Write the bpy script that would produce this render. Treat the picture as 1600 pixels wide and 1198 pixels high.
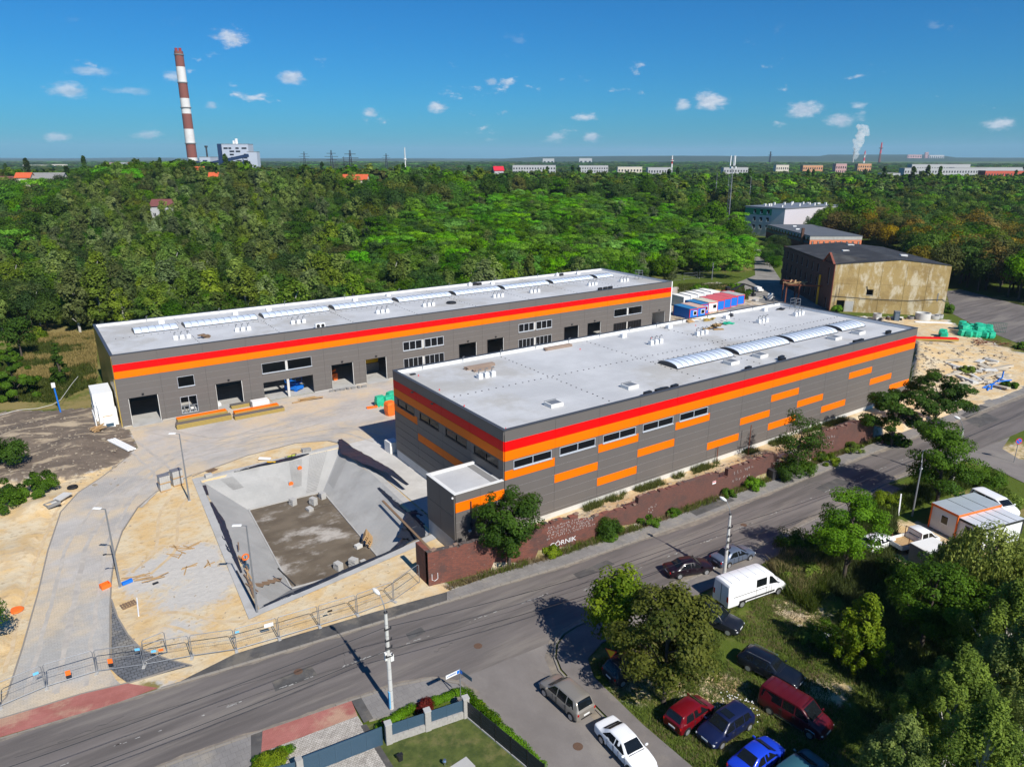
import bpy, bmesh, math, random
import numpy as np
from mathutils import Vector, Matrix, noise
R_ = random.Random(7)
NP = np.random.RandomState(11)
scene = bpy.context.scene
COL = scene.collection
for o in list(bpy.data.objects): bpy.data.objects.remove(o)

# ---------------------------------------------------------------- camera
F_PX, PITCH, YAW = 1109.34, 0.3078, 0.5997          # focal length in photo pixels, downward tilt, heading
CAM = Vector((-35.95, -53.96, 37.35))
cam_d = bpy.data.cameras.new('camera'); cam = bpy.data.objects.new('camera', cam_d); COL.objects.link(cam)
cam_d.sensor_width = 36; cam_d.lens = F_PX/1600*36
cam_d.clip_start = .5; cam_d.clip_end = 60000
cam.location = CAM; cam.rotation_euler = (math.pi/2-PITCH, 0, -YAW)
scene.camera = cam
# ---------------------------------------------------------------- sky, sun, exposure
SUN_EL = math.radians(42); SD = Vector((0.012*math.cos(SUN_EL), math.cos(SUN_EL), -math.sin(SUN_EL))).normalized()
scene.cycles.volume_bounces = 3
scene.view_settings.view_transform = 'Standard'; scene.view_settings.look = 'None'
scene.view_settings.exposure = 0.42; scene.view_settings.gamma = 1; scene.view_settings.use_curve_mapping = False
sun_d = bpy.data.lights.new('sun', 'SUN'); sun = bpy.data.objects.new('sun', sun_d); COL.objects.link(sun)
sun_d.energy = 4.6; sun_d.angle = math.radians(.5); sun_d.color = (1, .955, .88)
sun.rotation_euler = SD.to_track_quat('-Z', 'Y').to_euler(); sun.location = (0, -60, 200)

_s, _c, _sp, _cp = math.sin(YAW), math.cos(YAW), math.sin(PITCH), math.cos(PITCH)
RIGHT = Vector((_c, -_s, 0)); UP = Vector((_s*_sp, _c*_sp, _cp)); FWD = Vector((_s*_cp, _c*_cp, -_sp))
def ray(u, v): return RIGHT*((u-800)/F_PX) - UP*((v-599)/F_PX) + FWD
def P(u, v, z=0.0):                                   # surveyed point: where the sight line to a photo pixel meets height z
    d = ray(u, v); return CAM + d*((z-CAM.z)/d.z)
def D(u, v, dist):                                    # surveyed point at a given distance along the view
    return CAM + ray(u, v)*dist

def nodes(m):
    m.use_nodes = True; nt = m.node_tree; nt.nodes.clear(); return nt
class NB:
    def __init__(s, nt): s.nt = nt
    def n(s, t, ins=None, **kw):
        x = s.nt.nodes.new(t)
        for k, v in kw.items(): setattr(x, k, v)
        for k, v in (ins or {}).items(): s.set(x.inputs[k], v)
        return x
    def set(s, sock, v):
        if isinstance(v, bpy.types.NodeSocket): s.nt.links.new(v, sock)
        elif isinstance(v, bpy.types.Node): s.nt.links.new(v.outputs[0], sock)
        else:
            if hasattr(sock, 'default_value') and hasattr(sock.default_value, '__len__') and len(sock.default_value) == 4 and len(v) == 3: v = (*v, 1)
            sock.default_value = v
    def math(s, op, a, b=0.0, c=None, clamp=False):
        x = s.nt.nodes.new('ShaderNodeMath'); x.operation = op; x.use_clamp = clamp
        s.set(x.inputs[0], a); s.set(x.inputs[1], b)
        if c is not None: s.set(x.inputs[2], c)
        return x.outputs[0]
    def vmath(s, op, a, b=None):
        x = s.nt.nodes.new('ShaderNodeVectorMath'); x.operation = op; s.set(x.inputs[0], a)
        if b is not None: s.set(x.inputs[1], b)
        return x
    def mix(s, f, a, b, mode='MIX'):
        x = s.nt.nodes.new('ShaderNodeMix'); x.data_type = 'RGBA'; x.blend_type = mode
        s.set(x.inputs[0], f); s.set(x.inputs[6], a); s.set(x.inputs[7], b); return x.outputs[2]
    def ramp(s, f, lo, hi):                          # smooth 0..1 between lo and hi
        x = s.nt.nodes.new('ShaderNodeMapRange'); x.interpolation_type = 'SMOOTHSTEP'
        s.set(x.inputs[0], f); x.inputs[1].default_value = lo; x.inputs[2].default_value = hi; return x.outputs[0]
    def noise(s, vec, scale, detail=4, rough=.55):
        x = s.nt.nodes.new('ShaderNodeTexNoise'); s.set(x.inputs['Vector'], vec); x.inputs['Scale'].default_value = scale
        x.inputs['Detail'].default_value = detail; x.inputs['Roughness'].default_value = rough; return x.outputs['Fac']

world = bpy.data.worlds.new('World'); scene.world = world; world.use_nodes = True
nt = world.node_tree; nt.nodes.clear(); b = NB(nt)
sky = b.n('ShaderNodeTexSky', sky_type='NISHITA', sun_disc=False, sun_elevation=SUN_EL, sun_rotation=math.pi+.012,
          altitude=250, air_density=1.0, dust_density=0.6, ozone_density=3.0)
hsv = b.n('ShaderNodeHueSaturation', {'Color': sky, 'Saturation': 1.2, 'Value': .92, 'Hue': .494})
dirv = b.n('ShaderNodeTexCoord').outputs['Generated']
sep = b.n('ShaderNodeSeparateXYZ', {0: dirv})
# small fair-weather cumulus low over the horizon, all the way round
st = b.vmath('MULTIPLY', dirv, (1, 1, 2.3)).outputs[0]
nz = b.noise(st, 17, 5, .58)
wisp = b.noise(st, 60, 4, .6)
nz2 = b.math('ADD', nz, b.math('MULTIPLY', b.math('SUBTRACT', wisp, .5), .22))
band = b.math('MULTIPLY', b.ramp(sep.outputs[2], .012, .035), b.math('SUBTRACT', 1.0, b.ramp(sep.outputs[2], .09, .16)))
small = b.math('MULTIPLY', b.math('MULTIPLY', b.ramp(nz2, .63, .75), band), .75)
mask = small
rag = b.math('SUBTRACT', b.noise(st, 52, 6, .68), .5)
def cloud(mask, u, v, w, h, k=1.0):
    c = ray(u, v).normalized(); w, h = w*.82, h*.8; r = w/F_PX
    q = b.vmath('SUBTRACT', dirv, tuple(c)); q = b.vmath('MULTIPLY', q, (1/r, 1/r, 1/(h/F_PX))).outputs[0]
    d = b.vmath('LENGTH', q).outputs['Value']
    d = b.math('ADD', d, b.math('MULTIPLY', rag, 2.6))
    m = b.math('MULTIPLY', b.math('SUBTRACT', 1.0, b.ramp(d, .15, 1.25)), k*.9)
    return b.math('MAXIMUM', mask, m)
for a in [(360, 60, 25, 14, .9), (105, 140, 26, 11, .7), (140, 111, 30, 8, .55), (455, 122, 22, 12, .85), (1112, 158, 26, 16, 1), (1066, 164, 14, 10, .8), (915, 183, 20, 8, .9),
          (1258, 172, 24, 15, .9), (1315, 188, 26, 10, .95), (1560, 194, 22, 10, .9), (683, 168, 15, 9, .9), (768, 127, 10, 7, .6), (578, 176, 16, 7, .8), (270, 121, 16, 9, .6), (330, 166, 11, 6, .6), (205, 142, 32, 6, .35), (88, 214, 17, 8, .7), (925, 215, 16, 8, .8), (230, 211, 22, 7, .6), (1340, 165, 13, 6, .6)]:
    mask = cloud(mask, *a)
lit = b.mix(b.ramp(wisp, .35, .65), (4.6, 5.3, 6.4), (7.0, 7.3, 7.9))
tint = b.mix(1.0, hsv.outputs[0], (.11, .54, .90, 1), 'MULTIPLY')
colr = b.mix(mask, tint, lit)
bg = b.n('ShaderNodeBackground', {'Color': colr, 'Strength': .085})
b.n('ShaderNodeOutputWorld', {'Surface': bg})

# ---------------------------------------------------------------- object helpers
def tag(o, label=None, cat=None, group=None, kind=None):
    if label: o['label'] = label
    if cat: o['category'] = cat
    if group: o['group'] = group
    if kind: o['kind'] = kind
    return o
def thing(name, label, cat, loc=(0, 0, 0), rz=0.0, group=None):
    o = bpy.data.objects.new(name, None); o.empty_display_size = .2; COL.objects.link(o)
    o.location = loc; o.rotation_euler = (0, 0, rz); return tag(o, label, cat, group)
def put(name, mesh, parent=None, loc=(0, 0, 0), rot=(0, 0, 0), scale=None):
    o = bpy.data.objects.new(name, mesh); COL.objects.link(o)
    if parent: o.parent = parent
    o.location = loc; o.rotation_euler = rot
    if scale: o.scale = scale
    return o
KIDS = {}
def dup(root, loc, rz=None, label=None, group=None, scale=None):
    r = root.copy(); COL.objects.link(r); r.location = loc
    if rz is not None: r.rotation_euler = (0, 0, rz)
    if scale: r.scale = scale
    if label: r['label'] = label
    if group: r['group'] = group
    if root.name not in KIDS: KIDS[root.name] = [(c, list(c.children)) for c in root.children]
    for ch, gs in KIDS[root.name]:
        c = ch.copy(); COL.objects.link(c); c.parent = r
        for g in gs:
            e = g.copy(); COL.objects.link(e); e.parent = c
    return r
class MB:
    """collects shapes and links them as one mesh object"""
    def __init__(s): s.v = []; s.f = []; s.mi = []; s.m = 0
    def face(s, pts):
        i = len(s.v); s.v += [tuple(p) for p in pts]; s.f.append(tuple(range(i, i+len(pts)))); s.mi.append(s.m)
    def grid_faces(s, rows, close=False):
        i = len(s.v); n = len(rows[0])
        for r in rows: s.v += [tuple(p) for p in r]
        for a in range(len(rows)-1):
            for k in range(n if close else n-1):
                k2 = (k+1) % n
                s.f.append((i+a*n+k, i+a*n+k2, i+(a+1)*n+k2, i+(a+1)*n+k)); s.mi.append(s.m)
    def box(s, x0, x1, y0, y1, z0, z1, M=None):
        p = [Vector((x, y, z)) for z in (z0, z1) for y in (y0, y1) for x in (x0, x1)]
        if M: p = [M @ q for q in p]
        i = len(s.v); s.v += [tuple(q) for q in p]
        for f in ((0, 2, 3, 1), (4, 5, 7, 6), (0, 1, 5, 4), (2, 6, 7, 3), (0, 4, 6, 2), (1, 3, 7, 5)): s.f.append(tuple(i+k for k in f)); s.mi.append(s.m)
        return s
    def cbox(s, c, d, rz=0, rx=0, ry=0):
        M = Matrix.Translation(c) @ Matrix.Rotation(rz, 4, 'Z') @ Matrix.Rotation(ry, 4, 'Y') @ Matrix.Rotation(rx, 4, 'X')
        return s.box(-d[0]/2, d[0]/2, -d[1]/2, d[1]/2, -d[2]/2, d[2]/2, M)
    def beam(s, p, q, w, h=None):                     # rectangular bar
        p, q = Vector(p), Vector(q); d = q-p; h = h or w
        M = Matrix.Translation(p) @ d.to_track_quat('X', 'Z').to_matrix().to_4x4()
        return s.box(0, d.length, -w/2, w/2, -h/2, h/2, M)
    def tube(s, pts, r, n=8, cap=True):
        pts = [Vector(p) for p in pts]; rr = r if isinstance(r, (list, tuple)) else [r]*len(pts)
        rows = []
        for i, p in enumerate(pts):
            t = (pts[min(i+1, len(pts)-1)]-pts[max(i-1, 0)]).normalized()
            a = t.orthogonal().normalized() if abs(t.z) < .99 else Vector((1, 0, 0)); a = (a-t*a.dot(t)).normalized(); c = t.cross(a)
            rows.append([p+(a*math.cos(2*math.pi*k/n)+c*math.sin(2*math.pi*k/n))*rr[i] for k in range(n)])
        s.grid_faces(rows, True)
        if cap: s.face(rows[0][::-1]); s.face(rows[-1])
        return s
    def lathe(s, prof, n=16, c=(0, 0, 0)):            # profile of (r, z)
        rows = [[(c[0]+r*math.cos(2*math.pi*k/n), c[1]+r*math.sin(2*math.pi*k/n), c[2]+z) for k in range(n)] for r, z in prof]
        s.grid_faces(rows, True); s.face(rows[0][::-1]); s.face(rows[-1]); return s
    def prism(s, poly, z0, z1, top=True, bottom=False):
        n = len(poly); A = sum(poly[i][0]*poly[(i+1) % n][1]-poly[(i+1) % n][0]*poly[i][1] for i in range(n))
        if A < 0: poly = poly[::-1]
        lo = [(p[0], p[1], z0) for p in poly]; hi = [(p[0], p[1], z1) for p in poly]
        s.grid_faces([lo, hi], True)
        if top: s.face(hi)
        if bottom: s.face(lo[::-1])
        return s
    def build(s, name, mats, parent=None, loc=(0, 0, 0), rz=0.0, smooth=None, bevel=0):
        me = s.mesh(name, mats, smooth, bevel); o = put(name, me, parent, loc, (0, 0, rz)); return o
    def mesh(s, name, mats, smooth=None, bevel=0):
        me = bpy.data.meshes.new(name); me.from_pydata(s.v, [], s.f)
        mats = mats if isinstance(mats, (list, tuple)) else [mats]
        for m in mats: me.materials.append(m)
        if len(mats) > 1: me.polygons.foreach_set('material_index', s.mi)
        if bevel or smooth is not None:
            bm = bmesh.new(); bm.from_mesh(me); bmesh.ops.remove_doubles(bm, verts=bm.verts, dist=1e-4)
            if bevel:
                es = [e for e in bm.edges if len(e.link_faces) == 2 and e.calc_face_angle(0) > .5]
                bmesh.ops.bevel(bm, geom=es, offset=bevel, segments=2, affect='EDGES', clamp_overlap=True)
            bm.to_mesh(me); bm.free()
        if smooth is not None:
            me.polygons.foreach_set('use_smooth', [True]*len(me.polygons))
            me.set_sharp_from_angle(angle=math.radians(smooth))
        me.update(); return me
def one(name, label, cat, mb, mats, loc=(0, 0, 0), rz=0.0, group=None, smooth=None, bevel=0):
    return tag(mb.build(name, mats, None, loc, rz, smooth, bevel), label, cat, group)
def struct(name, mb, mats, kind='structure', **k):
    return tag(mb.build(name, mats, **k), kind=kind)

# ---------------------------------------------------------------- materials
def M(name, col, rough=.7, var=.12, scale=1.5, bump=0.0, metal=0.0, spec=.35, coat=0.0, dirt=None, dirt_amt=.4, dscale=.6):
    m = bpy.data.materials.new(name); b = NB(nodes(m))
    tc = b.n('ShaderNodeTexCoord').outputs['Object']
    f = b.noise(tc, scale, 5)
    k = b.math('ADD', 1-var, b.math('MULTIPLY', f, 2*var))
    hs = b.n('ShaderNodeHueSaturation', {'Color': (*col, 1), 'Value': k})
    c = hs.outputs[0]
    if dirt:
        c = b.mix(b.math('MULTIPLY', b.ramp(b.noise(tc, dscale, 6, .65), .45, .72), dirt_amt), c, dirt)
    p = b.n('ShaderNodeBsdfPrincipled', {'Base Color': c, 'Roughness': rough, 'Metallic': metal, 'Specular IOR Level': spec, 'Coat Weight': coat, 'Coat Roughness': .05})
    if bump:
        bp = b.n('ShaderNodeBump', {'Height': b.noise(tc, scale*6, 4), 'Strength': bump, 'Distance': .03}); b.set(p.inputs['Normal'], bp.outputs[0])
    b.n('ShaderNodeOutputMaterial', {'Surface': p}); return m
def leaf(name, c1, c2, trans=.35, vary=True):
    m = bpy.data.materials.new(name); b = NB(nodes(m))
    at = b.n('ShaderNodeAttribute', attribute_name='tone').outputs['Fac']
    rnd = b.n('ShaderNodeObjectInfo').outputs['Random']
    c = b.mix(at, c1, c2)
    c = b.n('ShaderNodeHueSaturation', {'Color': c, 'Hue': b.math('ADD', .482, b.math('MULTIPLY', rnd, .036)), 'Value': b.math('ADD', .58, b.math('MULTIPLY', b.math('FRACT', b.math('MULTIPLY', rnd, 7.3)), .84)), 'Saturation': b.math('ADD', .85, b.math('MULTIPLY', b.math('FRACT', b.math('MULTIPLY', rnd, 3.7)), .3))}).outputs[0]
    if not vary: c = b.mix(at, c1, c2)
    p = b.n('ShaderNodeBsdfPrincipled', {'Base Color': c, 'Roughness': .6, 'Specular IOR Level': .12})
    t = b.n('ShaderNodeBsdfTranslucent', {'Color': b.n('ShaderNodeHueSaturation', {'Color': c, 'Value': 1.25, 'Hue': .49}).outputs[0]})
    mx = b.n('ShaderNodeMixShader', {0: trans, 1: p, 2: t})
    b.n('ShaderNodeOutputMaterial', {'Surface': mx}); return m
def glass(name, col=(.02, .025, .03), rough=.04, spec=.7):
    m = bpy.data.materials.new(name); b = NB(nodes(m))
    p = b.n('ShaderNodeBsdfPrincipled', {'Base Color': (*col, 1), 'Roughness': rough, 'Specular IOR Level': spec})
    b.n('ShaderNodeOutputMaterial', {'Surface': p}); return m
mt = {}
mt['panel_grey'] = M('panel_grey', (.135, .122, .113), .45, .06, .4, spec=.22)
mt['panel_red'] = M('panel_red', (.76, .004, .004), .5, .04, .4, spec=.12)
mt['panel_orange'] = M('panel_orange', (.86, .165, .001), .5, .04, .4, spec=.12)
mt['trim_dark'] = M('trim_dark', (.06, .06, .065), .4, .1)
mt['joint'] = M('joint', (.045, .043, .042), .6, .1)
mt['frame_alu'] = M('frame_alu', (.55, .58, .62), .35, .08, metal=.3)
mt['frame_black'] = M('frame_black', (.02, .02, .022), .4)
mt['glass'] = glass('window_glass', (.008, .009, .011), .12, .2)
mt['conc'] = M('concrete', (.42, .41, .39), .85, .14, .8, bump=.2, dirt=(.25, .23, .2))
mt['conc_pale'] = M('concrete_pale', (.55, .54, .51), .85, .12, 1.2, bump=.2, dirt=(.35, .32, .28))
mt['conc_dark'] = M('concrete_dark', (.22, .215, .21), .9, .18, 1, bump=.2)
mt['white'] = M('white_paint', (.78, .78, .77), .5, .05)
mt['white_dirty'] = M('white_dirty', (.7, .69, .66), .7, .08, 1.2, dirt=(.42, .36, .28), dirt_amt=.35)
mt['steel'] = M('galvanised_steel', (.24, .25, .265), .5, .12, 3, metal=.4)
mt['dark_steel'] = M('dark_steel', (.05, .05, .055), .5, .15, 3, metal=.3)
mt['rust'] = M('rusty_steel', (.16, .055, .03), .85, .3, 3)
mt['wood'] = M('raw_wood', (.42, .27, .13), .8, .25, 3)
mt['wood_dark'] = M('weathered_wood', (.2, .13, .08), .85, .25, 3)
mt['mustard'] = M('mineral_wool', (.38, .27, .07), .9, .15, 4)
mt['foil'] = M('black_foil', (.022, .025, .034), .3, .3, 2, bump=1.0, spec=.5)
mt['green_bag'] = M('green_plastic', (.02, .42, .24), .55, .15, 2, bump=.4)
mt['orange_pl'] = M('orange_plastic', (.85, .16, .02), .5, .1, 2, bump=.3)
mt['blue_pl'] = M('blue_plastic', (.01, .16, .62), .45, .1)
mt['cyan_pl'] = M('light_blue_plate', (.15, .5, .8), .5, .05)
mt['red_pl'] = M('red_paint', (.6, .02, .02), .45, .1)
mt['black'] = M('black_rubber', (.015, .015, .016), .7, .2)
mt['brown_cloth'] = M('brown_sacking', (.3, .19, .08), .9, .25, 4)
mt['yellow'] = M('yellow_paint', (.75, .42, .01), .5, .1)
mt['orange_brick'] = M('orange_stucco', (.62, .2, .1), .8, .08)
mt['slate'] = M('slate_paint', (.045, .085, .125), .45, .08)
mt['stoneblock'] = M('split_stone_block', (.36, .34, .31), .9, .25, 5, bump=.6)
# ---------------------------------------------------------------- ground
def inpoly(X, Y, poly):
    r = np.zeros(X.shape, bool); n = len(poly)
    for i in range(n):
        x1, y1 = poly[i][:2]; x2, y2 = poly[(i+1) % n][:2]
        if y1 == y2: continue
        r ^= ((y1 > Y) != (y2 > Y)) & (X < (x2-x1)*(Y-y1)/(y2-y1)+x1)
    return r
def px(*uv): return [tuple(P(u, v))[:2] for u, v in uv]
def snoise(X, Y, s, seed=0):                          # smooth value noise, numpy
    x = X/s+seed*17.3; y = Y/s+seed*9.1; xi = np.floor(x).astype(int); yi = np.floor(y).astype(int); fx = x-xi; fy = y-yi
    h = lambda a, c: np.modf(np.abs(np.sin(a*127.1+c*311.7+seed*3.7)*43758.5453))[0]
    fx = fx*fx*(3-2*fx); fy = fy*fy*(3-2*fy)
    return (h(xi, yi)*(1-fx)+h(xi+1, yi)*fx)*(1-fy)+(h(xi, yi+1)*(1-fx)+h(xi+1, yi+1)*fx)*fy
def fbm(X, Y, s, seed=0, o=4): return sum(snoise(X, Y, s/2**k, seed+k)/2**k for k in range(o))/sum(1/2**k for k in range(o))
RIM = [(-22.9, 32.4), (-4.6, 33.0), (-5.3, 5.0), (-24.6, 1.9)]
FLOOR = [(-18.9, 26.6), (-9.9, 26.3), (-10.6, 6.9), (-19.9, 7.6)]
WALL = [(-10.45, -3.2), (-5, -4.1), (1, -4.9), (13.5, -5.7), (35, -6.1), (43.5, -6.3), (60, -6.6)]
def wall_b(a):
    for (x0, y0), (x1, y1) in zip(WALL, WALL[1:]):
        if a <= x1: return y0+(y1-y0)*(a-x0)/(x1-x0)
    return WALL[-1][1]
DIRT = px((-60, 650), (150, 638), (176, 640), (200, 672), (216, 700), (206, 712), (150, 738), (95, 752), (-60, 760))
SANDL = px((-80, 740), (100, 735), (200, 702), (205, 712), (160, 748), (95, 803), (60, 928), (12, 1092), (-80, 1130))
SANDL_IN = [(x-1.6, y) for x, y in SANDL]
SANDM = [(-31, -2.2)] + px((300, 1045), (172, 1050), (172, 950), (174, 905), (180, 862), (191, 828), (215, 791), (245, 766), (300, 740)) + [(-24, 34.5), (-22, 36.5), (-12, 38.5), (-4.5, 36), (-3.2, 33.5), (-4, 3), (-10, -1.5), (-9, -4.8), (-16, -4.2), (-22.6, -3.6)]
SANDR = px((1425, 600), (1432, 520), (1330, 505), (1230, 470), (1290, 492), (1480, 500), (1520, 525), (1700, 590), (1700, 600), (1600, 607), (1500, 645), (1300, 725), (1350, 660))
BACK = px((1046, 520), (1046, 450), (1120, 440), (1150, 455), (1215, 470), (1300, 492), (1330, 510), (1250, 520))
LOT = [(-5, -17.2), (46, -16), (75, -24), (90, -70), (0, -70), (-5, -34)]
def gz(X, Y):
    Z = np.zeros(X.shape)-.03
    d = inpoly(X, Y, DIRT)*1.0
    Z += d*(.12+(2.4*np.clip(fbm(X, Y, 10, 3)-.4, 0, 1)+.5*np.clip(fbm(X, Y, 2.6, 13)-.4, 0, 1))*np.clip((-28.5-X)/5, 0, 1))
    s = inpoly(X, Y, SANDL_IN); Z += s*.22*fbm(X, Y, 4, 5)
    s = inpoly(X, Y, SANDM); Z += s*.10*(fbm(X, Y, 3, 6)-.4)
    s = inpoly(X, Y, SANDR) & (X > 79)
    m = np.exp(-(((X-103)/13)**2+((Y-13)/10)**2)); m2 = np.exp(-(((X-86)/5)**2+((Y-16)/9)**2))
    Z += s*(2.2*m*(.5+fbm(X, Y, 7, 8))+1.0*m2*fbm(X, Y, 4, 9)+.35*fbm(X, Y, 3, 4))
    mnd = np.where(inpoly(X, Y, SANDL_IN) | inpoly(X, Y, DIRT) & (X < -31), .7+.6*fbm(X, Y, 1.8, 31), 0)
    for u_, v_, r_, h_ in [(62, 795, 2.2, 1.0), (22, 872, 3, .5), (30, 690, 4, 1.1), (118, 702, 3, .9), (80, 668, 3.5, .8), (150, 718, 2, .6), (40, 930, 2.5, .4), (12, 1010, 2.5, .5)]:
        q_ = P(u_, v_); Z += mnd*h_*np.exp(-((X-q_.x)**2+(Y-q_.y)**2)/r_**2)
    # bank between the hall and the old brick wall
    wb = np.interp(X, [w[0] for w in WALL], [w[1] for w in WALL])
    s = (X > -5.5) & (X < 61) & (Y > wb+.25) & (Y < 1)
    Z = np.where(s, .56+.85*np.clip(-(Y+.9)/3.6, 0, 1)+.28*(fbm(X, Y, 2.2, 2)-.5)*np.clip(-Y, 0, 1), Z)
    s2 = (X > -1) & (X < 79) & (Y >= -1.2) & (Y < 3); Z = np.where(s2, .56, Z)
    s = (X >= 61) & (X < 82) & (Y > -6.5) & (Y < -1.2); Z = np.where(s, .15+.4*fbm(X, Y, 4, 3), Z)
    s = inpoly(X, Y, BACK); Z += s*.5*np.clip(fbm(X, Y, 8, 12)-.45, 0, 1)*2
    Z += np.where((Y < -18.5) & (X > -2.6) & (X < 52), .06*fbm(X, Y, 3, 1), 0)
    return Z
xs = np.concatenate([-np.geomspace(120, 14000, 26)[::-1], np.arange(-110, -62, 3), np.arange(-62, 112, .6), np.arange(112, 200, 2.5), np.geomspace(205, 16000, 32)])
ys = np.concatenate([-np.geomspace(90, 3000, 10)[::-1], np.arange(-78, -38, 2.0), np.arange(-37, 100, .6), np.arange(100, 180, 2.5), np.geomspace(184, 16000, 34)])
GX, GY = np.meshgrid(xs, ys); GZ = gz(GX, GY)
inr = inpoly(GX, GY, [(-22.4, 31.9), (-5.1, 32.5), (-5.8, 5.5), (-24.0, 2.5)])
GZ = np.where(inr, -4.5, GZ)
far = np.hypot(GX, GY); GZ += np.clip((far-2500)/9000, 0, 1)**1.5*26*(fbm(GX, GY, 2600, 4)-.25)
def hillz(X, Y):                                      # the wood climbs a low rise beyond the halls
    dx, dy = X-CAM.x, Y-CAM.y; d = np.maximum(dx*_s+dy*_c, 1.0); u = np.clip(800+F_PX*(dx*_c-dy*_s)/d, -600, 2200)
    A = np.interp(u, [-200, 100, 230, 330, 430, 700, 900, 1150, 1400, 1700], [11, 12, 17, 17, 13, 12.5, 10, 9, 8, 10]); S = np.interp(u, [0, 1000, 1150, 1600], [235, 240, 430, 340])
    sm = lambda t: np.clip(t, 0, 1)**2*(3-2*np.clip(t, 0, 1))
    return A*sm((d-S)/240)*(1-.9*sm((d-640)/420))*(.72+.56*fbm(X, Y, 130, 17, 3))
GZ = GZ+np.where(far > 150, hillz(GX, GY), 0)
nv, nu = GX.shape
V = np.stack([GX, GY, GZ], -1).reshape(-1, 3)
I = np.arange(nv*nu).reshape(nv, nu)
FQ = np.stack([I[:-1, :-1], I[:-1, 1:], I[1:, 1:], I[1:, :-1]], -1).reshape(-1, 4)
def fastmesh(name, V, Q, mats, attr=None, smooth=False):
    me = bpy.data.meshes.new(name); k = Q.shape[1]
    me.vertices.add(len(V)); me.vertices.foreach_set('co', np.ascontiguousarray(V, np.float32).ravel())
    me.loops.add(Q.size); me.loops.foreach_set('vertex_index', np.ascontiguousarray(Q, np.int32).ravel())
    me.polygons.add(len(Q)); me.polygons.foreach_set('loop_start', np.arange(0, Q.size, k, dtype=np.int32))
    if smooth: me.polygons.foreach_set('use_smooth', np.ones(len(Q), bool))
    for m in mats if isinstance(mats, (list, tuple)) else [mats]: me.materials.append(m)
    for nm, (dom, typ, data) in (attr or {}).items():
        a = me.attributes.new(nm, typ, dom); a.data.foreach_set('color' if 'COLOR' in typ else 'value', np.ascontiguousarray(data, np.float32).ravel())
    me.update(calc_edges=True); return me
sand = np.zeros(GX.shape); grass = np.ones(GX.shape); dirt = np.zeros(GX.shape); dry = np.clip(fbm(GX, GY, 14, 2)*1.5-.45, 0, 1)
for poly, (a, c, d) in [(SANDL, (1, 0, .15)), (SANDR, (.85, 0, .25)), (BACK, (.55, .1, .45)), (DIRT, (.22, 0, .95)), (SANDM, (1, 0, 0))]:
    k = inpoly(GX, GY, poly); sand[k] = a; grass[k] = c; dirt[k] = d
k = (GX > -6) & (GX < 84) & (GY > -6.4) & (GY < 3); sand[k] = .75; grass[k] = .12; dirt[k] = .12
for u, v, r in [(268, 880, 4.2), (300, 930, 3.6), (318, 868, 3.0), (235, 905, 2.6), (345, 905, 2.4), (285, 985, 2.2)]:   # trampled mortar dust
    q = P(u, v); w = np.exp(-((GX-q.x)**2+(GY-q.y)**2)/r**2); sand *= 1-.72*w
k = (GX > -47) & (GX < -28) & (GY > -2.6) & (GY < 52) & (grass > .5); sand[k] = .75; grass[k] = 0
k = (GX > -33) & (GX < -9) & (GY > -5.4) & (GY < -1) & (grass > .5); sand[k] = .7; grass[k] = 0
k = inpoly(GX, GY, px((1535, 702), (1600, 688), (1660, 760), (1580, 775))); sand[k] = .65; grass[k] = .45; dry[k] = .9
k = inpoly(GX, GY, LOT); grass[k] = 1.25; dry[k] = np.clip(fbm(GX, GY, 5, 3)*1.7-.55, 0, 1)[k]
for u, v, r in [(1135, 1072, 2.2), (1105, 1098, 1.6), (1265, 960, 2.6), (1290, 1075, 2.4), (1225, 950, 1.6), (1420, 845, 6), (1500, 860, 5), (1010, 1065, 3)]:
    q = P(u, v); w = np.exp(-(((GX-q.x)**2+(GY-q.y)**2)/r**2)**2); grass *= 1-.8*w; dirt = np.maximum(dirt, .35*w); sand = np.maximum(sand, .95*w)
k = inpoly(GX, GY, px((150, 520), (60, 500), (-100, 560), (-100, 640), (150, 640))); dry[k] = np.clip(.35+.8*fbm(GX, GY, 12, 6), 0, 1)[k]
k = (GX > -8.8) & (GX < 60) & (GY < -4.0) & (GY > -8); dry[k] = .75; grass[k] = .6; sand[k] = .35
def blur(A):
    B = A.copy()
    for _ in range(2): B[1:-1, 1:-1] = (B[1:-1, 1:-1]*2+B[:-2, 1:-1]+B[2:, 1:-1]+B[1:-1, :-2]+B[1:-1, 2:])/6
    return B
zone = np.stack([blur(sand), blur(grass), blur(dirt), blur(dry)], -1).reshape(-1, 4)
gm = bpy.data.materials.new('ground'); b = NB(nodes(gm))
pos = b.n('ShaderNodeNewGeometry').outputs['Position']
at = b.n('ShaderNodeAttribute', attribute_name='zone'); sp = b.n('ShaderNodeSeparateColor', {0: at.outputs['Color']})
n1 = b.noise(pos, .35, 6, .62); n2 = b.noise(pos, 1.7, 5, .6); n3 = b.noise(pos, 9, 4, .6)
warp = b.math('MULTIPLY', b.math('SUBTRACT', b.math('ADD', b.math('MULTIPLY', n1, .6), b.math('MULTIPLY', n2, .4)), .5), 1.9)
def wsel(ch): return b.ramp(b.math('ADD', ch, warp), .32, .68)
dustc = b.mix(n2, (.42, .39, .35), (.56, .53, .48))
sandc = b.mix(b.ramp(n1, .35, .65), (.60, .415, .20), (.61, .51, .35)); sandc = b.mix(b.math('MULTIPLY', b.ramp(n2, .52, .75), .8), sandc, (.40, .27, .14)); sandc = b.mix(b.math('MULTIPLY', b.ramp(b.noise(b.vmath('MULTIPLY', pos, (.25, 1.2, 1)).outputs[0], .8, 5, .65), .5, .7), .6), sandc, (.46, .36, .24))
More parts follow.
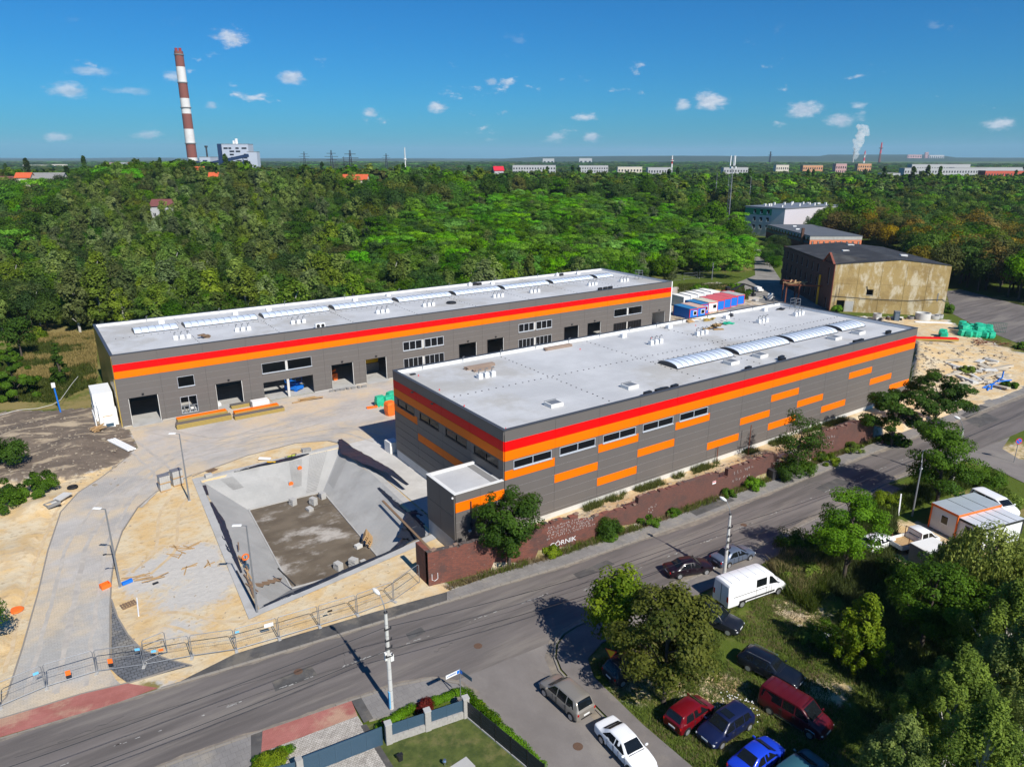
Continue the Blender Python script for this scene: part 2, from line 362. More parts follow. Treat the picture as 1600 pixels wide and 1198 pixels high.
dirtc = b.mix(n2, (.085, .067, .053), (.225, .178, .138)); dirtc = b.mix(b.math('MULTIPLY', b.ramp(b.noise(b.vmath('MULTIPLY', pos, (.3, 1, 1)).outputs[0], .55, 6, .65), .52, .62), .8), dirtc, (.45, .36, .25)); dirtc = b.mix(b.math('MULTIPLY', b.ramp(n3, .6, .8), .3), dirtc, (.4, .35, .3))
gr1 = b.mix(n3, (.045, .072, .010), (.115, .15, .022)); gr2 = b.mix(n3, (.16, .125, .045), (.32, .255, .105))
grc = b.mix(b.ramp(b.math('ADD', at.outputs['Alpha'], b.math('MULTIPLY', warp, .8)), .35, .8), gr1, gr2)
c = b.mix(wsel(sp.outputs[0]), dustc, sandc); c = b.mix(wsel(sp.outputs[2]), c, dirtc); c = b.mix(wsel(sp.outputs[1]), c, grc)
hgt = b.math('ADD', b.math('MULTIPLY', n2, .6), b.math('MULTIPLY', n3, .35))
bp = b.n('ShaderNodeBump', {'Height': hgt, 'Strength': .55, 'Distance': .25})
p = b.n('ShaderNodeBsdfPrincipled', {'Base Color': c, 'Roughness': .95, 'Specular IOR Level': .1, 'Normal': bp.outputs[0]})
b.n('ShaderNodeOutputMaterial', {'Surface': p})
g = put('ground', fastmesh('ground', V, FQ, gm, {'zone': ('POINT', 'FLOAT_COLOR', zone)}, True)); tag(g, kind='structure')
def gzat(x, y): return float(gz(np.array([x]), np.array([y]))[0])

# ---------------------------------------------------------------- paved surfaces
def surf(name, c1, c2, stain=None, stretch=(1, 1, 1), sc=.5, rough=.9, samt=.6, paver=None, sand=0.0):
    m = bpy.data.materials.new(name); b = NB(nodes(m))
    pos = b.n('ShaderNodeNewGeometry').outputs['Position']
    sv = b.vmath('MULTIPLY', pos, stretch).outputs[0]
    c = b.mix(b.ramp(b.noise(sv, sc, 6, .6), .3, .7), c1, c2)
    if stain: c = b.mix(b.math('MULTIPLY', b.ramp(b.noise(sv, sc*.45, 7, .68), .49, .64), samt), c, stain)
    if sand: c = b.mix(b.math('MULTIPLY', b.ramp(b.noise(b.vmath('ADD', pos, (31, 7, 0)).outputs[0], .13, 7, .62), .42, .62), sand), c, (.56, .45, .31))
    fine = b.noise(pos, 14, 3)
    c = b.n('ShaderNodeHueSaturation', {'Color': c, 'Value': b.math('ADD', .86, b.math('MULTIPLY', fine, .28))}).outputs[0]
    h = fine
    if paver:
        br = b.n('ShaderNodeTexBrick', {'Vector': pos, 'Scale': 1.0, 'Mortar Size': paver[2], 'Color1': (.9, .9, .9, 1), 'Color2': (1.08, 1.08, 1.08, 1), 'Mortar': (.45, .44, .42, 1), 'Brick Width': paver[0], 'Row Height': paver[1]})
        c = b.mix(paver[3], c, b.mix(1.0, c, br.outputs['Color'], 'MULTIPLY'))
    bp = b.n('ShaderNodeBump', {'Height': h, 'Strength': .25, 'Distance': .02})
    p = b.n('ShaderNodeBsdfPrincipled', {'Base Color': c, 'Roughness': rough, 'Specular IOR Level': .25, 'Normal': bp.outputs[0]})
    b.n('ShaderNodeOutputMaterial', {'Surface': p}); return m
asph = surf('asphalt', (.108, .095, .088), (.165, .145, .134), (.215, .19, .165), (.10, 1, 1), .8, samt=.8)
asph_side = surf('asphalt_side_street', (.172, .153, .14), (.215, .193, .177), (.26, .235, .205), (.6, .4, 1), .6)
asph_dark = surf('asphalt_patch', (.07, .066, .063), (.105, .1, .095), (.2, .175, .14), (1, 1, 1), .7)
walk = surf('pavement', (.19, .178, .168), (.245, .23, .215), (.32, .28, .22), (1, 1, 1), .5, paver=(.5, .5, .012, .5))
yardm = surf('yard_paving', (.40, .37, .335), (.49, .455, .415), (.31, .295, .275), (.5, 1, 1), .22, samt=.55, paver=(.4, .2, .01, .5), sand=.9)
drivem = surf('drive_paving', (.36, .345, .32), (.45, .43, .40), (.30, .29, .275), (1, .35, 1), .3, paver=(.4, .2, .01, .5), sand=.85)
slabm = surf('apron_concrete', (.44, .42, .39), (.53, .51, .475), (.62, .6, .57), (1, 1, 1), .25)
redpav = surf('red_paving', (.33, .115, .095), (.40, .155, .13), (.5, .36, .24), (1, 1, 1), .5, paver=(.2, .1, .008, .6))
greypav = surf('dark_paving', (.10, .105, .115), (.15, .155, .165), (.3, .27, .22), (1, 1, 1), .4, paver=(.4, .35, .03, .9))
lightpav = surf('cobble_paving', (.36, .33, .29), (.5, .46, .41), (.28, .25, .22), (1, 1, 1), 3, paver=(.24, .16, .015, .9))
def sheet(name, poly, z, m, label=None):
    mb = MB(); n = len(poly)
    A = sum(poly[i][0]*poly[(i+1) % n][1]-poly[(i+1) % n][0]*poly[i][1] for i in range(n))
    mb.face([(x, y, z) for x, y, *_ in (poly if A > 0 else poly[::-1])])
    return struct(name, mb, m)
KN = [(-75, 0.3), (-42.8, -2.75), (-33, -3.75), (-23, -4.9), (-10, -6.25), (2, -7.55), (20, -8.5), (40, -8.9), (75, -9.5), (104, -9.8), (125, -7), (150, 3)]
KS = [(-75, -8.6), (-42, -10.9), (-31, -11.8), (-23, -12.7), (-18.5, -13.3), (-16.0, -14.1), (-14.6, -15.7), (-14.2, -18), (-14.0, -30), (-14.0, -45)]
KSE = px((1110, 1290), (1060, 1240), (1021, 1198), (985, 1163), (931, 1109), (900, 1077), (874, 1049), (866, 1028), (868, 1006), (880, 990), (900, 978), (945, 960)) + [(13, -16.1), (28, -15.7), (45, -15.2), (56, -15.6), (60, -17.2), (60.4, -21), (58, -27), (57, -40)]
road_e = [(150, -6), (104, -17.8), (74, -17.2), (68, -18.2), (66.5, -21), (72, -30), (80, -40)]
sheet('main_road', KN + [(150, -6), (104, -17.4), (74, -16.8), (60, -16.5), (45, -15.2), (28, -15.7), (13, -16.1)] + px((945, 960), (900, 978), (880, 990)) + [(-16.0, -17.6), (-16.0, -14.1), (-18.5, -13.3), (-23, -12.7), (-31, -11.8), (-42, -10.9), (-75, -8.6)], .012, asph)
sheet('side_street', [(-15.9, -15.2), (-6.0, -15.8)] + px((880, 990), (868, 1006), (866, 1028), (874, 1049), (900, 1077), (931, 1109), (985, 1163), (1021, 1198), (1060, 1240), (1110, 1290)) + [(-14.0, -40), (-14.2, -18), (-14.6, -15.7)], .020, asph_side)
sheet('yard_turnout', [(57, -16.2), (74, -16.9), (68.5, -18.2), (66.5, -21), (72, -30), (80, -42), (57, -42), (58, -27), (60.4, -21), (60, -17.4)], .020, asph_side)
# pavements (raised behind the kerb)
def raised(name, poly, m, z=.115): 
    mb = MB(); mb.prism([q[:2] for q in poly], -.05, z); return struct(name, mb, m)
raised('pavement_north', [(-9.6, -5.0), (-10.2, -6.1), (2, -7.4), (20, -8.35), (40, -8.75), (75, -9.35), (104, -9.65), (104, -7.9), (75, -7.7), (51, -7.4), (30, -6.95), (14, -6.6), (2, -5.85), (-5, -5.1)], walk)
raised('pavement_verge', [(-31.6, -3.72), (-23, -4.75), (-10.2, -6.1), (-9.6, -4.95), (-16, -4.05), (-22.6, -3.3), (-27.5, -2.85)], asph_dark, .06)
raised('pavement_south', [(-75, -8.75), (-42, -11.05), (-31, -11.95), (-28.0, -12.25), (-29.6, -15.3), (-75, -12)], walk)
raised('pavement_corner', [(-21.9, -12.98), (-18.5, -13.45), (-16.1, -14.25), (-14.75, -15.75), (-14.4, -17.4), (-18.2, -16.1), (-21.6, -15.4)], walk)
raised('pavement_side', px((1114, 1288), (1064, 1238), (1025, 1196), (989, 1161), (935, 1107), (904, 1075), (878, 1047), (870, 1028), (872, 1008), (883, 993), (902, 981), (947, 962)) + [(13, -16.25), (28, -15.85), (45, -15.35), (45, -17.2), (20, -18), (4, -18.0)] + px((985, 985), (940, 1005), (918, 1030), (928, 1059), (965, 1095), (1003, 1132), (1079, 1197), (1180, 1288)), surf('side_pavement', (.155, .138, .128), (.19, .17, .158), (.24, .21, .18), sc=.5))
# entrance drive, yard and apron
DRIVE_L = px((-30, 1128), (10, 1090), (36, 1010), (60, 925), (75, 860), (95, 800), (122, 770), (160, 745), (205, 710), (212, 690), (196, 671))
yard = DRIVE_L + [(-28.1, 57.5), (90, 57.5), (92, 48), (84, 30), (79, 26), (-.2, 25.3), (-4.2, 27), (-4.0, 33.6), (-5.5, 35.8), (-9.5, 37.4), (-16, 36.8), (-21.6, 34.9)] + px((300, 742), (245, 768), (215, 793), (191, 830), (180, 862), (174, 905), (172, 950), (172, 1046)) + [(-36.0, -.7)] + px((190, 1070), (130, 1086), (0, 1122))
sheet('yard', yard, .035, yardm)
sheet('entrance_drive', DRIVE_L[:4] + px((100, 918), (140, 904), (174, 905), (172, 950), (172, 1046)) + [(-35.6, -.9)] + px((190, 1070), (130, 1086), (0, 1122)), .043, drivem)
sheet('loading_apron', [(-4.1, 6), (-4.0, 33), (0.1, 33.2), (0.1, 6)], .05, slabm)
sheet('red_crossing', px((-60, 1160), (0, 1122), (60, 1104), (128, 1083), (200, 1068), (247, 1075), (178, 1100), (82, 1128), (0, 1152), (-60, 1170)), .055, redpav)
sheet('grey_block_paving', px((174, 936), (184, 965), (200, 992), (222, 1016), (262, 1030), (300, 1040), (240, 1056), (198, 1066), (184, 1056), (174, 1046)), .055, greypav)
sheet('red_driveway', [(-28.0, -12.2), (-21.9, -12.95), (-22.1, -14.55), (-28.6, -14.0)], .125, redpav)
sheet('driveway_edging', [(-28.75, -12.1), (-28.0, -12.2), (-28.6, -14.0), (-29.0, -15.9), (-29.75, -15.9)], .125, asph_dark)
sheet('driveway_edging', [(-21.9, -12.95), (-21.2, -13.05), (-21.3, -15.4), (-22.0, -15.4)], .125, asph_dark)
sheet('cobbled_driveway', [(-28.6, -14.0), (-22.1, -14.55), (-22.2, -24), (-29.6, -24)], .118, lightpav)
sheet('tarred_patch', px((1072, 797), (1135, 775), (1148, 783), (1088, 807)), .122, asph_dark)
sheet('tarred_patch', px((1508, 657), (1540, 645), (1563, 655), (1530, 668)), .018, asph_dark)
sheet('tarred_patch', px((1500, 650), (1530, 633), (1545, 637), (1512, 654)), .122, asph_dark)
# streets beyond the halls
sheet('old_street', px((1140, 500), (1120, 455), (1180, 430), (1178, 400), (1160, 380), (1185, 385), (1222, 440), (1300, 490), (1330, 500), (1280, 505)), .012, surf('old_asphalt', (.2, .185, .165), (.27, .25, .22), (.13, .125, .12), sc=.3))
sheet('far_street', px((1478, 455), (1500, 452), (1600, 478), (1720, 510), (1720, 600), (1600, 540), (1530, 512), (1488, 490)), .012, asph)
sheet('rough_track', px((1240, 490), (1300, 497), (1480, 503), (1520, 520), (1470, 540), (1400, 512), (1250, 505)), .03, surf('track_dust', (.34, .29, .22), (.44, .38, .3), (.27, .22, .16), sc=.4))
mt['kerb'] = M('kerb_concrete', (.25, .225, .195), .9, .2, 1.5, dirt=(.15, .13, .11), dirt_amt=.6)
# kerb stones, one metre each
kb = MB(); kb.box(-.49, .49, -.075, .075, -.06, .135); km = kb.mesh('kerb_stone', mt['kerb'], bevel=.015)
kb2 = MB(); kb2.box(-.49, .49, -.06, .06, -.06, .075); km2 = kb2.mesh('drive_edging_stone', mt['kerb'])
def kerb(name, line, mesh, maxn=400, z=0, part='kerb_stone'):
    root = thing(name, None, None); root['kind'] = 'structure'; n = 0; acc = 0
    for (x0, y0, *_), (x1, y1, *_) in zip(line, line[1:]):
        L = math.hypot(x1-x0, y1-y0); k = max(1, round(L)); an = math.atan2(y1-y0, x1-x0)
        for i in range(k):
            if n >= maxn: return
            t = (i+.5)/k; o = put(part, mesh, root, (x0+(x1-x0)*t, y0+(y1-y0)*t, z+R_.uniform(-.006, .006)), (0, 0, an+R_.uniform(-.01, .01)), (L/k, 1, 1)); n += 1
kerb('kerb_north', KN[2:10], km, 160)
kerb('kerb_north', [KN[0], KN[1], KN[2]], km, z=-.1)
kerb('kerb_south', [(-46, -10.6), (-42, -10.9), (-31, -11.8), (-28, -12.15)], km)
kerb('kerb_south', [(-28, -12.15), (-21.8, -12.85)], km, z=-.09)
kerb('kerb_south', KS[3:9], km)
kerb('kerb_east', KSE[:18], km)
kerb('drive_edging', DRIVE_L[:10], km2, part='edging_stone')
kerb('drive_edging', px((172, 1046), (172, 950), (174, 905), (180, 862), (191, 830), (215, 793), (245, 768), (300, 742)), km2, part='edging_stone')
kerb('drive_edging', px((174, 936), (184, 965), (200, 992), (222, 1016), (262, 1030), (300, 1040)), km2, part='edging_stone')
kerb('drive_edging', px((0, 1123), (60, 1105), (128, 1084), (200, 1067), (290, 1040)), km2, part='edging_stone')
kerb('drive_edging', [(-4.0, 33.0), (-5.5, 35.8), (-9.5, 37.4), (-16, 36.8), (-21.6, 34.9), (-23.4, 34)], km2, part='edging_stone')
# worn centre line
mk = MB(); 
for i in range(260):
    a = R_.uniform(-42, 60); yb = (np.interp(a, [k[0] for k in KN], [k[1] for k in KN])-12.6+ (a+30)*-.035 if a < 0 else np.interp(a, [k[0] for k in KN], [k[1] for k in KN])-16)/2
    if math.sin(a*1.2) < -.2: continue
    w = R_.uniform(.1, .5); h = R_.uniform(.03, .09); y = yb+R_.uniform(-.07, .07)
    mk.face([(a, y, .017), (a+w, y-.02, .017), (a+w*.9, y+h, .017), (a+.05, y+h*.8, .017)])
struct('worn_road_marking', mk, surf('worn_paint', (.3, .29, .27), (.42, .41, .38)))
# cracks sealed with tar
ck = MB()
for (a0, a1, off) in [(-42, -18, 2.4), (-30, 12, 3.9), (-6, 40, 2.0), (20, 75, 5.6), (40, 90, 3.6)]:
    pts = []; a = a0
    while a < a1: pts.append((a, np.interp(a, [k[0] for k in KN], [k[1] for k in KN])-off+R_.uniform(-.06, .06))); a += R_.uniform(.6, 1.6)
    ck.grid_faces([[(x, y-.02, .0165) for x, y in pts], [(x, y+.02, .0165) for x, y in pts]][::-1])
for _ in range(16):
    a = R_.uniform(-40, 80); yk = np.interp(a, [k[0] for k in KN], [k[1] for k in KN]); y = yk-R_.uniform(.4, 6.5); an = R_.choice([0, 1.5, 1.7, .2, -.15])+R_.uniform(-.3, .3); L = R_.uniform(1.5, 5); pts = []
    for i in range(9): t = i/8; pts.append((a+math.cos(an)*L*t+R_.uniform(-.12, .12), min(yk-.3, y+math.sin(an)*min(L, 2.5)*t+R_.uniform(-.12, .12))))
    ck.grid_faces([[(x-.015, y_-.02, .0165) for x, y_ in pts], [(x+.015, y_+.02, .0165) for x, y_ in pts]][::-1])
for (u, v, L, W_) in [(430, 1080, 3.2, 1.3), (905, 905, 4.5, 1.1), (640, 1000, 1.6, 1.0), (1290, 770, 5, 1.6)]:
    q = P(u, v); sheet('asphalt_patch', [(q.x, q.y), (q.x+L, q.y+R_.uniform(-.2, .2)), (q.x+L*.97, q.y+W_), (q.x+.1, q.y+W_*.93)], .0155, asph_dark)
struct('tar_seam', ck, mt['joint'])
# sand and grit gathered along the kerbs
gr_ = MB()
for line, side in ((KN[1:10], -1), (KS[1:8], 1), (KSE[:16], 1)):
    pts = []
    for (x0, y0, *_), (x1, y1, *_) in zip(line, line[1:]):
        L = math.hypot(x1-x0, y1-y0); n_ = max(1, int(L/.45)); nx, ny = -(y1-y0)/L, (x1-x0)/L
        pts += [(x0+(x1-x0)*i/n_, y0+(y1-y0)*i/n_, nx*side, ny*side) for i in range(n_)]
    w_ = .25; rows = [[], []]
    for x, y, nx, ny in pts:
        w_ = min(.75, max(.08, w_+R_.uniform(-.1, .1))); rows[0].append((x+nx*.06, y+ny*.06, .0245)); rows[1].append((x+nx*(.06+w_), y+ny*(.06+w_), .0245))
    gr_.grid_faces(rows)
struct('kerb_grit', gr_, surf('grit', (.17, .148, .125), (.24, .205, .165), (.30, .25, .19), sc=1.5))
# manholes
mh = MB(); mh.lathe([(.34, 0), (.34, .012), (.3, .016), (.3, .012)], 20)
m_h = mh.mesh('manhole_cover', M('cast_iron_rust', (.12, .07, .045), .8, .25, 6))
for (u, v, z, l) in [(466, 1049, .015, 'rusty round manhole cover in the road left of the concrete pole'), (747, 1009, .015, 'rusty round manhole cover in the road mouth, right of the street sign'), (903, 1166, .023, 'rusty round manhole cover in the side street beside the white saloon'), (1162, 820, .015, 'rusty manhole cover in the far part of the road'), (530, 1110, .015, 'small grey manhole cover near the red driveway')]:
    q = P(u, v); tag(put('manhole_cover', m_h, None, (q.x, q.y, z)), l, 'manhole cover', 'manhole covers in the asphalt')

# wheel tracks of lorries over sand, drive and yard
trk = [MB(), MB()]
for m_, z_, pts in [(0, None, [(190, 1000), (250, 960), (340, 985), (420, 975)]), (0, None, [(215, 900), (262, 860), (262, 800), (290, 765)]), (0, None, [(30, 1050), (50, 960), (70, 880), (105, 790), (150, 755)]), (0, None, [(440, 985), (540, 950), (640, 915)]),
                  (1, .048, [(60, 1095), (95, 960), (120, 850), (170, 780), (260, 715), (420, 670), (590, 620)]), (1, .048, [(110, 1085), (130, 960), (150, 850), (200, 770), (300, 705), (480, 650)]), (1, .048, [(230, 670), (330, 690), (450, 672), (560, 640)]), (1, .048, [(300, 720), (420, 690), (540, 670), (600, 690)]), (1, .048, [(200, 690), (260, 740), (200, 800)])]:
    W3 = [P(u, v) for u, v in pts]; fine_ = []
    for a_, c_2 in zip(W3, W3[1:]):
        n_ = max(2, int((c_2-a_).length/.5)); fine_ += [a_.lerp(c_2, i/n_) for i in range(n_)]
    for _ in range(12): fine_ = [fine_[0]]+[(fine_[i-1]+fine_[i]*2+fine_[i+1])/4 for i in range(1, len(fine_)-1)]+[fine_[-1]]
    for off in (-.95, .95):
        rows = [[], []]; lift = .0012*len(trk[m_].f)/60+(.0011 if off > 0 else 0)
        for i in range(1, len(fine_)-1):
            t_ = (fine_[i+1]-fine_[i-1]).normalized(); nn = Vector((-t_.y, t_.x, 0)); c2 = fine_[i]+nn*(off+.15*noise.noise(Vector((i*.2, off, m_))))
            for k_, s_2 in enumerate((-1, 1)):
                w_ = .16+.1*noise.noise(Vector((i*.5, s_2, off*3))); q_ = c2+nn*w_*s_2; rows[k_].append((q_.x, q_.y, (z_ if z_ else gzat(q_.x, q_.y)+.015)+lift))
        trk[m_].grid_faces(rows[::-1])
struct('wheel_track', trk[0], surf('rut_sand', (.52, .38, .21), (.58, .46, .31), (.45, .33, .2), sc=1.2)); struct('wheel_track', trk[1], surf('rut_dust', (.39, .355, .31), (.48, .435, .38), (.35, .32, .29), sc=1.2, samt=.7))
# ---------------------------------------------------------------- rain basin
bm_side = surf('basin_concrete', (.335, .33, .315), (.40, .39, .37), (.28, .27, .25), (1, 1, 1), .35, samt=.6, paver=(.6, .4, .02, .12))
bm_floor = surf('basin_mud', (.105, .082, .058), (.165, .132, .095), (.42, .385, .34), (.7, 1, 1), .42, samt=1.0)
def basin_mb():
    root = thing('rain_basin', None, None); root['kind'] = 'structure'
    OUT = [(-23.6, 33.2), (-3.9, 33.7), (-4.5, 4.1), (-25.4, 1.0)]
    zt, zb = .07, -2.7
    mb = MB()
    for i in range(4):
        j = (i+1) % 4
        mb.face([(*OUT[i], zt), (*RIM[i], zt), (*RIM[j], zt), (*OUT[j], zt)][::-1] if False else [(*OUT[i], zt), (*OUT[j], zt), (*RIM[j], zt), (*RIM[i], zt)][::-1])
    mb.build('rim', mt['conc'], root)
    mid = lambda i, t: (RIM[i][0]+(FLOOR[i][0]-RIM[i][0])*t, RIM[i][1]+(FLOOR[i][1]-RIM[i][1])*t, zt+(zb-zt)*t)
    for i in range(4):
        j = (i+1) % 4; mb = MB(); n = 10
        rows = []
        for a in range(7):
            t = a/6
            A, B_ = Vector(mid(i, t)), Vector(mid(j, t)); rows.append([A.lerp(B_, k/n)+Vector((0, 0, R_.uniform(-.03, .03) if 0 < a < 6 and 0 < k < n else 0)) for k in range(n+1)])
        mb.grid_faces(rows); mb.build('slope', bm_side, root, smooth=60)
    mb = MB(); mb.face([(*q, zb+.004) for q in FLOOR[::-1]]); mb.build('basin_floor', bm_floor, root)
    mb = MB()
    for i in (0, 1, 2, 3):                            # low kerb round the floor
        j = (i+1) % 4; mb.beam((*FLOOR[i], zb+.05), (*FLOOR[j], zb+.05), .14, .16)
    mb.build('floor_kerb', mt['conc'], root)
    # open-grid slabs still showing on the slopes
    mb = MB()
    for (i, t0, t1, s0, s1) in [(0, .1, .75, .60, .70), (0, .05, .95, .76, .90), (0, .12, .45, .10, .19), (1, .0, .8, .02, .12)]:
        j = (i+1) % 4
        for k in range(26):
            for l in range(10):
                t = t0+(t1-t0)*k/26; s = s0+(s1-s0)*l/10
                A, B_ = Vector(mid(i, t)), Vector(mid(j, t)); q = A.lerp(B_, s+(.004 if k % 2 else 0))
                t2 = t+(t1-t0)/26*.5; q2 = Vector(mid(i, t2)).lerp(Vector(mid(j, t2)), s); e = (B_-A).normalized()*.11
                q += Vector((0, 0, .035)); q2 += Vector((0, 0, .035)); mb.face([q, q+e, q2+e, q2])
    tag(mb.build('slab_openings', mt['conc_dark'], root), kind='stuff')
    return mid
bmid = basin_mb()
def foil_strip(label, pts, widths, lump=.12):
    """a crumpled band of black foil lying along pts"""
    mb = MB(); rows = []
    N = 9; pts = [Vector(q) for q in pts]
    seg = []
    for i in range(len(pts)-1):
        k = max(2, int((pts[i+1]-pts[i]).length/.35))
        for a in range(k): seg.append((pts[i].lerp(pts[i+1], a/k), widths[i]+(widths[i+1]-widths[i])*a/k))
    seg.append((pts[-1], widths[-1]))
    jg = 0.0
    for i, (q, w) in enumerate(seg):
        d = (seg[min(i+1, len(seg)-1)][0]-seg[max(i-1, 0)][0]); d.z = 0; d.normalize(); nrm = Vector((-d.y, d.x, 0))
        jg = jg*.8+R_.uniform(-.035, .035)*w; jag = jg
        rows.append([q+nrm*(w*(k/(N-1)-.5)+jag)+Vector((0, 0, .03+lump*abs(noise.noise(Vector((i*.55, k*.8, q.x))))*1.2*(0 if k in (0, N-1) else 1))) for k in range(N)])
    mb.grid_faces(rows)
    one('foil_sheet', label, 'foil sheet', mb, mt['foil'], group='black foil around the basin', smooth=30)
bl = lambda i, j, s, t: Vector(bmid(i, t)).lerp(Vector(bmid(j, t)), s)
foil_strip('narrow torn black foil along the far edge of the basin', [bl(0, 1, .22, .02)+Vector((0, 0, .04)), bl(0, 1, .4, .01)+Vector((0, 0, .05)), bl(0, 1, .62, .03)+Vector((0, 0, .05)), bl(0, 1, .75, .02)+Vector((0, 0, .05))], [.2, .6, .9, .3])
foil_strip('wide black foil sheet draped over the basin edge by the hall', [bl(1, 2, -.03, -.06)+Vector((0, 0, .2)), bl(1, 2, .1, .0)+Vector((0, 0, .12)), bl(1, 2, .3, -.1)+Vector((0, 0, .25)), bl(1, 2, .5, -.25)+Vector((0, 0, .3)), bl(1, 2, .66, -.28)+Vector((0, 0, .25))], [.5, 2.2, 1.8, 1.0, .4], .12)
foil_strip('crumpled thin black foil on the upper right slope of the basin', [bl(1, 2, .5, .12), bl(1, 2, .7, .1), bl(1, 2, .86, .06)], [.3, .8, .5], .15)
foil_strip('large black foil sheet in the basin corner beside the brick wall', [bl(1, 2, .8, .03)+Vector((0, 0, .06)), bl(1, 2, .93, .1)+Vector((0, 0, .06)), bl(2, 3, .04, .3)+Vector((0, 0, .06)), bl(2, 3, .13, .5)+Vector((0, 0, .06))], [1.2, 4.2, 4.4, 1.5], .25)
foil_strip('torn black foil along the left edge of the basin', [bl(3, 0, .22, .04)+Vector((0, 0, .04)), bl(3, 0, .4, .03)+Vector((0, 0, .04)), bl(3, 0, .6, .05)+Vector((0, 0, .04)), bl(3, 0, .78, .04)+Vector((0, 0, .04))], [.2, .7, 1.0, .25])
foil_strip('short black foil scrap at the far left basin corner', [bl(3, 0, .85, .04)+Vector((0, 0, .04)), bl(3, 0, .95, .05)+Vector((0, 0, .04))], [.3, .5])
foil_strip('black foil strip along the road side of the basin', [bl(2, 3, .2, .03)+Vector((0, 0, .05)), bl(2, 3, .5, .02)+Vector((0, 0, .05)), bl(2, 3, .8, .03)+Vector((0, 0, .05)), bl(2, 3, .97, .05)+Vector((0, 0, .05))], [.3, .55, .6, .4])
# ---------------------------------------------------------------- the two new halls
membrane = surf('roof_membrane', (.455, .455, .455), (.55, .55, .548), (.37, .345, .30), (1, 1, 1), .16, rough=.6, samt=.6, paver=(12, 2.0, .02, .22))
poly_sky = bpy.data.materials.new('polycarbonate'); _b = NB(nodes(poly_sky))
_p = _b.n('ShaderNodeBsdfPrincipled', {'Base Color': (.62, .68, .78, 1), 'Roughness': .18, 'Specular IOR Level': .6}); _b.n('ShaderNodeOutputMaterial', {'Surface': _p})
bronze_reflect = bpy.data.materials.new('bronze_film_reflections'); _b = NB(nodes(bronze_reflect))
_v = _b.vmath('MULTIPLY', _b.n('ShaderNodeNewGeometry').outputs['Position'], (3, 3, .15)).outputs[0]
_k = _b.mix(_b.noise(_v, .5, 4), (.10, .07, .025), (.42, .30, .09))  # golden streaks: metallic reflections painted into the film colour
_p = _b.n('ShaderNodeBsdfPrincipled', {'Base Color': _k, 'Roughness': .35, 'Metallic': .35}); _b.n('ShaderNodeOutputMaterial', {'Surface': _p})
mt['sunlit_edge'] = M('sunlit_edge', (.30, .29, .28), .5, .08)
PAN = {}
def panel_mesh(dx, dz, m, axis):
    k = (round(dx, 2), round(dz, 2), m, axis)
    if k not in PAN:
        mb = MB(); g = .014
        if axis == 'x': mb.box(.008, dx-.008, -.1, 0, g*.7, dz-g*.7)
        else: mb.box(-.1, 0, .008, dx-.008, g*.7, dz-g*.7)
        lt = m == 'panel_grey' and axis == 'x'; mb.m = 1
        if lt: mb.box(.012, dx-.012, -.1035, -.03, -.016, .0105)  # sunlit panel edges painted as a pale ledge strip, front only
        PAN[k] = mb.mesh('wall_panel', [mt[m], mt['sunlit_edge']] if lt else mt[m] if m in mt else bronze_reflect, bevel=.006 if lt else .012)
    return PAN[k]
def clad(root, axis, bays, rows, openings, color, at=0.0):
    """one object per cladding panel, cut round the door and window openings (u0,u1,z0,z1)"""
    for i in range(len(bays)-1):
        for j in range(len(rows)-1):
            u0, u1, z0, z1 = bays[i], bays[i+1], rows[j], rows[j+1]
            ops = [o for o in openings if o[0] < u1-.02 and o[1] > u0+.02 and o[2] < z1-.05 and o[3] > z0+.05]
            us = sorted({u0, u1, *[min(max(x, u0), u1) for o in ops for x in o[:2]]}); cells = []
            for a, c in zip(us, us[1:]):
                if c-a < .03: continue
                zz = sorted({z0, z1, *[min(max(x, z0), z1) for o in ops if o[0] < c-.01 and o[1] > a+.01 for x in o[2:]]})
                for p, q in zip(zz, zz[1:]):
                    if q-p < .06 or any(o[0] < (a+c)/2 < o[1] and o[2] < (p+q)/2 < o[3] for o in ops): continue
                    if cells and abs(cells[-1][1]-a) < .01 and abs(cells[-1][2]-p) < .01 and abs(cells[-1][3]-q) < .01: cells[-1][1] = c
                    else: cells.append([a, c, p, q])
            for a, c, p, q in cells:
                me = panel_mesh(c-a, q-p, color(i, j), axis)
                put('wall_panel', me, root, (a, at, p) if axis == 'x' else (at, a, p))
def frame_window(root, axis, o, panes, mframe='frame_alu', handle=True, sill=True, fr=.07, glazed=True, at=0.0, name='window'):
    """a window set in its opening: frame part with panes as sub-parts"""
    u0, u1, z0, z1 = o
    Mx = Matrix.Identity(4) if axis == 'x' else Matrix(((0, 1, 0, 0), (1, 0, 0, 0), (0, 0, 1, 0), (0, 0, 0, 1)))
    mb = MB(); d0, d1 = at-.13, at+.03
    mb.box(u0, u1, d0, d1, z0, z0+fr, Mx); mb.box(u0, u1, d0, d1, z1-fr, z1, Mx)
    mb.box(u0, u0+fr, d0, d1, z0+fr, z1-fr, Mx); mb.box(u1-fr, u1, d0, d1, z0+fr, z1-fr, Mx)
    n = len(panes)
    xs_ = [u0+fr+(u1-u0-2*fr)*t for t in [0, *panes, 1]]
    for x in xs_[1:-1]: mb.box(x-fr*.6, x+fr*.6, d0, d1, z0+fr, z1-fr, Mx)
    w = mb.build(name, mt[mframe], root)
    if sill:
        mb = MB(); mb.box(u0-.05, u1+.05, at-.24, at-.1, z0-.06, z0-.01, Mx); mb.build('sill', mt['frame_alu' if mframe != 'frame_black' else 'frame_black'], w)
    if glazed:
        for a, c in zip(xs_, xs_[1:]):
            mb = MB(); mb.box(a+.03, c-.03, at-.055, at-.035, z0+fr, z1-fr, Mx); mb.build('pane', mt['glass'], w)
    return w
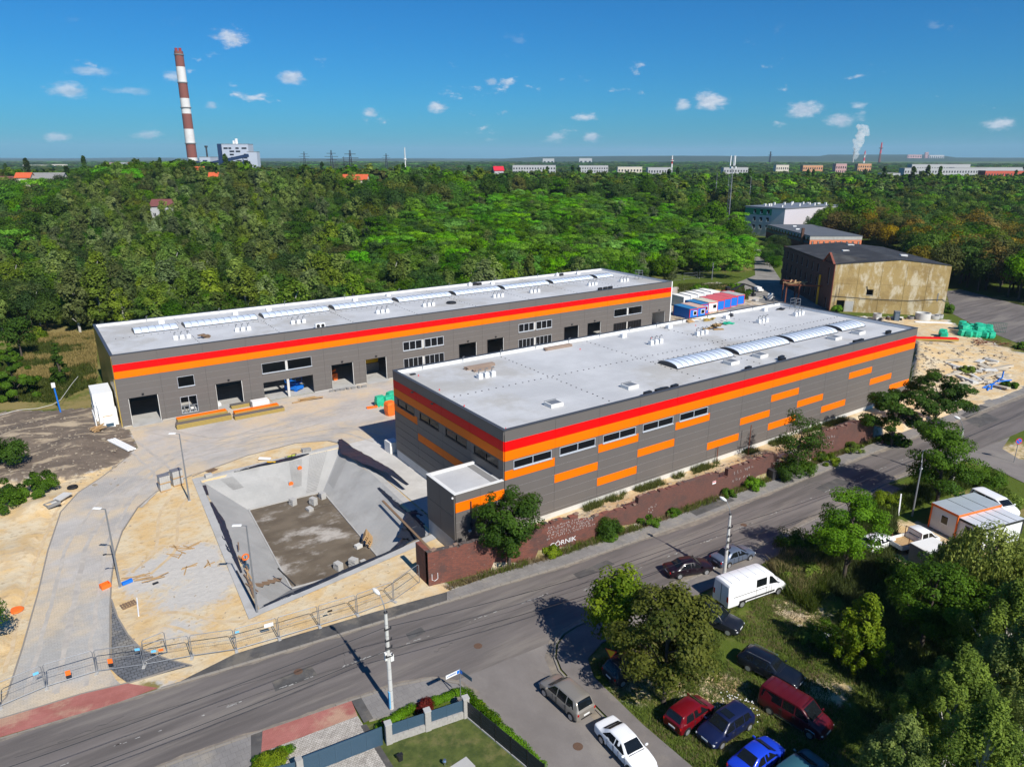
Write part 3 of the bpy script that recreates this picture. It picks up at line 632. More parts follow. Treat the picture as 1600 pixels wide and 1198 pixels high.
def skylight(root, segs, b0, b1, z, rise, pitch=1.05):
    n = 9; W = b1-b0
    def arc(k, n=n): t = math.pi*k/(n-1); return (b0+b1)/2-W/2*math.cos(t), z+.13+rise*math.sin(t)
    for (x0, x1) in segs:
        k = max(2, round((x1-x0)/pitch)); L = (x1-x0)/k
        mb = MB(); mb.box(x0-.05, x1+.05, b0-.08, b1+.08, z-.02, z+.125)
        for x in (x0, x1):
            pts = [(x, *arc(i)) for i in range(n)]; mb.face(pts if x == x0 else pts[::-1])
        s = mb.build('roof_light', mt['trim_dark'], root)
        mb = MB(); mb.grid_faces([[(x, *arc(i)) for i in range(n)] for x in (.025, L-.025)]); me = mb.mesh('pane', poly_sky, 50)
        rb = MB(); rb.tube([(0, arc(i)[0], arc(i)[1]+.02) for i in range(n)], .035, 5); rm = rb.mesh('rib', mt['steel'])
        for i in range(k): put('pane', me, s, (x0+i*L, 0, 0))
        for i in range(k+1): put('rib', rm, s, (x0+i*L, 0, 0))
_v = MB(); _v.box(-.3, .3, -.3, .3, 0, .62)
V_box = _v.mesh('vent_box', mt['white'], bevel=.02)
_v = MB()
_v.tube([(-.1, .05, .6), (-.1, .05, 1.05), (.0, -.1, 1.22), (.04, -.3, 1.15)], .075, 6)
V_pipe = _v.mesh('vent_pipes', mt['steel'])
_v = MB(); _v.box(-.85, .85, -.7, .7, 0, .42); H_base = _v.mesh('hatch_curb', mt['white_dirty'], bevel=.02)
_v = MB(); _v.face([(-.7, -.55, .425), (.7, -.55, .425), (.7, .55, .425), (-.7, .55, .425)]); _v.box(-.82, .82, .6, .68, .42, .5); H_lid = _v.mesh('hatch_lid', mt['steel'])
_v = MB(); _v.box(-.45, .45, -.35, .35, 0, .55); _v.tube([(0, 0, .5), (0, 0, .8)], .12, 8); S_box = _v.mesh('fan_box', mt['white'], bevel=.03)
_v = MB(); _v.box(-.55, .55, -.22, .22, .08, .56); _v.box(-.5, -.4, -.24, .24, 0, .08); _v.box(.4, .5, -.24, .24, 0, .08); AC = _v.mesh('condenser', mt['frame_black'], bevel=.03)
ACw = AC.copy(); ACw.materials.clear(); ACw.materials.append(mt['white'])
_v = MB(); _v.lathe([(.02, .0), (.2, .0), (.2, .02), (.02, .02)], 14); AC_fan = _v.mesh('fan', mt['black'])
def vents(root, pts, z):
    for x, y in pts:
        for i in (-1, 0, 1): p = put('vent_box', V_box, root, (x+i*.95, y, z)); put('vent_pipe', V_pipe, p)
def hatch(root, x, y, z):
    p = put('roof_hatch', H_base, root, (x, y, z)); put('lid', H_lid, p)
def aircon(root, x, y, z, rz=0, me=None):
    p = put('air_conditioner', me or AC, root, (x, y, z), (0, 0, rz)); q = put('fan', AC_fan, p, (-.26, -.225, .32), (math.pi/2, 0, 0)); q = put('fan', AC_fan, p, (.26, -.225, .32), (math.pi/2, 0, 0)); return p
def studs(root, lines, z, step=.95):
    mb = MB()
    for (x0, y0, x1, y1) in lines:
        n = int(math.hypot(x1-x0, y1-y0)/step)
        for i in range(n+1):
            x, y = x0+(x1-x0)*i/n+R_.uniform(-.08, .08), y0+(y1-y0)*i/n+R_.uniform(-.06, .06); mb.cbox((x, y, z+.02), (.13, .13, .07))
    tag(mb.build('roof_stud', mt['frame_black'], root), kind='stuff')
def shell(root, L, W, zt, zb, zr, t=.22):
    """roof slab, parapet, blind walls, floor slab and columns"""
    mb = MB(); mb.box(.1, L-.1, .1, W-.1, zr-.35, zr); mb.build('roof', membrane, root)
    mb = MB()                                         # parapet upstand, white inside
    mb.box(0, L, W-t, W, zr+.002, zt-.05); mb.box(L-t, L, t, W-t, zr+.002, zt-.05); mb.box(0, t, t, W-t, zr+.002, zt-.05); mb.box(0, L, .005, t, zr+.002, zt-.05)
    mb.build('parapet', mt['white'], root)
    mb = MB(); mb.box(.02, L-.02, .001, .0045, zr-2.9, zt-.06); mb.box(.001, .0045, .02, W-.02, zr-2.9, zt-.06); mb.build('joint_backing', mt['joint'], root)
    mb = MB(); o = .06                                # coping
    mb.box(-.14, L+o, -.14, t+.06, zt-.05, zt+.02); mb.box(-.14, L+o, W-t-.06, W+o, zt-.05, zt+.02)
    mb.box(-.14, t+.06, t+.06, W-t-.06, zt-.05, zt+.02); mb.box(L-t-.06, L+o, t+.06, W-t-.06, zt-.05, zt+.02)
    mb.build('coping', mt['trim_dark'], root)
    mb = MB(); mb.box(.0, L, W-.12, W-.001, zb, zr); mb.build('back_wall', mt['panel_grey'], root)
    mb = MB(); mb.box(.12, L-.12, .12, W-.13, zb-.3, zb+.03); mb.build('floor_slab', mt['conc'], root)
# ---- near hall
Ln, Wn, Hn, Zr = 78.05, 25.08, 11.92, 11.42
hall = thing('warehouse_hall', 'nearer long grey hall with scattered orange panels, beside the road and the brick wall', 'building', (0, 0, 0))
shell(hall, Ln, Wn, Hn, .56, Zr)
rows_n = [1.22, 1.58, 2.58, 3.58, 4.58, 5.57, 6.57, 7.57, 8.6, 9.66, 10.72, 11.88]
bays_n = [.0]+[6.3+6.0*k for k in range(12)]+[Ln]
win_n = [(bays_n[k]+(1.05 if k == 0 else .6), bays_n[k]+(5.85 if k == 0 else 5.5), 7.57, 8.5) for k in range(5)]
ORF = {0: [6], 1: [4], 2: [6, 3], 3: [4], 4: [6], 5: [2], 6: [4], 7: [6, 2], 8: [4], 9: [2], 10: [6], 11: [4], 12: [2]}
ORF = {k: [{6: 5+0, 4: 4-0, 3: 2, 2: 2}.get(v, v) for v in vs] for k, vs in ORF.items()}
def orange_rows(): 
    # z-bands measured on the facade -> row index in rows_n
    zb = {0: [6.6], 1: [4.6], 2: [6.55, 2.6], 3: [4.6], 4: [6.55], 5: [2.55], 6: [4.5], 7: [6.5, 2.5], 8: [4.5], 9: [2.5], 10: [6.45], 11: [4.5], 12: [2.5]}
    return {k: [min(range(len(rows_n)), key=lambda j: abs(rows_n[j]-z)) for z in v] for k, v in zb.items()}
ORF = orange_rows()
def col_front(i, j): return 'panel_red' if j == 9 else 'panel_orange' if j == 8 or j in ORF.get(i, []) else 'panel_grey'
clad(hall, 'x', bays_n, rows_n, win_n, col_front)
for k, o in enumerate(win_n): frame_window(hall, 'x', o, [.5])
bays_l = [.0, 6.37, 12.47, 18.7, Wn]
win_l = [(.95, 5.58, 7.57, 8.48), (7.12, 11.72, 7.57, 8.48), (13.35, 18.0, 7.57, 8.48), (19.45, 24.05, 7.57, 8.48)]
col_left = lambda i, j: 'panel_red' if j == 9 else 'panel_orange' if j == 8 or (i, j) in ((3, 6), (2, 4), (1, 4)) else 'panel_grey'
clad(hall, 'y', bays_l, rows_n, win_l, col_left)
for o in win_l: frame_window(hall, 'y', o, [.5], 'frame_black')
mb = MB(); mb.box(-.02, Ln, -.03, .3, .3, 1.215); mb.box(-.03, .3, .3, Wn, -.3, 1.215); mb.build('plinth', mt['conc_pale'], hall)
mb = MB(); mb.box(Ln-.12, Ln, .1, Wn-.13, .3, Zr); mb.build('end_wall', mt['panel_grey'], hall)
for z, m in ((8.6, 'panel_orange'), (9.66, 'panel_red')):
    mb = MB(); mb.box(Ln, Ln+.03, 0, Wn, z, z+1.05); mb.build('wall_band', mt[m], hall)
mb = MB()
for x in bays_n[1:-1]: mb.box(x-.2, x+.2, .02, .42, .6, Zr-.36)
mb.build('column_row', mt['conc'], hall)
mb = MB(); mb.box(.13, Ln-.13, .5, .6, .6, 7.3); mb.build('inner_wall', mt['conc_dark'], hall)
skylight(hall, [(31.0, 42.0), (43.2, 54.4), (55.5, 66.6), (67.8, 74.2)], 6.3, 9.7, Zr, .5)
vents(hall, [(8.9, 17.3), (38.2, 17.3), (48.1, 17.4), (63, 17.5), (72.8, 17.5)], Zr)
for x in (9.35, 20.7, 38.9, 44.9, 62.4, 68.7): hatch(hall, x, 4.2, Zr)
for x, y in ((37, 22.9), (47.1, 23.2), (60.4, 22.8), (71, 23.1)): put('roof_fan', S_box, hall, (x, y, Zr))
for x, y in ((20.2, .75), (22.0, .75), (22.9, .75), (24.6, .8), (38.0, .8), (45.2, .9), (45.9, 1.6), (62.4, .8), (63.6, .8), (72.2, 1.4)): aircon(hall, x, y, Zr, R_.uniform(-.2, .2))
studs(hall, [(.8, 12.9, 77, 12.9), (15.4, 1, 15.6, 24), (30.4, 1.2, 30.8, 24), (46.3, 9.9, 46.4, 24.4), (61.5, 9.9, 61.5, 24), (31, 10.6, 76, 10.6), (42, 1, 42, 6)], Zr)
mb = MB()
for x in range(4, 78, 6):                             # overflow pipes on the back parapet and red marker pegs
    mb.tube([(x, Wn-.3, Zr+.1), (x, Wn-.3, Zr+.75), (x+.2, Wn-.42, Zr+.8)], .06, 6)
mb.build('overflow_pipe', mt['steel'], hall)
mb = MB()
for x, y in ((2.2, 22.5), (1.6, 16), (1.1, 9.5), (1, 1.2), (14, 1), (20, 1), (33, 1), (47, 1), (60, 1), (27, 21), (52, 22), (40, 20)): mb.lathe([(.09, 0), (.02, .22)], 6, (x, y, Zr))
mb.build('marker_peg', mt['red_pl'], hall)
mb = MB(); lx, ly = 76.3, 20.6                        # roof access cage
for dx in (0, 1.3):
    for dy in (0, 1.1): mb.tube([(lx+dx, ly+dy, Zr), (lx+dx, ly+dy, Zr+1.9)], .045, 6)
for z in (.7, 1.3, 1.88):
    for a, c in (((0, 0), (1.3, 0)), ((1.3, 0), (1.3, 1.1)), ((1.3, 1.1), (0, 1.1)), ((0, 1.1), (0, 0))): mb.tube([(lx+a[0], ly+a[1], Zr+z), (lx+c[0], ly+c[1], Zr+z)], .035, 6)
mb.build('ladder_cage', mt['steel'], hall)
mb = MB(); mb.box(1.5, 2.2, Wn-1.9, Wn-1.5, Zr, Zr+.14); mb.build('roof_outlet', mt['frame_black'], hall)
mb = MB()
for y in (14.5, 19.5): mb.cbox((-.24, y, 10.55), (.22, .3, .12))
mb.build('wall_lamp', mt['frame_black'], hall)
# ---- annex
Zx = 6.64
ann = thing('annex', 'low grey annex with one orange band, joined to the nearer hall corner', 'building')
rows_a = [.75, 1.6, 2.6, 3.6, 4.65, 5.72, 6.6]
clad(ann, 'x', [-5.72, -2.9, -.06], rows_a, [], lambda i, j: 'panel_orange' if j == 4 else 'panel_grey', at=-.02)
clad(ann, 'y', [0.0, 2.8, 5.6], [1.6, 4.1, 6.6], [], lambda i, j: 'panel_grey', at=-5.72)
mb = MB(); mb.box(-5.7, -.12, .05, 5.58, 6.1, 6.42); mb.build('roof', membrane, ann)
mb = MB(); mb.box(-5.7, -5.5, .0, 5.6, 6.425, 6.6); mb.box(-5.5, -.12, .0, .2, 6.425, 6.6); mb.box(-5.5, -.12, 5.4, 5.6, 6.425, 6.6); mb.build('parapet', mt['white'], ann)
mb = MB(); mb.box(-5.86, -5.46, -.16, 5.64, 6.6, 6.66); mb.box(-5.46, -.13, -.16, .24, 6.6, 6.66); mb.box(-5.46, -.13, 5.36, 5.64, 6.6, 6.66); mb.build('coping', mt['white_dirty'], ann)
mb = MB(); mb.box(-1.15, -.4, .3, 5.3, 6.425, 6.46); mb.build('roof_walkway', mt['conc_dark'], ann)
mb = MB(); mb.box(-5.7, -.13, 5.46, 5.6, .3, 6.1); mb.build('back_wall', mt['panel_grey'], ann)
mb = MB(); mb.box(-5.74, -.13, -.05, .3, -.4, .745); mb.box(-5.75, -5.4, .3, 5.6, -.6, 1.595); mb.build('plinth', mt['conc'], ann)
mb = MB(); mb.tube([(-4.05, -.22, 5.5), (-4.05, -.22, 2.2)], .06, 8); mb.cbox((-4.05, -.24, 3.0), (.2, .2, .35)); mb.build('downpipe', mt['dark_steel'], ann)
mb = MB(); mb.cbox((-5.9, .15, 6.2), (.16, .14, .14)); mb.cbox((-4.25, -.25, 2.35), (.28, .2, .14)); mb.build('wall_lamp', mt['white'], ann)
# ---- far hall
FX, FY, Lf, Wf, Hf, Zf = -28.18, 57.7, 112.3, 23.85, 10.78, 10.3
hf = thing('warehouse_hall', 'farther long grey hall with dark door openings, standing in front of the wood', 'building', (FX, FY, 0))
shell(hf, Lf, Wf, Hf, 0, Zf)
bays_f = [0, 5.85, 12.12, 18.4, 24.45, 30.6, 36.72, 42.95, 49.2, 55.38, 61.67, 67.9, 74.2, 80.5, 86.84, 93.17, 99.4, 105.7, Lf]
rows_f = [.02, 1.05, 2.08, 3.12, 4.16, 5.2, 6.24, 7.25, 8.31, 9.38, 10.74]
doors = [(1.25, 5.16), (13.25, 17.22), (31.7, 35.64), (37.9, 41.82), (56.5, 60.42), (62.75, 66.62), (81.5, 85.45), (87.75, 91.55), (106.67, 110.82)]
op_f = [(a, c, -.1, 4.16) for a, c in doors]+[(8.05, 10.38, 4.58, 6.2), (8.05, 10.4, .42, 3.05)]
big = [(20.43, 28.5), (45.08, 53.3), (70.05, 78.28), (95.1, 103.3)]
op_f += [(a, c, 4.6, 6.25) for a, c in big]+[(a, c, -.1, 3.14) for a, c in big]
col_f = lambda i, j: 'panel_red' if j == 8 else 'panel_orange' if j == 7 else 'panel_grey'
clad(hf, 'x', bays_f, rows_f, op_f, col_f)
clad(hf, 'y', [k*1.193 for k in range(20)]+[Wf], [.4, 10.74], [], lambda i, j: 'bronze_reflect')
for a, c in doors:
    mb = MB(); mb.box(a-.12, a, -.13, .25, 0, 4.28); mb.box(c, c+.12, -.13, .25, 0, 4.28); mb.box(a, c, -.13, .25, 4.165, 4.28)
    d = mb.build('door_opening', mt['panel_grey'], hf); mb = MB(); mb.cbox(((a+c)/2, -.22, 4.55), (.3, .22, .16)); mb.build('lamp', mt['frame_black'], d)
    mb = MB(); mb.box(a, a+.07, .0, .2, .04, 4.16); mb.box(c-.07, c, .0, .2, .04, 4.16); mb.build('door_rail', mt['white_dirty'], d)
    mb = MB(); mb.box(a-.05, c+.05, -1.1, .12, -.05, .06); mb.build('threshold', mt['conc'], d)
frame_window(hf, 'x', (8.05, 10.38, 4.58, 6.2), [], 'frame_alu', fr=.05, glazed=False)
w = frame_window(hf, 'x', (8.05, 10.4, .42, 3.05), [.5], 'frame_alu', fr=.06, sill=False, glazed=False)
mb = MB()
for x in (8.5, 9.2, 9.9): mb.tube([(x, .1, .45), (x, .1, 1.5)], .11, 8)
mb.box(8.15, 10.3, .0, .2, 1.45, 1.56); mb.build('pipework', mt['steel'], w)
for i, (a, c) in enumerate(big):
    mid = (a+c)/2-.1
    if i in (1, 2):
        for x0, x1 in ((a, mid-.25), (mid+.25, c)): frame_window(hf, 'x', (x0, x1, 4.6, 6.25), [.333, .667], fr=.1)
        for x0, x1 in ((a, mid-.2), (mid+.2, c)): 
            frame_window(hf, 'x', (x0, x1, .1, 1.2), [.25, .5, .75], fr=.06, sill=False, name='shop_window'); frame_window(hf, 'x', (x0, x1, 1.22, 3.14), [.25, .5, .75], fr=.06, sill=False, name='shop_window')
    else:
        frame_window(hf, 'x', (a, c, 4.6, 6.25), [], fr=.05, glazed=False)
        if i == 3:
            for x0, x1 in ((a, mid-.2), (mid+.2, c)): frame_window(hf, 'x', (x0, x1, .1, 3.14), [.2, .4, .6, .8], 'frame_black', fr=.08, sill=False, name='shop_window')
mb = MB()
for x in bays_f[1:-1]:
    if not any(a-.3 < x < c+.3 for a, c in doors): mb.box(x-.18, x+.18, .15, .5, 0, Zf-.36)
mb.build('column_row', mt['conc'], hf)
mb = MB()
for a, c in big: mb.box((a+c)/2-.28, (a+c)/2+.08, -.05, .14, 0, 6.6)
mb.build('mullion_column', mt['conc_pale'], hf)
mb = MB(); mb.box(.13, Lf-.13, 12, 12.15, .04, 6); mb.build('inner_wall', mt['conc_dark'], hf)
mb = MB(); mb.box(Lf-.02, Lf+.25, -.12, Wf, .02, Hf-.1); mb.build('end_wall', mt['white'], hf)
mb = MB(); mb.box(-.16, -.02, -.14, -.0, 0, 7.2); mb.build('corner_trim', mt['mustard'], hf)
mb = MB(); mb.box(-.06, .3, .1, Wf, -.1, .395); mb.build('plinth', mt['conc_pale'], hf)
mb = MB()
for a, c in zip([0]+[d[1] for d in sorted(doors+big)], [d[0] for d in sorted(doors+big)]+[Lf]): 
    if c-a > .4: mb.box(a+.13, c-.13, -.16, -.101, -.05, .09)
mb.build('base_flashing', mt['conc_pale'], hf)
skylight(hf, [(4.9, 11.4), (12.5, 24.3), (25.4, 37.3), (38.4, 50.3), (51.5, 63.3), (64.4, 75.4), (76.5, 88.4), (89.6, 101.4), (102.6, 107.6)], 14.2, 17.6, Zf, .52)
vents(hf, [(10.6, 6.8), (19.9, 7.0), (29.2, 7.3), (44.7, 7.1), (54.6, 7.8), (70.6, 8.0), (79.8, 8.0), (95.5, 7.8), (104.9, 7.7)], Zf)
for x, y in ((9.8, 20.3), (22, 20.3), (28.1, 20.8), (45, 20.6), (52.6, 21.6), (78, 21.6), (102.9, 21.8), (73, 23), (97.4, 22.9)): put('roof_fan', S_box, hf, (x, y, Zf))
aircon(hf, 31.0, 1.6, Zf, 0, ACw).scale = (1.5, 1.3, 1.5)
for x, y in ((93.0, 2.3), (94.5, 2.3), (96, 2.4), (74, 22.6), (75, 22.3), (98.2, 22.3)): aircon(hf, x, y, Zf, .1)
studs(hf, [(2, 12.6, 108, 12.6)]+[(x, .8, x, 13) for x in (12.3, 24.6, 37.2, 49.6, 62, 74.5, 87, 99.5)]+[(x, 19, x, 22.8) for x in (12.3, 37.2, 62, 87)], Zf, 1.0)
mb = MB()
for x in range(8, 110, 12): mb.tube([(x, Wf-.3, Zf+.1), (x, Wf-.3, Zf+.9), (x+.2, Wf-.45, Zf+.95)], .06, 6)
mb.build('overflow_pipe', mt['steel'], hf)
mb = MB(); lx, ly = 109.2, 7.5
for dx in (0, 1.3):
    for dy in (0, 1.1): mb.tube([(lx+dx, ly+dy, Zf), (lx+dx, ly+dy, Zf+2.1)], .045, 6)
for z in (.9, 1.5, 2.08):
    for a, c in (((0, 0), (1.3, 0)), ((1.3, 0), (1.3, 1.1)), ((1.3, 1.1), (0, 1.1)), ((0, 1.1), (0, 0))): mb.tube([(lx+a[0], ly+a[1], Zf+z), (lx+c[0], ly+c[1], Zf+z)], .035, 6)
mb.build('ladder_cage', mt['steel'], hf)
# machines standing inside the doors
mb = MB(); mb.box(-.9, .9, -1.3, 1.3, .3, .9); mb.box(-.7, .7, -1.2, 1.2, 1.25, 1.4)
for z0, z1 in ((.9, 1.25),): mb.beam((-.6, -1, z0), (-.6, 1, z1), .08); mb.beam((-.6, 1, z0), (-.6, -1, z1), .08); mb.beam((.6, -1, z0), (.6, 1, z1), .08); mb.beam((.6, 1, z0), (.6, -1, z1), .08)
for x in (-.8, .8):
    for y in (-1.1, 1.1): mb.tube([(x, y, 1.4), (x, y, 2.3)], .04, 6)
mb.beam((-.8, -1.1, 2.28), (.8, -1.1, 2.28), .06); mb.beam((-.8, 1.1, 2.28), (.8, 1.1, 2.28), .06)
for x in (-.75, .75):
    for y in (-.9, .9): mb.cbox((x, y, .3), (.2, .55, .55))
one('scissor_lift', 'blue scissor lift standing inside the wide opening of the farther hall', 'scissor lift', mb, mt['blue_pl'], (FX+26.2, FY+3.2, 0), .6)
mb = MB(); mb.box(-1.6, 1.6, -.6, .6, .55, 1.15); mb.cbox((-.8, 0, 1.35), (1.2, .9, .4)); mb.beam((.2, 0, 1.2), (1.5, .1, 1.7), .28)
for x in (-1.1, 1.1):
    for y in (-.7, .7): mb.tube([(x, y-.12, .42), (x, y+.12, .42)], .42, 12)
one('boom_lift', 'low orange boom lift parked inside the third large door of the farther hall', 'boom lift', mb, mt['orange_pl'], (FX+32.8, FY+5, 0), 0)
mb = MB(); mb.box(-1.7, 1.7, -.5, .5, .1, 1.0); mb.box(-1.4, 1.0, -.5, .5, 1.0, 1.5)
one('pallet_stack', 'yellow wrapped goods stacked just inside the fourth large door', 'stack', mb, mt['yellow'], (FX+41.0, FY+6.2, 1.6), 0)
mb = MB(); mb.box(-1.8, 1.8, -.6, .6, 0, 1.6); one('goods_platform', 'dark platform under the yellow goods inside the fourth large door', 'platform', mb, mt['conc_dark'], (FX+41.0, FY+6.2, .03))
# the old retaining wall of brick
brick = bpy.data.materials.new('old_brick'); b = NB(nodes(brick))
pos = b.n('ShaderNodeNewGeometry').outputs['Position']; s3 = b.n('ShaderNodeSeparateXYZ', {0: pos})
bv = b.n('ShaderNodeCombineXYZ', {0: b.math('ADD', s3.outputs[0], s3.outputs[1]), 1: s3.outputs[2], 2: 0.0}).outputs[0]
br = b.n('ShaderNodeTexBrick', {'Vector': bv, 'Scale': 1.0, 'Mortar Size': .011, 'Color1': (.27, .078, .046, 1), 'Color2': (.15, .052, .038, 1), 'Mortar': (.085, .07, .062, 1), 'Brick Width': .26, 'Row Height': .08, 'Bias': -.1})
n1 = b.noise(pos, .5, 5, .6); n2 = b.noise(pos, 3, 4)
c = b.mix(b.math('MULTIPLY', b.ramp(n1, .47, .68), .6), br.outputs['Color'], (.055, .045, .043))
c = b.mix(b.math('MULTIPLY', b.ramp(n2, .62, .75), .3), c, (.32, .28, .25))
c = b.mix(b.ramp(s3.outputs[0], 4, 14), c, b.mix(.5, c, (.125, .068, .055)))
bp = b.n('ShaderNodeBump', {'Height': br.outputs['Fac'], 'Strength': .8, 'Distance': -.03})
p = b.n('ShaderNodeBsdfPrincipled', {'Base Color': c, 'Roughness': .9, 'Normal': bp.outputs[0]}); b.n('ShaderNodeOutputMaterial', {'Surface': p})
bwall = thing('brick_wall', 'long old dark brick retaining wall with ragged top and white graffiti, along the pavement', 'wall')
def wall_top(a):
    t = 3.55-.55*np.clip((a+10)/40, 0, 1)
    if -10.5 <= a < -5: t = 3.45
    if 5.4 < a < 13.2: t -= .75
    if 25.6 < a < 27.2: t -= .85
    if a > 43.3: t = 3.7-.012*(a-43)
    return t
def wall_run(a0, a1):
    mb = MB(); a = a0; S = []
    while a < a1:
        S.append(a); a += R_.uniform(.25, .55)
    S.append(a1); th = .5
    for x0, x1 in zip(S, S[1:]):
        y0, y1 = wall_b(x0), wall_b(x1); t = wall_top((x0+x1)/2)+R_.choice([0, 0, 0, -.08, -.16, .06])
        lo = [(x0, y0, -.1), (x1, y1, -.1), (x1, y1+th, -.1), (x0, y0+th, -.1)]; hi = [(x, y, t) for x, y, _ in lo]
        for i in range(4): j = (i+1) % 4; mb.face([lo[i], lo[j], hi[j], hi[i]])
        mb.face(hi)
    mb.build('wall_section', brick, bwall)
    mb = MB()                                         # loose capping bricks and mortar
    for x0 in S[::2]:
        if R_.random() < .3:
            mb.cbox((x0, wall_b(x0)+R_.uniform(.1, .4), wall_top(x0)+.05), (R_.uniform(.2, .6), R_.uniform(.12, .4), R_.uniform(.06, .16)), R_.uniform(-.4, .4))
    tag(mb.build('capping_rubble', M('broken_brick', (.24, .16, .12), .95, .3, 4) if 'broken_brick' not in bpy.data.materials else bpy.data.materials['broken_brick'], bwall), kind='stuff')
wall_run(-10.45, -4.9); wall_run(-4.9, 5.4); wall_run(5.4, 13.2); wall_run(13.2, 25.6); wall_run(25.6, 27.2); wall_run(27.2, 35.5); wall_run(43.3, 57)
mb = MB(); mb.box(-10.45, -9.98, -3.1, -.8, -.1, 3.4); mb.build('wall_return', brick, bwall)
mb = MB()                                             # slumped remains between the two standing stretches
for i in range(60):
    a = R_.uniform(35.4, 43.5); mb.cbox((a, wall_b(a)+R_.uniform(-.1, .7), R_.uniform(.1, 1.5)), (R_.uniform(.4, 1.3), R_.uniform(.3, .6), R_.uniform(.2, .5)), R_.uniform(-.5, .5), R_.uniform(-.3, .3))
mb.build('collapsed_section', brick, bwall)
spray = M('white_spray', (.72, .72, .72), .8, .1); spray2 = M('faded_spray', (.42, .40, .38), .9, .2)
def text_mesh(name, s, size, m, parent, loc, rot, ext=.004, sx=1.0):
    cu = bpy.data.curves.new(name, 'FONT'); cu.body = s; cu.size = size; cu.extrude = ext; cu.align_x = 'LEFT'
    t = bpy.data.objects.new(name, cu); COL.objects.link(t); dg = bpy.context.evaluated_depsgraph_get()
    me = bpy.data.meshes.new_from_object(t.evaluated_get(dg)); bpy.data.objects.remove(t); me.materials.clear(); me.materials.append(m)
    o = put(name, me, parent, loc, rot); o.scale = (sx, 1, 1); return o
ang = lambda a: math.atan2(wall_b(a+1)-wall_b(a), 1)
text_mesh('graffiti', 'GÓRNIK', .72, spray, bwall, (2.05, wall_b(2.05)-.02, .62), (math.pi/2, 0, ang(2.5)), .006, 1.15)
mb = MB()
def scribble(a0, a1, z0, z1, n, w, h):
    for r in range(n):
        z = z1-(z1-z0)*r/max(1, n-1); a = a0+R_.uniform(0, .4)
        while a < a1-R_.uniform(0, .8):
            y = wall_b(a)-.012
            for k in range(2):
                p = Vector((a+R_.uniform(0, w), y, z+R_.uniform(0, h))); q = p+Vector((R_.uniform(-.5, .5)*w, 0, R_.uniform(.5, 1)*h)); mb.beam(p, q, .02, .035)
            a += w*R_.choice([1.25, 1.3, 2.2])
scribble(1.6, 7.6, 1.6, 2.75, 5, .17, .17); scribble(14.5, 16, .9, 1.4, 2, .2, .25); scribble(28.0, 31.8, 1.1, 2.0, 2, .28, .3); scribble(45, 48, 1.5, 2.4, 2, .3, .35)
mb.build('graffiti_scrawl', spray2, bwall)
mb = MB(); mb.tube([(-10.15, -3.3, 1.2), (-10.15, -3.3, .6), (-9.9, -3.35, .45), (-9.6, -3.38, .6), (-9.6, -3.38, 1.2)], .03, 5); mb.build('graffiti_mark', spray, bwall)
mb = MB(); mb.cbox((24.9, wall_b(24.9)-.03, 1.95), (.6, .03, .35)); mb.build('notice_plate', mt['white'], bwall)
mb = MB(); mb.cbox((24.9, wall_b(24.9)-.05, 2.04), (.58, .02, .1)); mb.build('notice_stripe', mt['red_pl'], bwall)
# posts and stray things on the bank behind the brick wall
for i, (u, v, h, l) in enumerate([(1169, 709, 4.2, 'tall thin rusty post with a shade of weeds, on the bank by the nearer hall'), (1120, 718, 2.2, 'short thin rusty post against the nearer hall facade')]):
    mb = MB(); mb.tube([(0, 0, -.3), (.05, .03, h)], .055, 6); q = P(u, v, 1.0); one('rusty_post', l, 'post', mb, mt['rust'], (q.x, q.y, gzat(q.x, q.y)))
mb = MB(); mb.box(-.6, .6, -.5, .5, .1, 1.25); mb.box(-.65, .65, -.55, .55, 1.25, 1.33); mb.box(-.5, -.4, -.4, .4, 0, .1); mb.box(.4, .5, -.4, .4, 0, .1); mb.box(-.45, .45, -.52, -.5, .75, 1.1)
q = P(1208, 748); one('waste_bin', 'dark square waste bin standing in front of the brick wall under a tree', 'bin', mb, mt['dark_steel'], (q.x, q.y, 0), -.2, bevel=.03)
# ---------------------------------------------------------------- vegetation
lf = {
 'dark': leaf('leaf_dark', (0.025, 0.060, 0.007), (0.077, 0.147, 0.018)),
 'mid': leaf('leaf_mid', (0.037, 0.094, 0.006), (0.119, 0.231, 0.015)),
 'bright': leaf('leaf_bright', (0.058, 0.163, 0.004), (0.176, 0.403, 0.010)),
 'olive': leaf('leaf_olive', (0.068, 0.115, 0.016), (0.209, 0.277, 0.054)),
 'pale': leaf('leaf_pale', (0.090, 0.138, 0.034), (0.240, 0.300, 0.102)),
 'ochre': leaf('leaf_ochre', (0.098, 0.075, 0.007), (0.287, 0.218, 0.023)),
 'maple': leaf('leaf_maple', (0.040, 0.063, 0.009), (0.167, 0.178, 0.025)),
 'lime': leaf('leaf_lime', (0.074, 0.137, 0.004), (0.273, 0.357, 0.013)),
 'red': leaf('leaf_red', (.06, .008, .006), (.20, .025, .018)),
 'silver': leaf('leaf_silver', (0.084, 0.126, 0.024), (0.264, 0.312, 0.090)),
 'willow': leaf('leaf_willow', (0.099, 0.138, 0.018), (0.374, 0.418, 0.094)),
}
bark = M('bark', (.075, .06, .047), .95, .3, 4, bump=.6); bark_pale = M('bark_birch', (.42, .40, .36), .9, .3, 5)
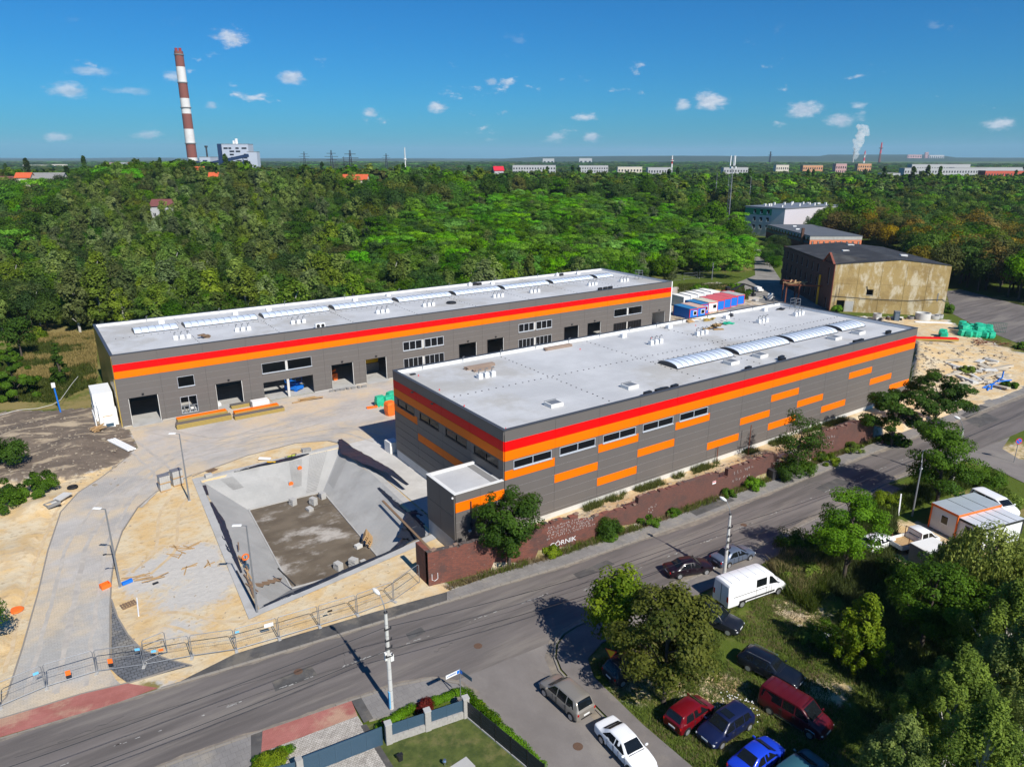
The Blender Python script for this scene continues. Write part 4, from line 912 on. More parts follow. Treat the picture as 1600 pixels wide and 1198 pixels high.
for k_, (a_, c_) in {'dark': ((.020, .05, .005), (.07, .14, .014)), 'mid': ((.03, .075, .005), (.11, .21, .014)), 'bright': ((.045, .12, .004), (.16, .32, .012)), 'olive': ((.045, .085, .010), (.25, .34, .05)), 'silver': ((.06, .10, .018), (.31, .38, .10)), 'lime': ((.05, .105, .004), (.24, .31, .015)), 'maple': ((.032, .052, .008), (.155, .165, .026)), 'willow': ((.08, .115, .014), (.35, .40, .085)), 'red': ((.06, .008, .006), (.20, .025, .018)), 'ochre': ((.1, .08, .01), (.28, .2, .03))}.items(): lf['near_'+k_] = leaf('near_leaf_'+k_, a_, c_, vary=False)
def unit(a): return a/np.maximum(np.linalg.norm(a, axis=1, keepdims=True), 1e-9)
def leaf_arrays(cl, n, size, up=.35, rs=NP, shell=.22, aspect=.58):
    cl = np.asarray(cl, float); w = (cl[:, 3]*cl[:, 4])**1.0; k = rs.choice(len(cl), n, p=w/w.sum())
    u = unit(rs.normal(size=(n, 3))+[0, 0, .25]); r = 1-np.abs(rs.normal(size=(n, 1)))*shell
    pos = cl[k, :3]+cl[k, 3:6]*u*r
    cc = cl[:, :3].mean(0); ou = unit(pos-cc); nrm = unit(u*.6+ou*.55+rs.normal(size=(n, 3))*.34+[0, 0, up]); t = unit(np.cross(nrm, rs.normal(size=(n, 3)))); bb = np.cross(nrm, t)
    s = size*rs.uniform(.55, 1.3, (n, 1)); a = t*s*.62; c = bb*s*aspect*.62
    V = np.stack([pos-a, pos-c+a*.15, pos+a, pos+c+a*.15], 1).reshape(-1, 3); Q = np.arange(4*n).reshape(n, 4)
    ct = rs.uniform(.15, .8, len(cl)); tone = np.clip(ct[k]+rs.normal(size=n)*.16, 0, 1)
    return V, Q, tone
def crown_mesh(name, cl, n, size, m, seed=0, extra=None, **k):
    V, Q, t = leaf_arrays(cl, n, size, rs=np.random.RandomState(seed), **k)
    if extra is not None:
        V2, Q2, t2 = extra; Q = np.concatenate([Q, Q2+len(V)]); V = np.concatenate([V, V2]); t = np.concatenate([t, t2])
    return fastmesh(name, V, Q, m, {'tone': ('FACE', 'FLOAT', t)})
def clumps(kind, H, seed, wide=1.0):
    r = np.random.RandomState(seed); C = []
    if kind == 'broad':
        for _ in range(40):
            d = r.normal(size=3); d /= np.linalg.norm(d); q = r.uniform(.45, .85); rr = H*r.uniform(.10, .17)
            C.append([d[0]*q*.36*H*wide, d[1]*q*.36*H*wide, .60*H+d[2]*q*.33*H, rr*wide, rr*wide, rr*.85])
    elif kind == 'maple2':
        for _ in range(75):
            d = r.normal(size=3); d /= np.linalg.norm(d); q = r.uniform(.5, 1.08)**.8; rr = H*r.uniform(.055, .12)
            C.append([d[0]*q*.36*H*wide, d[1]*q*.36*H*wide, .58*H+d[2]*q*.37*H, rr, rr, rr*.8])
    elif kind == 'birch':
        for _ in range(46):
            z = r.uniform(.16, .97); p = .225*max(.12, 1-abs((z-.5)/.53)**2.4)**.75; a = r.uniform(0, 6.28); q = r.uniform(.3, 1)*p*H*wide; rr = H*r.uniform(.05, .085)
            C.append([q*math.cos(a), q*math.sin(a), z*H, rr, rr, rr*1.25])
    elif kind == 'birch2':
        for _ in range(150):
            z = r.uniform(.14, .99); p = .27*(1-max(0, (z-.35)/.68)**1.5)*min(1, .5+z*1.6); a = r.uniform(0, 6.28); q = r.uniform(.35, 1.22)*p*H*wide/1.3; rr = H*r.uniform(.028, .062)
            C.append([q*math.cos(a), q*math.sin(a), z*H, rr, rr, rr*1.7])
    elif kind == 'acacia':
        for _ in range(44):
            z = r.uniform(.3, .95); p = .42*math.sqrt(max(.05, 1-((z-.55)/.5)**2)); a = r.uniform(0, 6.28); q = math.sqrt(r.uniform(.02, 1))*p*H*wide; rr = H*r.uniform(.08, .15)
            C.append([q*math.cos(a), q*math.sin(a), z*H, rr, rr, rr*.5])
    elif kind == 'poplar':
        for _ in range(40):
            z = r.uniform(.08, .97); p = .10*(1-max(0, (z-.5)/.52)**2); a = r.uniform(0, 6.28); q = r.uniform(.2, 1)*p*H; rr = H*r.uniform(.035, .055)
            C.append([q*math.cos(a), q*math.sin(a), z*H, rr, rr, rr*1.8])
    elif kind == 'conic':
        for _ in range(44):
            z = r.uniform(.05, .97); p = .26*(1-z)+.03; a = r.uniform(0, 6.28); q = r.uniform(.4, 1)*p*H*wide; rr = H*r.uniform(.05, .09)*(1.2-z*.6)
            C.append([q*math.cos(a), q*math.sin(a), z*H, rr, rr, rr*.7])
    elif kind == 'bush':
        for _ in range(26):
            a = r.uniform(0, 6.28); q = math.sqrt(r.uniform(0, 1))*.55*H*wide; z = r.uniform(.2, .8)*H*(1-.35*q/(.55*H*wide)); rr = H*r.uniform(.16, .26)
            C.append([q*math.cos(a), q*math.sin(a), z, rr, rr, rr*.85])
    return np.array(C)
def trunk_mesh(cl, H, seed=0, r0=None, m=None, limbs=9, n=6, top=.72):
    r = random.Random(seed); mb = MB(); r0 = r0 or H*.018
    pts = [Vector((r.uniform(-.02, .02)*H*t, r.uniform(-.02, .02)*H*t, H*t*top)) for t in (0, .25, .5, .75, 1)]; pts[0].z = -.25
    mb.tube(pts, [r0*1.25, r0, r0*.8, r0*.55, r0*.25], n+1)
    idx = list(range(len(cl))); r.shuffle(idx)
    for i in idx[:limbs]:
        c = Vector(cl[i][:3]); z0 = max(.15*H, c.z-.28*H*r.uniform(.6, 1.2)); z0 = min(z0, top*.93*H); a = Vector((0, 0, z0)); midp = a.lerp(c, .5)+Vector((0, 0, .03*H))
        mb.tube([a, midp, c], [r0*.5, r0*.32, r0*.1], n-1)
    return mb.mesh('trunk', m or bark, 60)
# ---- prototypes for the wood
KIND = {  # kind: crown form, leaf material, heights, labels
 'birch': ('birch', 'olive'), 'sapling': ('birch', 'pale'), 'acacia': ('acacia', 'bright'), 'acacia_mid': ('acacia', 'mid'),
 'broad': ('broad', 'dark'), 'broad_mid': ('broad', 'mid'), 'chestnut': ('broad', 'ochre'), 'poplar': ('poplar', 'dark'), 'broad_olive': ('broad', 'maple')}
PROTO = {}; FARP = {}
for ki, (k, (form, m)) in enumerate(KIND.items()):
    PROTO[k] = []; FARP[k] = []
    for v in range(3 if k not in ('poplar', 'chestnut') else 2):
        H = 10; sd = ki*10+v; cl = clumps(form, H, sd)
        PROTO[k].append((crown_mesh('crown', cl, 3400, .40, lf[m], sd), trunk_mesh(cl, H, sd, m=bark_pale if form == 'birch' else bark)))
        if v < 2: FARP[k].append(crown_mesh('far_crown', cl, 460, 1.0, lf[m], sd+500, aspect=.8))
NAME = {'birch': 'birch_tree', 'sapling': 'birch_tree', 'acacia': 'acacia_tree', 'acacia_mid': 'acacia_tree', 'broad': 'broadleaf_tree', 'broad_mid': 'broadleaf_tree', 'chestnut': 'chestnut_tree', 'poplar': 'poplar_tree', 'broad_olive': 'broadleaf_tree'}
LOOK = {'birch': 'slender olive green birch', 'sapling': 'slender pale grey green birch', 'acacia': 'spreading bright green acacia', 'acacia_mid': 'spreading mid green acacia', 'broad': 'round dark green broadleaf tree', 'broad_mid': 'round fresh green broadleaf tree', 'chestnut': 'big ochre brown chestnut tree', 'poplar': 'narrow dark poplar', 'broad_olive': 'round olive brown tinged tree'}
def zpx(z, *uv): return [tuple(P(u, v, z))[:2] for u, v in uv]
F1 = [(-400, 150), (-150, 142), (-60, 134), (-22, 128), (-17, 88), (88, 86), (108, 95), (123, 97), (140, 98), (153, 93), (166, 101), (203, 131), (250, 172), (258, 190), (300, 240), (420, 345), (3500, 2400), (4200, 6200), (-3000, 6200), (-2500, 1500)]
F2 = [(187, 38), (185, 14), (200, -40), (420, -60), (3800, 600), (3500, 2400), (420, 345), (312, 225), (282, 155), (252, 106), (226, 116), (203, 96), (184, 70)]
F3 = px((1190, 408), (1212, 430), (1222, 405), (1222, 388), (1206, 382), (1190, 392))
Z_BRIGHT = zpx(8, (520, 405), (640, 345), (800, 325), (1000, 325), (1110, 345), (1180, 380), (1180, 450), (1050, 450), (900, 420), (700, 420))
Z_OLIVE = zpx(8, (-50, 530), (-50, 420), (140, 330), (420, 320), (560, 330), (600, 395), (900, 425), (940, 440), (600, 480), (200, 520))
Z_OCHRE = zpx(10, (1270, 400), (1290, 345), (1360, 325), (1480, 345), (1640, 340), (1640, 480), (1500, 440), (1380, 395))
NOGO = [[(150, 70), (185, 55), (215, 70), (258, 92), (252, 112), (226, 126), (203, 112)], [(125, 50), (150, 22), (185, 62), (158, 86)], [(225, 118), (250, 98), (285, 150), (262, 172)], [(262, 185), (270, 155), (320, 205), (306, 232)], [(FX-3, FY-3), (FX+Lf+3, FY-3), (FX+Lf+3, FY+Wf+2.5), (FX-3, FY+Wf+2.5)], px((1470, 445), (1500, 448), (1600, 472), (1750, 510), (1750, 620), (1600, 545), (1530, 515), (1480, 492))]
HOUSES = {'villa': (300, 282, 470), 'white': (340, 292, 450), 'manor': (66, 285, 430), 'cream': (36, 285, 425), 'edge': (4, 285, 430), 'orange': (553, 279, 430), 'maroon': (248, 298, 330), 'red': (780, 268, 600)}
HXY = {k: D(*v) for k, v in HOUSES.items()}
cand = []
rs = np.random.RandomState(5)
def cells(d0, d1, cs):
    out = []; R = d1*1.35
    gx = np.arange(CAM.x-R, CAM.x+R, cs); gy = np.arange(CAM.y, CAM.y+R, cs); X, Y = np.meshgrid(gx, gy); X = X+rs.uniform(-.45, .45, X.shape)*cs; Y = Y+rs.uniform(-.45, .45, Y.shape)*cs
    dx, dy = X-CAM.x, Y-CAM.y; dep = dx*_s+dy*_c; lat = dx*_c-dy*_s; d = dep
    k = (d >= d0) & (d < d1) & (np.abs(lat) < .76*dep+14)
    k &= inpoly(X, Y, F1) | inpoly(X, Y, F2) | inpoly(X, Y, F3)
    for q in HXY.values(): k &= np.hypot(X-q.x, Y-q.y) > 9
    for q in NOGO: k &= ~inpoly(X, Y, q)
    return np.stack([X[k], Y[k], d[k], np.full(k.sum(), cs)], 1)
bands = [(110, 200, 4.7), (200, 320, 5.6), (320, 520, 7.2), (520, 850, 10.5), (850, 1400, 17), (1400, 2400, 28), (2400, 4600, 50)]
T = np.concatenate([cells(*q) for q in bands])
T = T[(fbm(T[:, 0], T[:, 1], 9, 55, 2) > .33) | (T[:, 2] > 520)]
f0 = fbm(T[:, 0], T[:, 1], 38, 21, 3); f1 = fbm(T[:, 0], T[:, 1], 22, 33, 3); rnd = rs.uniform(size=len(T))
ib, io, ic = inpoly(T[:, 0], T[:, 1], Z_BRIGHT), inpoly(T[:, 0], T[:, 1], Z_OLIVE), inpoly(T[:, 0], T[:, 1], Z_OCHRE)
kinds = []; hs = []
for i in range(len(T)):
    r = rnd[i]; d = T[i, 2]
    if ib[i]: k = 'acacia' if r < .5+1.1*(f0[i]-.5) else 'acacia_mid' if r < .82 else 'broad_mid' if r < .95 else 'sapling'; h = rs.uniform(6.5, 11)
    elif io[i]: k = ('birch' if r < .75 else 'sapling' if r < .9 else 'broad_mid') if f1[i] < .46 else 'birch' if r < .2 else 'sapling' if r < .26 else 'broad' if f1[i] > .56 and r < .85 else 'broad_mid' if r < .8 else 'broad_olive' if r < .9 else 'acacia_mid'; h = rs.uniform(7.5, 14) if k in ('birch', 'sapling') else rs.uniform(6.5, 10.5)
    elif ic[i]: k = 'chestnut' if r < .4+.7*(f0[i]-.5) else 'broad' if r < .6 else 'broad_olive' if r < .8 else 'broad_mid'; h = rs.uniform(12, 17)
    else:
        k = 'broad' if r < .34 else 'broad_mid' if r < .55 else 'broad_olive' if r < .7 else 'acacia_mid' if r < .8 else 'birch' if r < .93 else 'poplar' if r < .945 else 'acacia'; h = rs.uniform(10, 15)
        if d > 330 and T[i, 0] > 300: h = rs.uniform(11, 17)
    if 330 < d < 520 and T[i, 0] < 300 and not ib[i]: h *= rs.uniform(.9, 1.35)
    if inpoly(np.array([T[i, 0]]), np.array([T[i, 1]]), F3)[0]: k = 'broad'; h = rs.uniform(5, 6.5)
    if d > 520: h = rs.uniform(8, 15.5)*(1 if k != 'poplar' else 1.5)
    if d > 850: h = rs.uniform(8, 14.5)
    kinds.append(k); hs.append(h)
kinds = np.array(kinds); hs = np.array(hs)
# what shows largest: near trees whose tops clear the hall roofs
size = hs/T[:, 2]; hidden = np.array([(T[i, 0] < 82 and T[i, 0] > -26 and T[i, 1] < 200 and (CAM.z-hs[i])/T[i, 2] > .0) and (hs[i] < 9.6 and T[i, 1] < 92) for i in range(len(T))])
order = np.argsort(-(size*~hidden)); near = order[:290]; rest = order[290:]
ORD = ['first', 'second', 'third', 'fourth', 'fifth', 'sixth', 'seventh', 'eighth', 'ninth']
def pix_u(q):
    d = Vector(q)-CAM; return 800+F_PX*d.dot(RIGHT)/d.dot(FWD)
LIGHT_U = [pix_u((FX+x, FY+16, Zf)) for x in (12, 24.8, 37.9, 50.9, 63.9, 76, 89, 102, 109)]
def zone_word(x, y, d):
    u = pix_u((x, y, 8))
    if inpoly(np.array([x]), np.array([y]), F2)[0]: return 'behind the old factory, '+('over its left half' if u < 1340 else 'over its right half' if u < 1490 else 'beyond the far street')
    if inpoly(np.array([x]), np.array([y]), F3)[0]: return 'in the shade between old street and brick office'
    if u > 1045: return 'at the wood edge '+('behind the containers' if u < 1110 else 'beside the old street')
    row = 'in the front row' if d < 165 else 'in the second row' if d < 185 else 'deeper in the wood'
    if x < -15 or u < 205: return row+' beyond the meadow'+(', left part' if u < 60 else ', middle part' if u < 130 else ', near the hall')
    k = next((i for i, v in enumerate(LIGHT_U) if u < v), 8)
    return f'{row} above the {ORD[k]} curved roof light'
for i in near:
    k = kinds[i]; pr = PROTO[k]; c, t = pr[rs.randint(len(pr))]; s = hs[i]/10
    zw = zone_word(T[i, 0], T[i, 1], T[i, 2]); sz = 'tall ' if hs[i] > 11.5 else 'low ' if hs[i] < 8.5 else ''
    o = thing(NAME[k], f'{sz}{LOOK[k]} {zw}', 'tree', (T[i, 0], T[i, 1], -.1+float(hillz(T[i:i+1, 0], T[i:i+1, 1])[0])), rs.uniform(0, 6.28), f'{LOOK[k]} group {zw}')
    w = s*rs.uniform(.9, 1.2); o.scale = (w, w, s); put('crown', c, o); put('trunk', t, o)
# the rest of the wood: instanced on points
def scatter(name, idx, protos):
    pc = bpy.data.collections.new(name+'_prototypes'); order_ = []
    for k, lst in protos.items():
        for j, me in enumerate(lst):
            me = me[0] if isinstance(me, tuple) else me
            po = bpy.data.objects.new(f'proto_{len(order_):02d}', me); pc.objects.link(po); order_.append((k, j))
    which = {k: [n for n, q in enumerate(order_) if q[0] == k] for k in protos}
    n = len(idx); V = np.stack([T[idx, 0], T[idx, 1], np.array([0.0]*n)], 1)
    fard = np.hypot(T[idx, 0], T[idx, 1]); V[:, 2] = -.2+hillz(V[:, 0], V[:, 1])+np.clip((fard-2500)/9000, 0, 1)**1.5*26*(fbm(V[:, 0], V[:, 1], 2600, 4)-.25)
    me = bpy.data.meshes.new(name); me.vertices.add(n); me.vertices.foreach_set('co', V.astype(np.float32).ravel())
    a = me.attributes.new('which', 'INT', 'POINT'); a.data.foreach_set('value', np.array([which[kinds[i]][rs.randint(len(which[kinds[i]]))] for i in idx], np.int32))
    w = hs[idx]/10*np.where(T[idx, 2] > 520, 1, rs.uniform(.95, 1.25, n)); wide = np.maximum(w, T[idx, 3]/6.4*rs.uniform(.85, 1.2, n)) if True else w
    sc = np.stack([wide, wide, hs[idx]/10], 1)
    a = me.attributes.new('size', 'FLOAT_VECTOR', 'POINT'); a.data.foreach_set('vector', sc.astype(np.float32).ravel())
    a = me.attributes.new('turn', 'FLOAT_VECTOR', 'POINT'); a.data.foreach_set('vector', np.stack([np.zeros(n), np.zeros(n), rs.uniform(0, 6.28, n)], 1).astype(np.float32).ravel())
    o = put(name, me); tag(o, kind='stuff')
    ng = bpy.data.node_groups.new(name, 'GeometryNodeTree'); ng.interface.new_socket('Geometry', in_out='INPUT', socket_type='NodeSocketGeometry'); ng.interface.new_socket('Geometry', in_out='OUTPUT', socket_type='NodeSocketGeometry')
    N = ng.nodes; gi = N.new('NodeGroupInput'); go = N.new('NodeGroupOutput'); ci = N.new('GeometryNodeCollectionInfo'); ci.inputs['Collection'].default_value = pc; ci.inputs['Separate Children'].default_value = True; ci.inputs['Reset Children'].default_value = True
    ip = N.new('GeometryNodeInstanceOnPoints'); ip.inputs['Pick Instance'].default_value = True
    def attr(nm, t):
        q = N.new('GeometryNodeInputNamedAttribute'); q.data_type = t; q.inputs['Name'].default_value = nm; return q.outputs[0]
    L = ng.links.new; L(gi.outputs[0], ip.inputs['Points']); L(ci.outputs[0], ip.inputs['Instance']); L(attr('which', 'INT'), ip.inputs['Instance Index']); L(attr('size', 'FLOAT_VECTOR'), ip.inputs['Scale']); L(attr('turn', 'FLOAT_VECTOR'), ip.inputs['Rotation']); L(ip.outputs[0], go.inputs[0])
    md = o.modifiers.new('scatter', 'NODES'); md.node_group = ng
    return o
tag(scatter('forest', rest[T[rest, 2] < 470], PROTO), 'dense mixed green wood filling the middle distance', 'wood')
tag(scatter('distant_woodland', rest[T[rest, 2] >= 470], FARP), 'far woodland running to the horizon', 'wood')

# ---- single trees close by
def tree(name, label, kind, m, base, H, n, size, seed, wide=1.0, cat='tree', limbs=12, r0=None, lean=None, pale=False, cl=None, extra=None, group=None, up=.35):
    q = base if isinstance(base, Vector) else P(*base); z = gzat(q.x, q.y) if abs(q.x) < 160 else 0
    o = thing(name, label, cat, (q.x, q.y, max(z, -.1)), R_.uniform(0, 6.28) if cl is None else 0, group)
    cl = clumps(kind, H, seed, wide) if cl is None else cl
    c = put('crown' if cat == 'tree' else 'foliage', crown_mesh('crown', cl, n, size, lf['near_'+m], seed, extra, up=up, shell=.22 if kind != 'birch2' else .5), o)
    if cat == 'tree': put('trunk', trunk_mesh(cl, H, seed, r0, bark_pale if pale else bark, limbs, 7), o)
    return o
tree('acacia_tree', 'dense dark green tree before the brick wall, covering the low annex corner', 'maple2', 'dark', (796, 884), 8.6, 17000, .2, 101, .92)
tree('acacia_tree', 'sparse layered tree growing over the brick wall behind the waste bin', 'acacia', 'dark', (1243, 742), 8.2, 5200, .20, 102, .85)
tree('shrub', 'dark green shrub at the foot of the sparse tree by the waste bin', 'bush', 'dark', (1232, 748), 3.2, 5200, .17, 103, 1.0, 'shrub')
tree('acacia_tree', 'large dark tree at the right end of the brick wall, left of its twin', 'acacia', 'dark', (1392, 697), 8.8, 16000, .23, 104, 1.2)
tree('acacia_tree', 'dark tree between the hall end and the concrete rubble, right of its twin', 'acacia', 'dark', (1458, 668), 8.6, 15000, .23, 105, 1.2)
tree('acacia_tree', 'dark tree across the road beside the curved steel lamp', 'acacia', 'mid', (1462, 790), 9.8, 16000, .21, 106, .85)
tree('acacia_tree', 'yellowish green tree at the street corner over the dark car', 'maple2', 'lime', (962, 1030), 8.4, 8000, .24, 107, .72)
tree('maple_tree', 'olive brown tinged maple over the parking lawn with visible trunk', 'maple2', 'maple', (1036, 1098), 9.6, 17000, .22, 108, .95, r0=.16)
tree('acacia_tree', 'feathery bright green young tree on the road edge behind the white van', 'acacia', 'bright', (1318, 905), 8.6, 16000, .17, 109, .85)
tree('shrub', 'low green shrub between the road edge and the feathery young tree', 'bush', 'mid', (1240, 855), 2.6, 4500, .14, 110, 1.1, 'shrub')
tree('maple_tree', 'young yellow green maple beside the lawn, right of the white van', 'birch2', 'lime', (1340, 1050), 6.6, 11000, .17, 111, 1.35)
tree('shrub', 'tangled green shrub under the young maple', 'bush', 'mid', (1300, 1010), 2.4, 5000, .13, 112, 1.4, 'shrub')
tree('broadleaf_tree', 'green tree standing behind the young maple', 'maple2', 'mid', (1440, 1010), 8.0, 13000, .18, 113, 1.0)
tree('broadleaf_tree', 'green tree in the shaded thicket under the weeping willow', 'maple2', 'mid', (1520, 1060), 7.5, 12000, .18, 114, 1.1)
tree('broadleaf_tree', 'green tree in the thicket at the right picture edge below the cabin', 'maple2', 'mid', (1640, 940), 8.0, 11000, .18, 115, 1.0)
# weeping willow: domed crown with hanging strands
def willow_extra(H, Rw, n, seed, leafs, size):
    r = np.random.RandomState(seed); Vs, T_ = [], []
    for _ in range(n):
        a = r.uniform(0, 6.28); q = Rw*math.sqrt(r.uniform(.15, 1)); z0 = H*(.98-.42*(q/Rw)**2)*r.uniform(.86, 1.0); L = r.uniform(.25, .6)*H*(.5+.5*q/Rw); tn = r.uniform(.1, .9)
        t = np.sort(r.uniform(0, 1, leafs)); px_ = np.stack([q*math.cos(a)*(1+.1*t), q*math.sin(a)*(1+.1*t), np.maximum(.3, z0-L*t)], 1)+r.normal(size=(leafs, 3))*.07
        d = unit(np.stack([r.normal(size=leafs)*.35, r.normal(size=leafs)*.35, -np.ones(leafs)], 1)); w = unit(np.cross(d, r.normal(size=(leafs, 3))))*size*.2; l = d*size*.75
        Vs.append(np.stack([px_-l, px_-w, px_+l, px_+w], 1).reshape(-1, 3)); T_.append(np.clip(tn+r.normal(size=leafs)*.15, 0, 1))
    V = np.concatenate(Vs); return V, np.arange(len(V)).reshape(-1, 4), np.concatenate(T_)
q = P(1530, 985); H = 9.8; cl = clumps('broad', H, 120, 1.05); cl[:, 2] += .1*H; cl[:, 3:] *= .7
tree('willow_tree', 'weeping willow with long yellow green hanging strands beside the cabin', 'broad', 'willow', q, H, 3000, .2, 120, cl=cl, extra=willow_extra(H, 4.6, 900, 5, 30, .26))
q = P(1600, 1000); 
tree('willow_tree', 'second weeping willow at the right picture edge, behind the birches', 'broad', 'willow', q, 9.2, 2500, .2, 121, cl=clumps('broad', 9.2, 121), extra=willow_extra(9.2, 4.0, 650, 6, 30, .26))
for i, (u, v, H, n, l) in enumerate([(1468, 1215, 9.2, 26000, 'olive birch at the bottom right, second nearest to the red minivan'), (1590, 1190, 11.5, 30000, 'tall birch filling the bottom right picture corner'), (1545, 1110, 10.0, 24000, 'tall olive birch behind the front ones, under the willows'), (1390, 1290, 7.5, 18000, 'small birch cut by the bottom picture edge, below the red minivan'), (1500, 1330, 10.0, 22000, 'birch at the bottom picture edge with pale twigs'), (1640, 1080, 10.5, 20000, 'olive birch cut by the right picture edge'), (1420, 1180, 6.5, 15000, 'young pale birch nearest the red minivan, lower than its neighbours'), (1530, 1160, 8.0, 18000, 'birch in the middle of the bottom right group')]):
    tree('birch_tree', l, 'birch2', ('olive', 'silver')[i % 2], (u, v), H, int(n*1.5), .135, 130+i, 1.5, pale=True, limbs=18, up=.25)
# left side of the site and meadow
tree('broadleaf_tree', 'dense dome shaped dark tree at the left edge of the meadow', 'conic', 'mid', (26, 622), 9.5, 11000, .30, 140, 1.8)
tree('conifer_tree', 'small dark conical tree alone on the meadow', 'conic', 'dark', (97, 600), 7.6, 5000, .22, 141, .8)
tree('broadleaf_tree', 'dark tree at the meadow back, left of the conical tree', 'broad', 'dark', (35, 560), 9, 5000, .33, 142)
tree('shrub', 'light green bush at the back of the meadow', 'bush', 'lime', (57, 532), 3.6, 1800, .3, 143, 1.1, 'shrub')
tree('shrub', 'dark overgrown bush at the left picture edge beside the dark earth', 'bush', 'dark', (8, 740), 5.0, 7000, .2, 144, 1.0, 'shrub')
tree('shrub', 'low sprawling green bush next to the old tyre', 'bush', 'mid', (48, 770), 2.7, 10000, .17, 145, 2.3, 'shrub')
tree('shrub', 'dark green bush at the left edge below the sprawling one', 'bush', 'mid', (5, 800), 3.0, 5000, .17, 146, 1.0, 'shrub')
tree('broadleaf_tree', 'small tree cut by the left picture edge, shading the sand', 'broad', 'mid', (-28, 1030), 6.5, 7000, .18, 147)
# weeds, garden plants
for i, (u, v, H, w, m, l) in enumerate([
    (862, 868, 1.4, 1.0, 'lime', 'yellow green weed bush below the graffiti on the brick wall'), (953, 838, 1.9, 1.3, 'mid', 'green bush at the brick wall, right of the graffiti'), (951, 842, 2.9, .55, 'dark', 'climbing dark bush against the gap in the brick wall'),
    (1012, 818, 1.5, 1.5, 'mid', 'wide low bush along the middle of the brick wall'), (1052, 806, 1.1, 1.2, 'mid', 'small bush right of the wide one along the wall'), (1140, 776, 1.3, 1.1, 'mid', 'small bush left of the next bush near the waste bin'), (1178, 763, 1.8, 1.2, 'bright', 'rounded bright bush just left of the waste bin'),
    (1258, 738, 2.2, 1.3, 'mid', 'green undergrowth bush right of the waste bin'), (1290, 722, 1.6, 1.8, 'lime', 'yellow green goldenrod patch along the low wall'), (1330, 705, 1.5, 1.8, 'olive', 'weedy bush in front of the graffiti stump of wall'), (1395, 695, 2.2, 1.6, 'dark', 'dark undergrowth below the twin trees'),
    (1540, 760, 3.0, 1.2, 'mid', 'green bush behind the cabins by the turnout'), (1575, 790, 2.2, 1.2, 'olive', 'olive bush at the picture edge by the white car'), (1250, 905, 2.0, 1.6, 'olive', 'tall weeds in front of the white van bonnet'), (1385, 790, 2.4, 1.2, 'lime', 'bright weeds along the road left of the steel lamp'),
    (1350, 815, 2.4, 1.2, 'mid', 'green bush by the road between feathery tree and steel lamp'), (1400, 905, 2.6, 1.3, 'dark', 'dark bush below the flatbed lorry'), (1260, 1000, 1.2, 1.3, 'olive', 'low weeds on the lawn edge left of the young maple'), 
    (1510, 588, 1.8, 1.2, 'olive', 'sparse weed bush near the blue steel frame'), (1575, 606, 1.4, 1.6, 'mid', 'low green weeds at the road edge by the blue steel frame'), (1092, 455, 2.4, 1.8, 'bright', 'bright green scrub behind the containers, left of the post'), (1150, 450, 2.0, 2.0, 'bright', 'bright scrub beside the old street corner'), (1170, 460, 1.8, 1.5, 'mid', 'low scrub next to the wrecked white car'),
    (1306, 487, 2.2, 1.0, 'bright', 'green shrub at the foot of the yellow factory wall'), (1480, 488, 3.0, .9, 'mid', 'green shrub at the right corner of the yellow factory wall'), (1600, 545, 1.8, 1.8, 'mid', 'low green scrub by the far street')]):
    tree('shrub', l, 'bush', m, (u, v), H, int(1500+900*H), .15 if v > 700 else .24, 200+i, w, 'shrub')
def hedge(name, label, pts, w, h, n, size, m, seed, cat='hedge'):
    cl = []; r = np.random.RandomState(seed); pts = [Vector((*q[:2], 0)) for q in pts]
    for a, c in zip(pts, pts[1:]):
        k = max(2, int((c-a).length/.22))
        for i in range(k):
            q = a.lerp(c, i/k); rr = w/2*r.uniform(.7, 1.1); cl.append([q.x+r.uniform(-.1, .1), q.y+r.uniform(-.1, .1), h*.55, rr, rr, h*.5])
    me = crown_mesh('foliage', cl, n, size, lf['near_'+m], seed); return tag(put(name, me), label, cat)
hedge('hedge', 'clipped green hedge between pavement and the front fence, left of the red shrub', px((594, 1141), (648, 1108)), .9, .55, 6000, .09, 'bright', 301)
hedge('hedge', 'clipped green hedge right of the big red shrub, ending at the street sign', px((676, 1100), (724, 1082)), .9, .5, 4200, .09, 'bright', 302)
hedge('hedge', 'strip of green plants outside the dark side fence', px((728, 1083), (760, 1115), (800, 1155), (850, 1205)), .9, .4, 8000, .10, 'bright', 303)
hedge('hedge', 'short green hedge left of the driveway gate', px((400, 1195), (462, 1172)), .8, .6, 4000, .09, 'bright', 304)
tree('shrub', 'large round dark red shrub in the hedge behind the middle pillar', 'bush', 'red', (662, 1112), 1.25, 5200, .09, 310, .85, 'shrub')
tree('shrub', 'small dark red shrub next to the gate pillar', 'bush', 'red', (602, 1136), .75, 2000, .08, 311, .8, 'shrub')
tree('shrub', 'bright yellow green garden shrub at the bottom edge, left of the gate', 'bush', 'lime', (424, 1203), 1.7, 6500, .11, 312, 1.0, 'shrub')
for i, (u, v) in enumerate([(752, 1103), (764, 1118), (776, 1126)]):
    tree('flower', ['leftmost of three yellow flowering plants outside the dark fence', 'middle of three yellow flowering plants outside the dark fence', 'lowest of three yellow flowering plants outside the dark fence'][i], 'bush', 'lime', (u, v), .5, 700, .08, 320+i, 1.1, 'plant', group='yellow plants by the dark fence')
